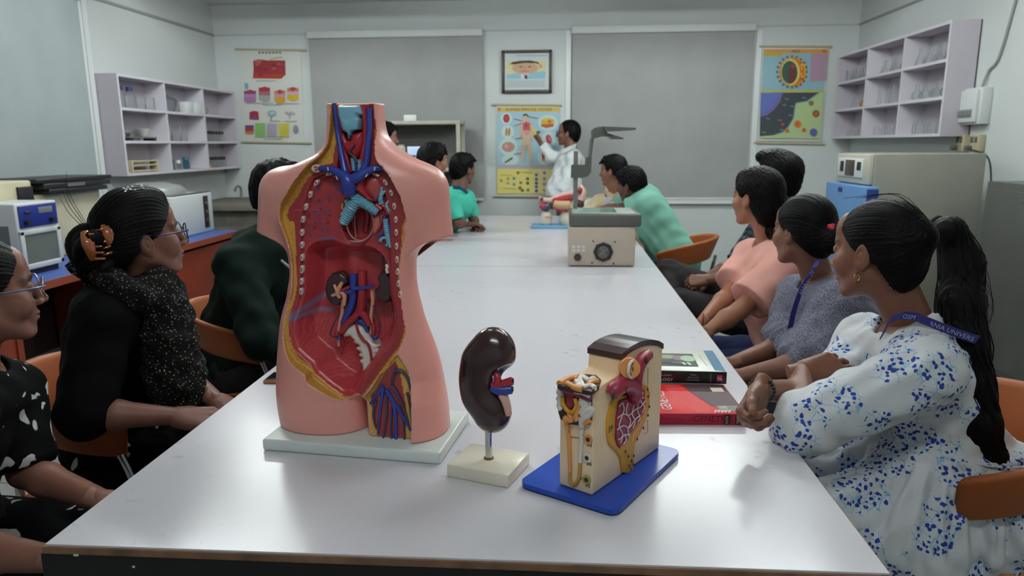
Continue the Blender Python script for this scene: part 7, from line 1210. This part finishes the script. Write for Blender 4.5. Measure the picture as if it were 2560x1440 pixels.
garment('shirt', J, cloth('charcoal_cotton', (40, 40, 44)), t, .010, .016, (1.0, 1.0), .018, -.08, False, .062, .003, 46, 3); trousers(J, cloth('dark_cotton', (44, 44, 52)), t, .012); hair_mesh('hair', J['hc'], R, 1.0, m_hair, t, [-.2, -.1, -.066, -.036, .006, .034, .05, .07, .09, .2], .016, .0045, -.08, boyhair(.016, .016, 12), .003, freq=120)
ph = thing('smartphone', PD(1042, 378, 5.72), 'phone with a lit screen held up beside the steel rack', 'phone'); c = PD(1040, 377, 5.72); Mp = frame(c, V(.9, .35, 0), V(0, 0, 1)); obj('case', B().rbox((-.075, -.038, -.005), (.075, .038, .004), .004, M=Mp), m_blk, ph)
m_scr = mat('lit_screen', (150, 170, 200), .2); BS(m_scr).inputs['Emission Color'].default_value = (.6, .72, .95, 1); BS(m_scr).inputs['Emission Strength'].default_value = .55; obj('screen', B().rbox((-.07, -.034, .0035), (.07, .034, .0046), .0005, M=Mp), m_scr, ph)
# ---- boy in the dark green shirt behind the torso
J = dict(pel=V(-1.37, 2.80, .53), nb=PD(690, 600, 2.86), shL=PD(742, 622, 3.04), shR=PD(592, 662, 2.70), elL=PD(760, 760, 3.0), wrL=PD(800, 860, 2.8), elR=PD(655, 850, 2.60), wrR=PD(745, 905, 2.55), face=-75)
t, J, R = person('boy in a dark green shirt bent forward beside the torso, head hidden behind it', J, (PD(700, 482, 2.92), -40, -12, 0, 1.0), (120, 82, 66), False, .007, .004, [('R', dict(d=V(.9, .1, -.3), b=V(0, -.3, .9))), ('L', dict(d=V(.8, .1, -.4), b=V(0, 0, 1)))])
def ex(g): g.cap(J['nb']+V(-.03, -.03, -.08), J['pel']+V(0, .02, .12), .15, .145, .06); g.cap(J['shR'], J['elR'], .075, .068, .04)
m_grn = cloth('green_cotton', (16, 30, 25), 14, .5); sh_ = garment('shirt', J, m_grn, t, .006, .018, (1.85, 1.85), .018, -.06, False, .064, .006, 38, 10, ex, bulk=1.04); trousers(J, cloth('black_trousers', (46, 43, 44)), t, .010)
c = PD(716, 660, 2.74); obj('pocket_pen', B().tube([c+V(-.02, 0, .014), c+V(.012, 0, -.014)], .006, 8, sub=1), mat('clip_pale', (140, 146, 160), .3), sh_); hair_mesh('hair', J['hc'], R, 1.0, m_hair, t, SHORT, .018, .004, -.085, boyhair(.016, .012, 14), .003, freq=120)
chair(-1.33, 2.86, -80, 'tan tub chair under the boy in the dark green shirt', .785)
# ---- girl with the claw clip, black cardigan and speckled scarf
SK2 = (112, 73, 60); J = dict(pel=V(-1.36, 1.98, .53), nb=PD(322, 712, 2.02), shL=PD(405, 745, 2.16), shR=PD(262, 800, 1.88), elL=PD(440, 930, 2.12), wrL=PD(540, 1000, 2.02), elR=PD(212, 1035, 1.80), wrR=PD(435, 1040, 1.86), face=-72)
t, J, R = person('girl in a black cardigan and speckled scarf with hair held in a claw clip', J, (PD(352, 596, 2.0), -42, 6, 0, 1.03), SK2, True, .006, .0025, [('R', dict(d=V(.95, .15, -.12), b=V(-.1, -.45, .9), curl=(18, 14, 10), thumb=(20, 10))), ('L', dict(d=V(.9, -.1, -.4), b=V(0, -.2, .95)))])
def ex(g): g.cap(J['shR'], J['elR'], .068, .062, .035); g.cap(J['nb']+V(-.02, -.03, -.1), J['pel']+V(0, -.02, .1), .125, .15, .05)
m_bk = cloth('black_knit', (3, 3, 4), 40, .3); garment('cardigan', J, m_bk, t, .0055, .016, (1.0, 1.02), .014, -.05, True, .060, .0035, 44, 11, ex)
m_sc = mat('speckled_scarf', (26, 25, 25), .9, .2, bump=(26, .5)); _v = N(m_sc, 'ShaderNodeTexVoronoi', Scale=125.0, Randomness=1.0); _c = N(m_sc, 'ShaderNodeTexCoord'); LK(m_sc, _c.outputs['Object'], _v.inputs['Vector']); _s = N(m_sc, 'ShaderNodeMapRange'); _s.inputs['From Min'].default_value = .15; _s.inputs['From Max'].default_value = .27; _s.inputs['To Min'].default_value = 1; _s.inputs['To Max'].default_value = 0; LK(m_sc, _v.outputs['Distance'], _s.inputs['Value'])
_h = N(m_sc, 'ShaderNodeMixRGB'); _h.inputs[0].default_value = .5; _h.inputs[1].default_value = (*lin((128, 112, 88)), 1); LK(m_sc, _v.outputs['Color'], _h.inputs[2]); _h.inputs[0].default_value = .3; _r = N(m_sc, 'ShaderNodeMixRGB'); _r.inputs[1].default_value = (*lin((10, 10, 10)), 1); LK(m_sc, _s.outputs[0], _r.inputs[0]); LK(m_sc, _h.outputs[0], _r.inputs[2]); LK(m_sc, _r.outputs[0], BS(m_sc).inputs['Base Color'])
sp_ = [PD(400, 705, 2.02), PD(415, 780, 1.98), PD(425, 860, 1.98), PD(438, 940, 1.99), PD(448, 1000, 2.0)]; g = G(np.min(sp_+[PD(215, 670, 1.9)], 0)-.14, np.max(sp_+[PD(215, 670, 1.9)], 0)+.14, .0055)
g.chain(sp_, [.045, .062, .068, .072, .066], .03, cut=[(sp_[-1]+V(0, 0, -.02), (0, 0, -1))]); g.chain([PD(395, 712, 1.98), PD(345, 742, 1.90), PD(290, 715, 1.88), PD(240, 672, 1.94), PD(215, 668, 2.02)], [.045, .036, .034, .034, .03], .02); g.chain([PD(395, 712, 2.0), PD(330, 740, 1.96), PD(250, 700, 1.98)], [.04, .04, .03], .03); folds(g, .006, 70, 2); P, Q = g.mesh(); np_obj('scarf', [(P, Q, (1, 1, 1), 0)], m_sc, t)
m_bw_ = cloth('black_white_print', (22, 22, 24)); 
def blot(m, scale, lo, hi, off=0):
    v = N(m, 'ShaderNodeTexNoise', Scale=scale, Detail=1.5, Distortion=1.2); c = N(m, 'ShaderNodeTexCoord'); mp = N(m, 'ShaderNodeMapping'); mp.inputs['Location'].default_value = (off, off, off); LK(m, c.outputs['Object'], mp.inputs['Vector']); LK(m, mp.outputs[0], v.inputs['Vector']); s = N(m, 'ShaderNodeMapRange'); s.inputs['From Min'].default_value = lo; s.inputs['From Max'].default_value = hi; LK(m, v.outputs['Fac'], s.inputs['Value']); r = N(m, 'ShaderNodeMixRGB'); r.inputs[1].default_value = (*lin((9, 9, 11)), 1); r.inputs[2].default_value = (*lin((196, 196, 194)), 1); LK(m, s.outputs[0], r.inputs[0]); LK(m, r.outputs[0], BS(m).inputs['Base Color'])
blot(m_bw_, 10, .62, .64, 3); trousers(J, m_bw_, t, .008, .03, 'printed_skirt', .004)
hr = hair_mesh('hair', J['hc'], R, 1.03, m_hair, t, [-.2, -.085, -.066, -.036, .006, .034, .054, .072, .088, .2], .015, .0026, -.09, lambda g: (g.ell((0, .01, .105), (.06, .07, .034), k=.03), g.cap((0, -.09, -.02), (.01, -.125, -.03), .05, .045, .03)), .0014, flow=(0, -.0, -.01))
loc = lambda *p: J['hc']+1.03*(R@V(*p)); bun = B()
for pts_, r in (([(.02, -.10, .02), (.05, -.15, .03), (.03, -.185, .0), (.0, -.16, -.05), (.02, -.12, -.07)], [.02, .024, .022, .02, .012]), ([(-.02, -.10, .03), (-.03, -.155, .04), (-.02, -.19, .01), (-.01, -.18, -.05), (.0, -.14, -.085)], [.02, .024, .02, .016, .006]), ([(.03, -.11, -.03), (.06, -.15, -.05), (.03, -.165, -.085), (-.01, -.13, -.09)], [.02, .018, .014, .008])): bun.tube([loc(p[0], p[1]+.032, p[2]) for p in pts_], r, 12)
bn = obj('bun', bun, m_hair, hr); b = B(); strands(b, [(loc(.01, -.08, 0), .04), (loc(.02, -.12, 0), .05), (loc(.01, -.15, -.04), .045), (loc(0, -.12, -.085), .03)], 70, 1.0, .0013, 12); [b.tube([loc(.01+.01*k, -.12, .04), loc(.0+.012*k, -.15, .09+.02*k), loc(.0, -.165+.01*k, .14+.02*k)], [.0008, .0007, .0003], 4) for k in range(4)]; obj('hair_strands', b, m_hair, bn)
m_am = mat('clip_amber', (150, 84, 40), .2, .6, coat=.5)
for k, (p0, n_) in enumerate((((.060, -.085, .035), .05), ((.060, -.135, .02), .045))):
    b = B(); b.tube([loc(p0[0]-.02, p0[1], p0[2]+n_*.6), loc(p0[0]+.006, p0[1]-.006, p0[2]), loc(p0[0]-.01, p0[1]-.0, p0[2]-n_)], [.012, .016, .008], 10, flat=.55)
    for j in range(5): z_ = p0[2]-n_*.9+j*.016; b.tube([loc(p0[0]+.002, p0[1], z_), loc(p0[0]+.004, p0[1]+(.022 if k else -.022), z_-.004), loc(p0[0]-.014, p0[1]+(.03 if k else -.03), z_-.006)], [.004, .003, .0015], 6)
    obj('claw_clip', b, m_am, hr)
b = B()
for k in range(16): a = k*.9; b.ball(loc(.03+.012*math.cos(a*1.7), .0+.024*math.sin(a), .133+.004*(k % 3)), .0038, 8)
obj('sparkle_clip', b, mat('rhinestone', (225, 225, 232), .08, metal=.6), hr); glasses(J['hc'], R, 1.03, t, mat('frame_black'), mat('temple_violet', (52, 44, 96), .35), .024)
chair(-1.38, 1.99, -78, 'tan tub chair of the girl in the black cardigan', .785)
# ---- girl in the black and white print at the left edge
SK1 = (122, 82, 68); J = dict(pel=V(-1.46, 1.30, .53), nb=PD(-72, 900, 1.56), shL=PD(20, 985, 1.66), shR=PD(-130, 1040, 1.42), elL=PD(62, 1180, 1.64), wrL=PD(255, 1250, 1.56), elR=PD(-80, 1375, 1.40), wrR=PD(150, 1400, 1.34), face=-80)
t, J, R = person('girl with thin metal glasses in a black and white print dress at the left edge', J, (PD(-50, 738, 1.52), -38, 2, 0, 1.0), SK1, True, .006, .0024, [('R', dict(d=V(.95, .1, -.25), b=V(0, -.4, .9))), ('L', dict(d=V(.9, .0, -.35), b=V(0, -.2, .95)))])
m_pr = cloth('white_patch_print', (22, 22, 26), 24, .3); blot(m_pr, 16, .60, .62, 1)
def ex(g): g.cap(J['shL'], J['shL']+(J['elL']-J['shL'])*.98, .058, .062, .03, cut=[(J['elL']+V(.0, 0, .012), J['elL']-J['shL'])]); [g.cap(J['hip'+S], J['kn'+S], .12, .09, .05) for S in 'LR']
garment('dress', J, m_pr, t, .006, .016, (.85, .85), .02, -.16, True, .060, .003, 46, 12, ex)
hair_mesh('hair', J['hc'], R, 1.0, m_hair, t, [-.2, -.085, -.066, -.036, .006, .034, .052, .068, .082, .2], .011, .0026, -.088, lambda g: g.ell((0, -.12, -.01), (.045, .045, .05), k=.02), .0013, flow=(0, 0, -.01)); glasses(J['hc'], R, 1.0, t, mat('frame_silver', (150, 150, 156), .25, metal=.8), mat('temple_steel_blue', (96, 108, 134), .3, metal=.5), .024)
chair(-1.48, 1.30, -82, 'tan tub chair under the girl in the print dress', .785)
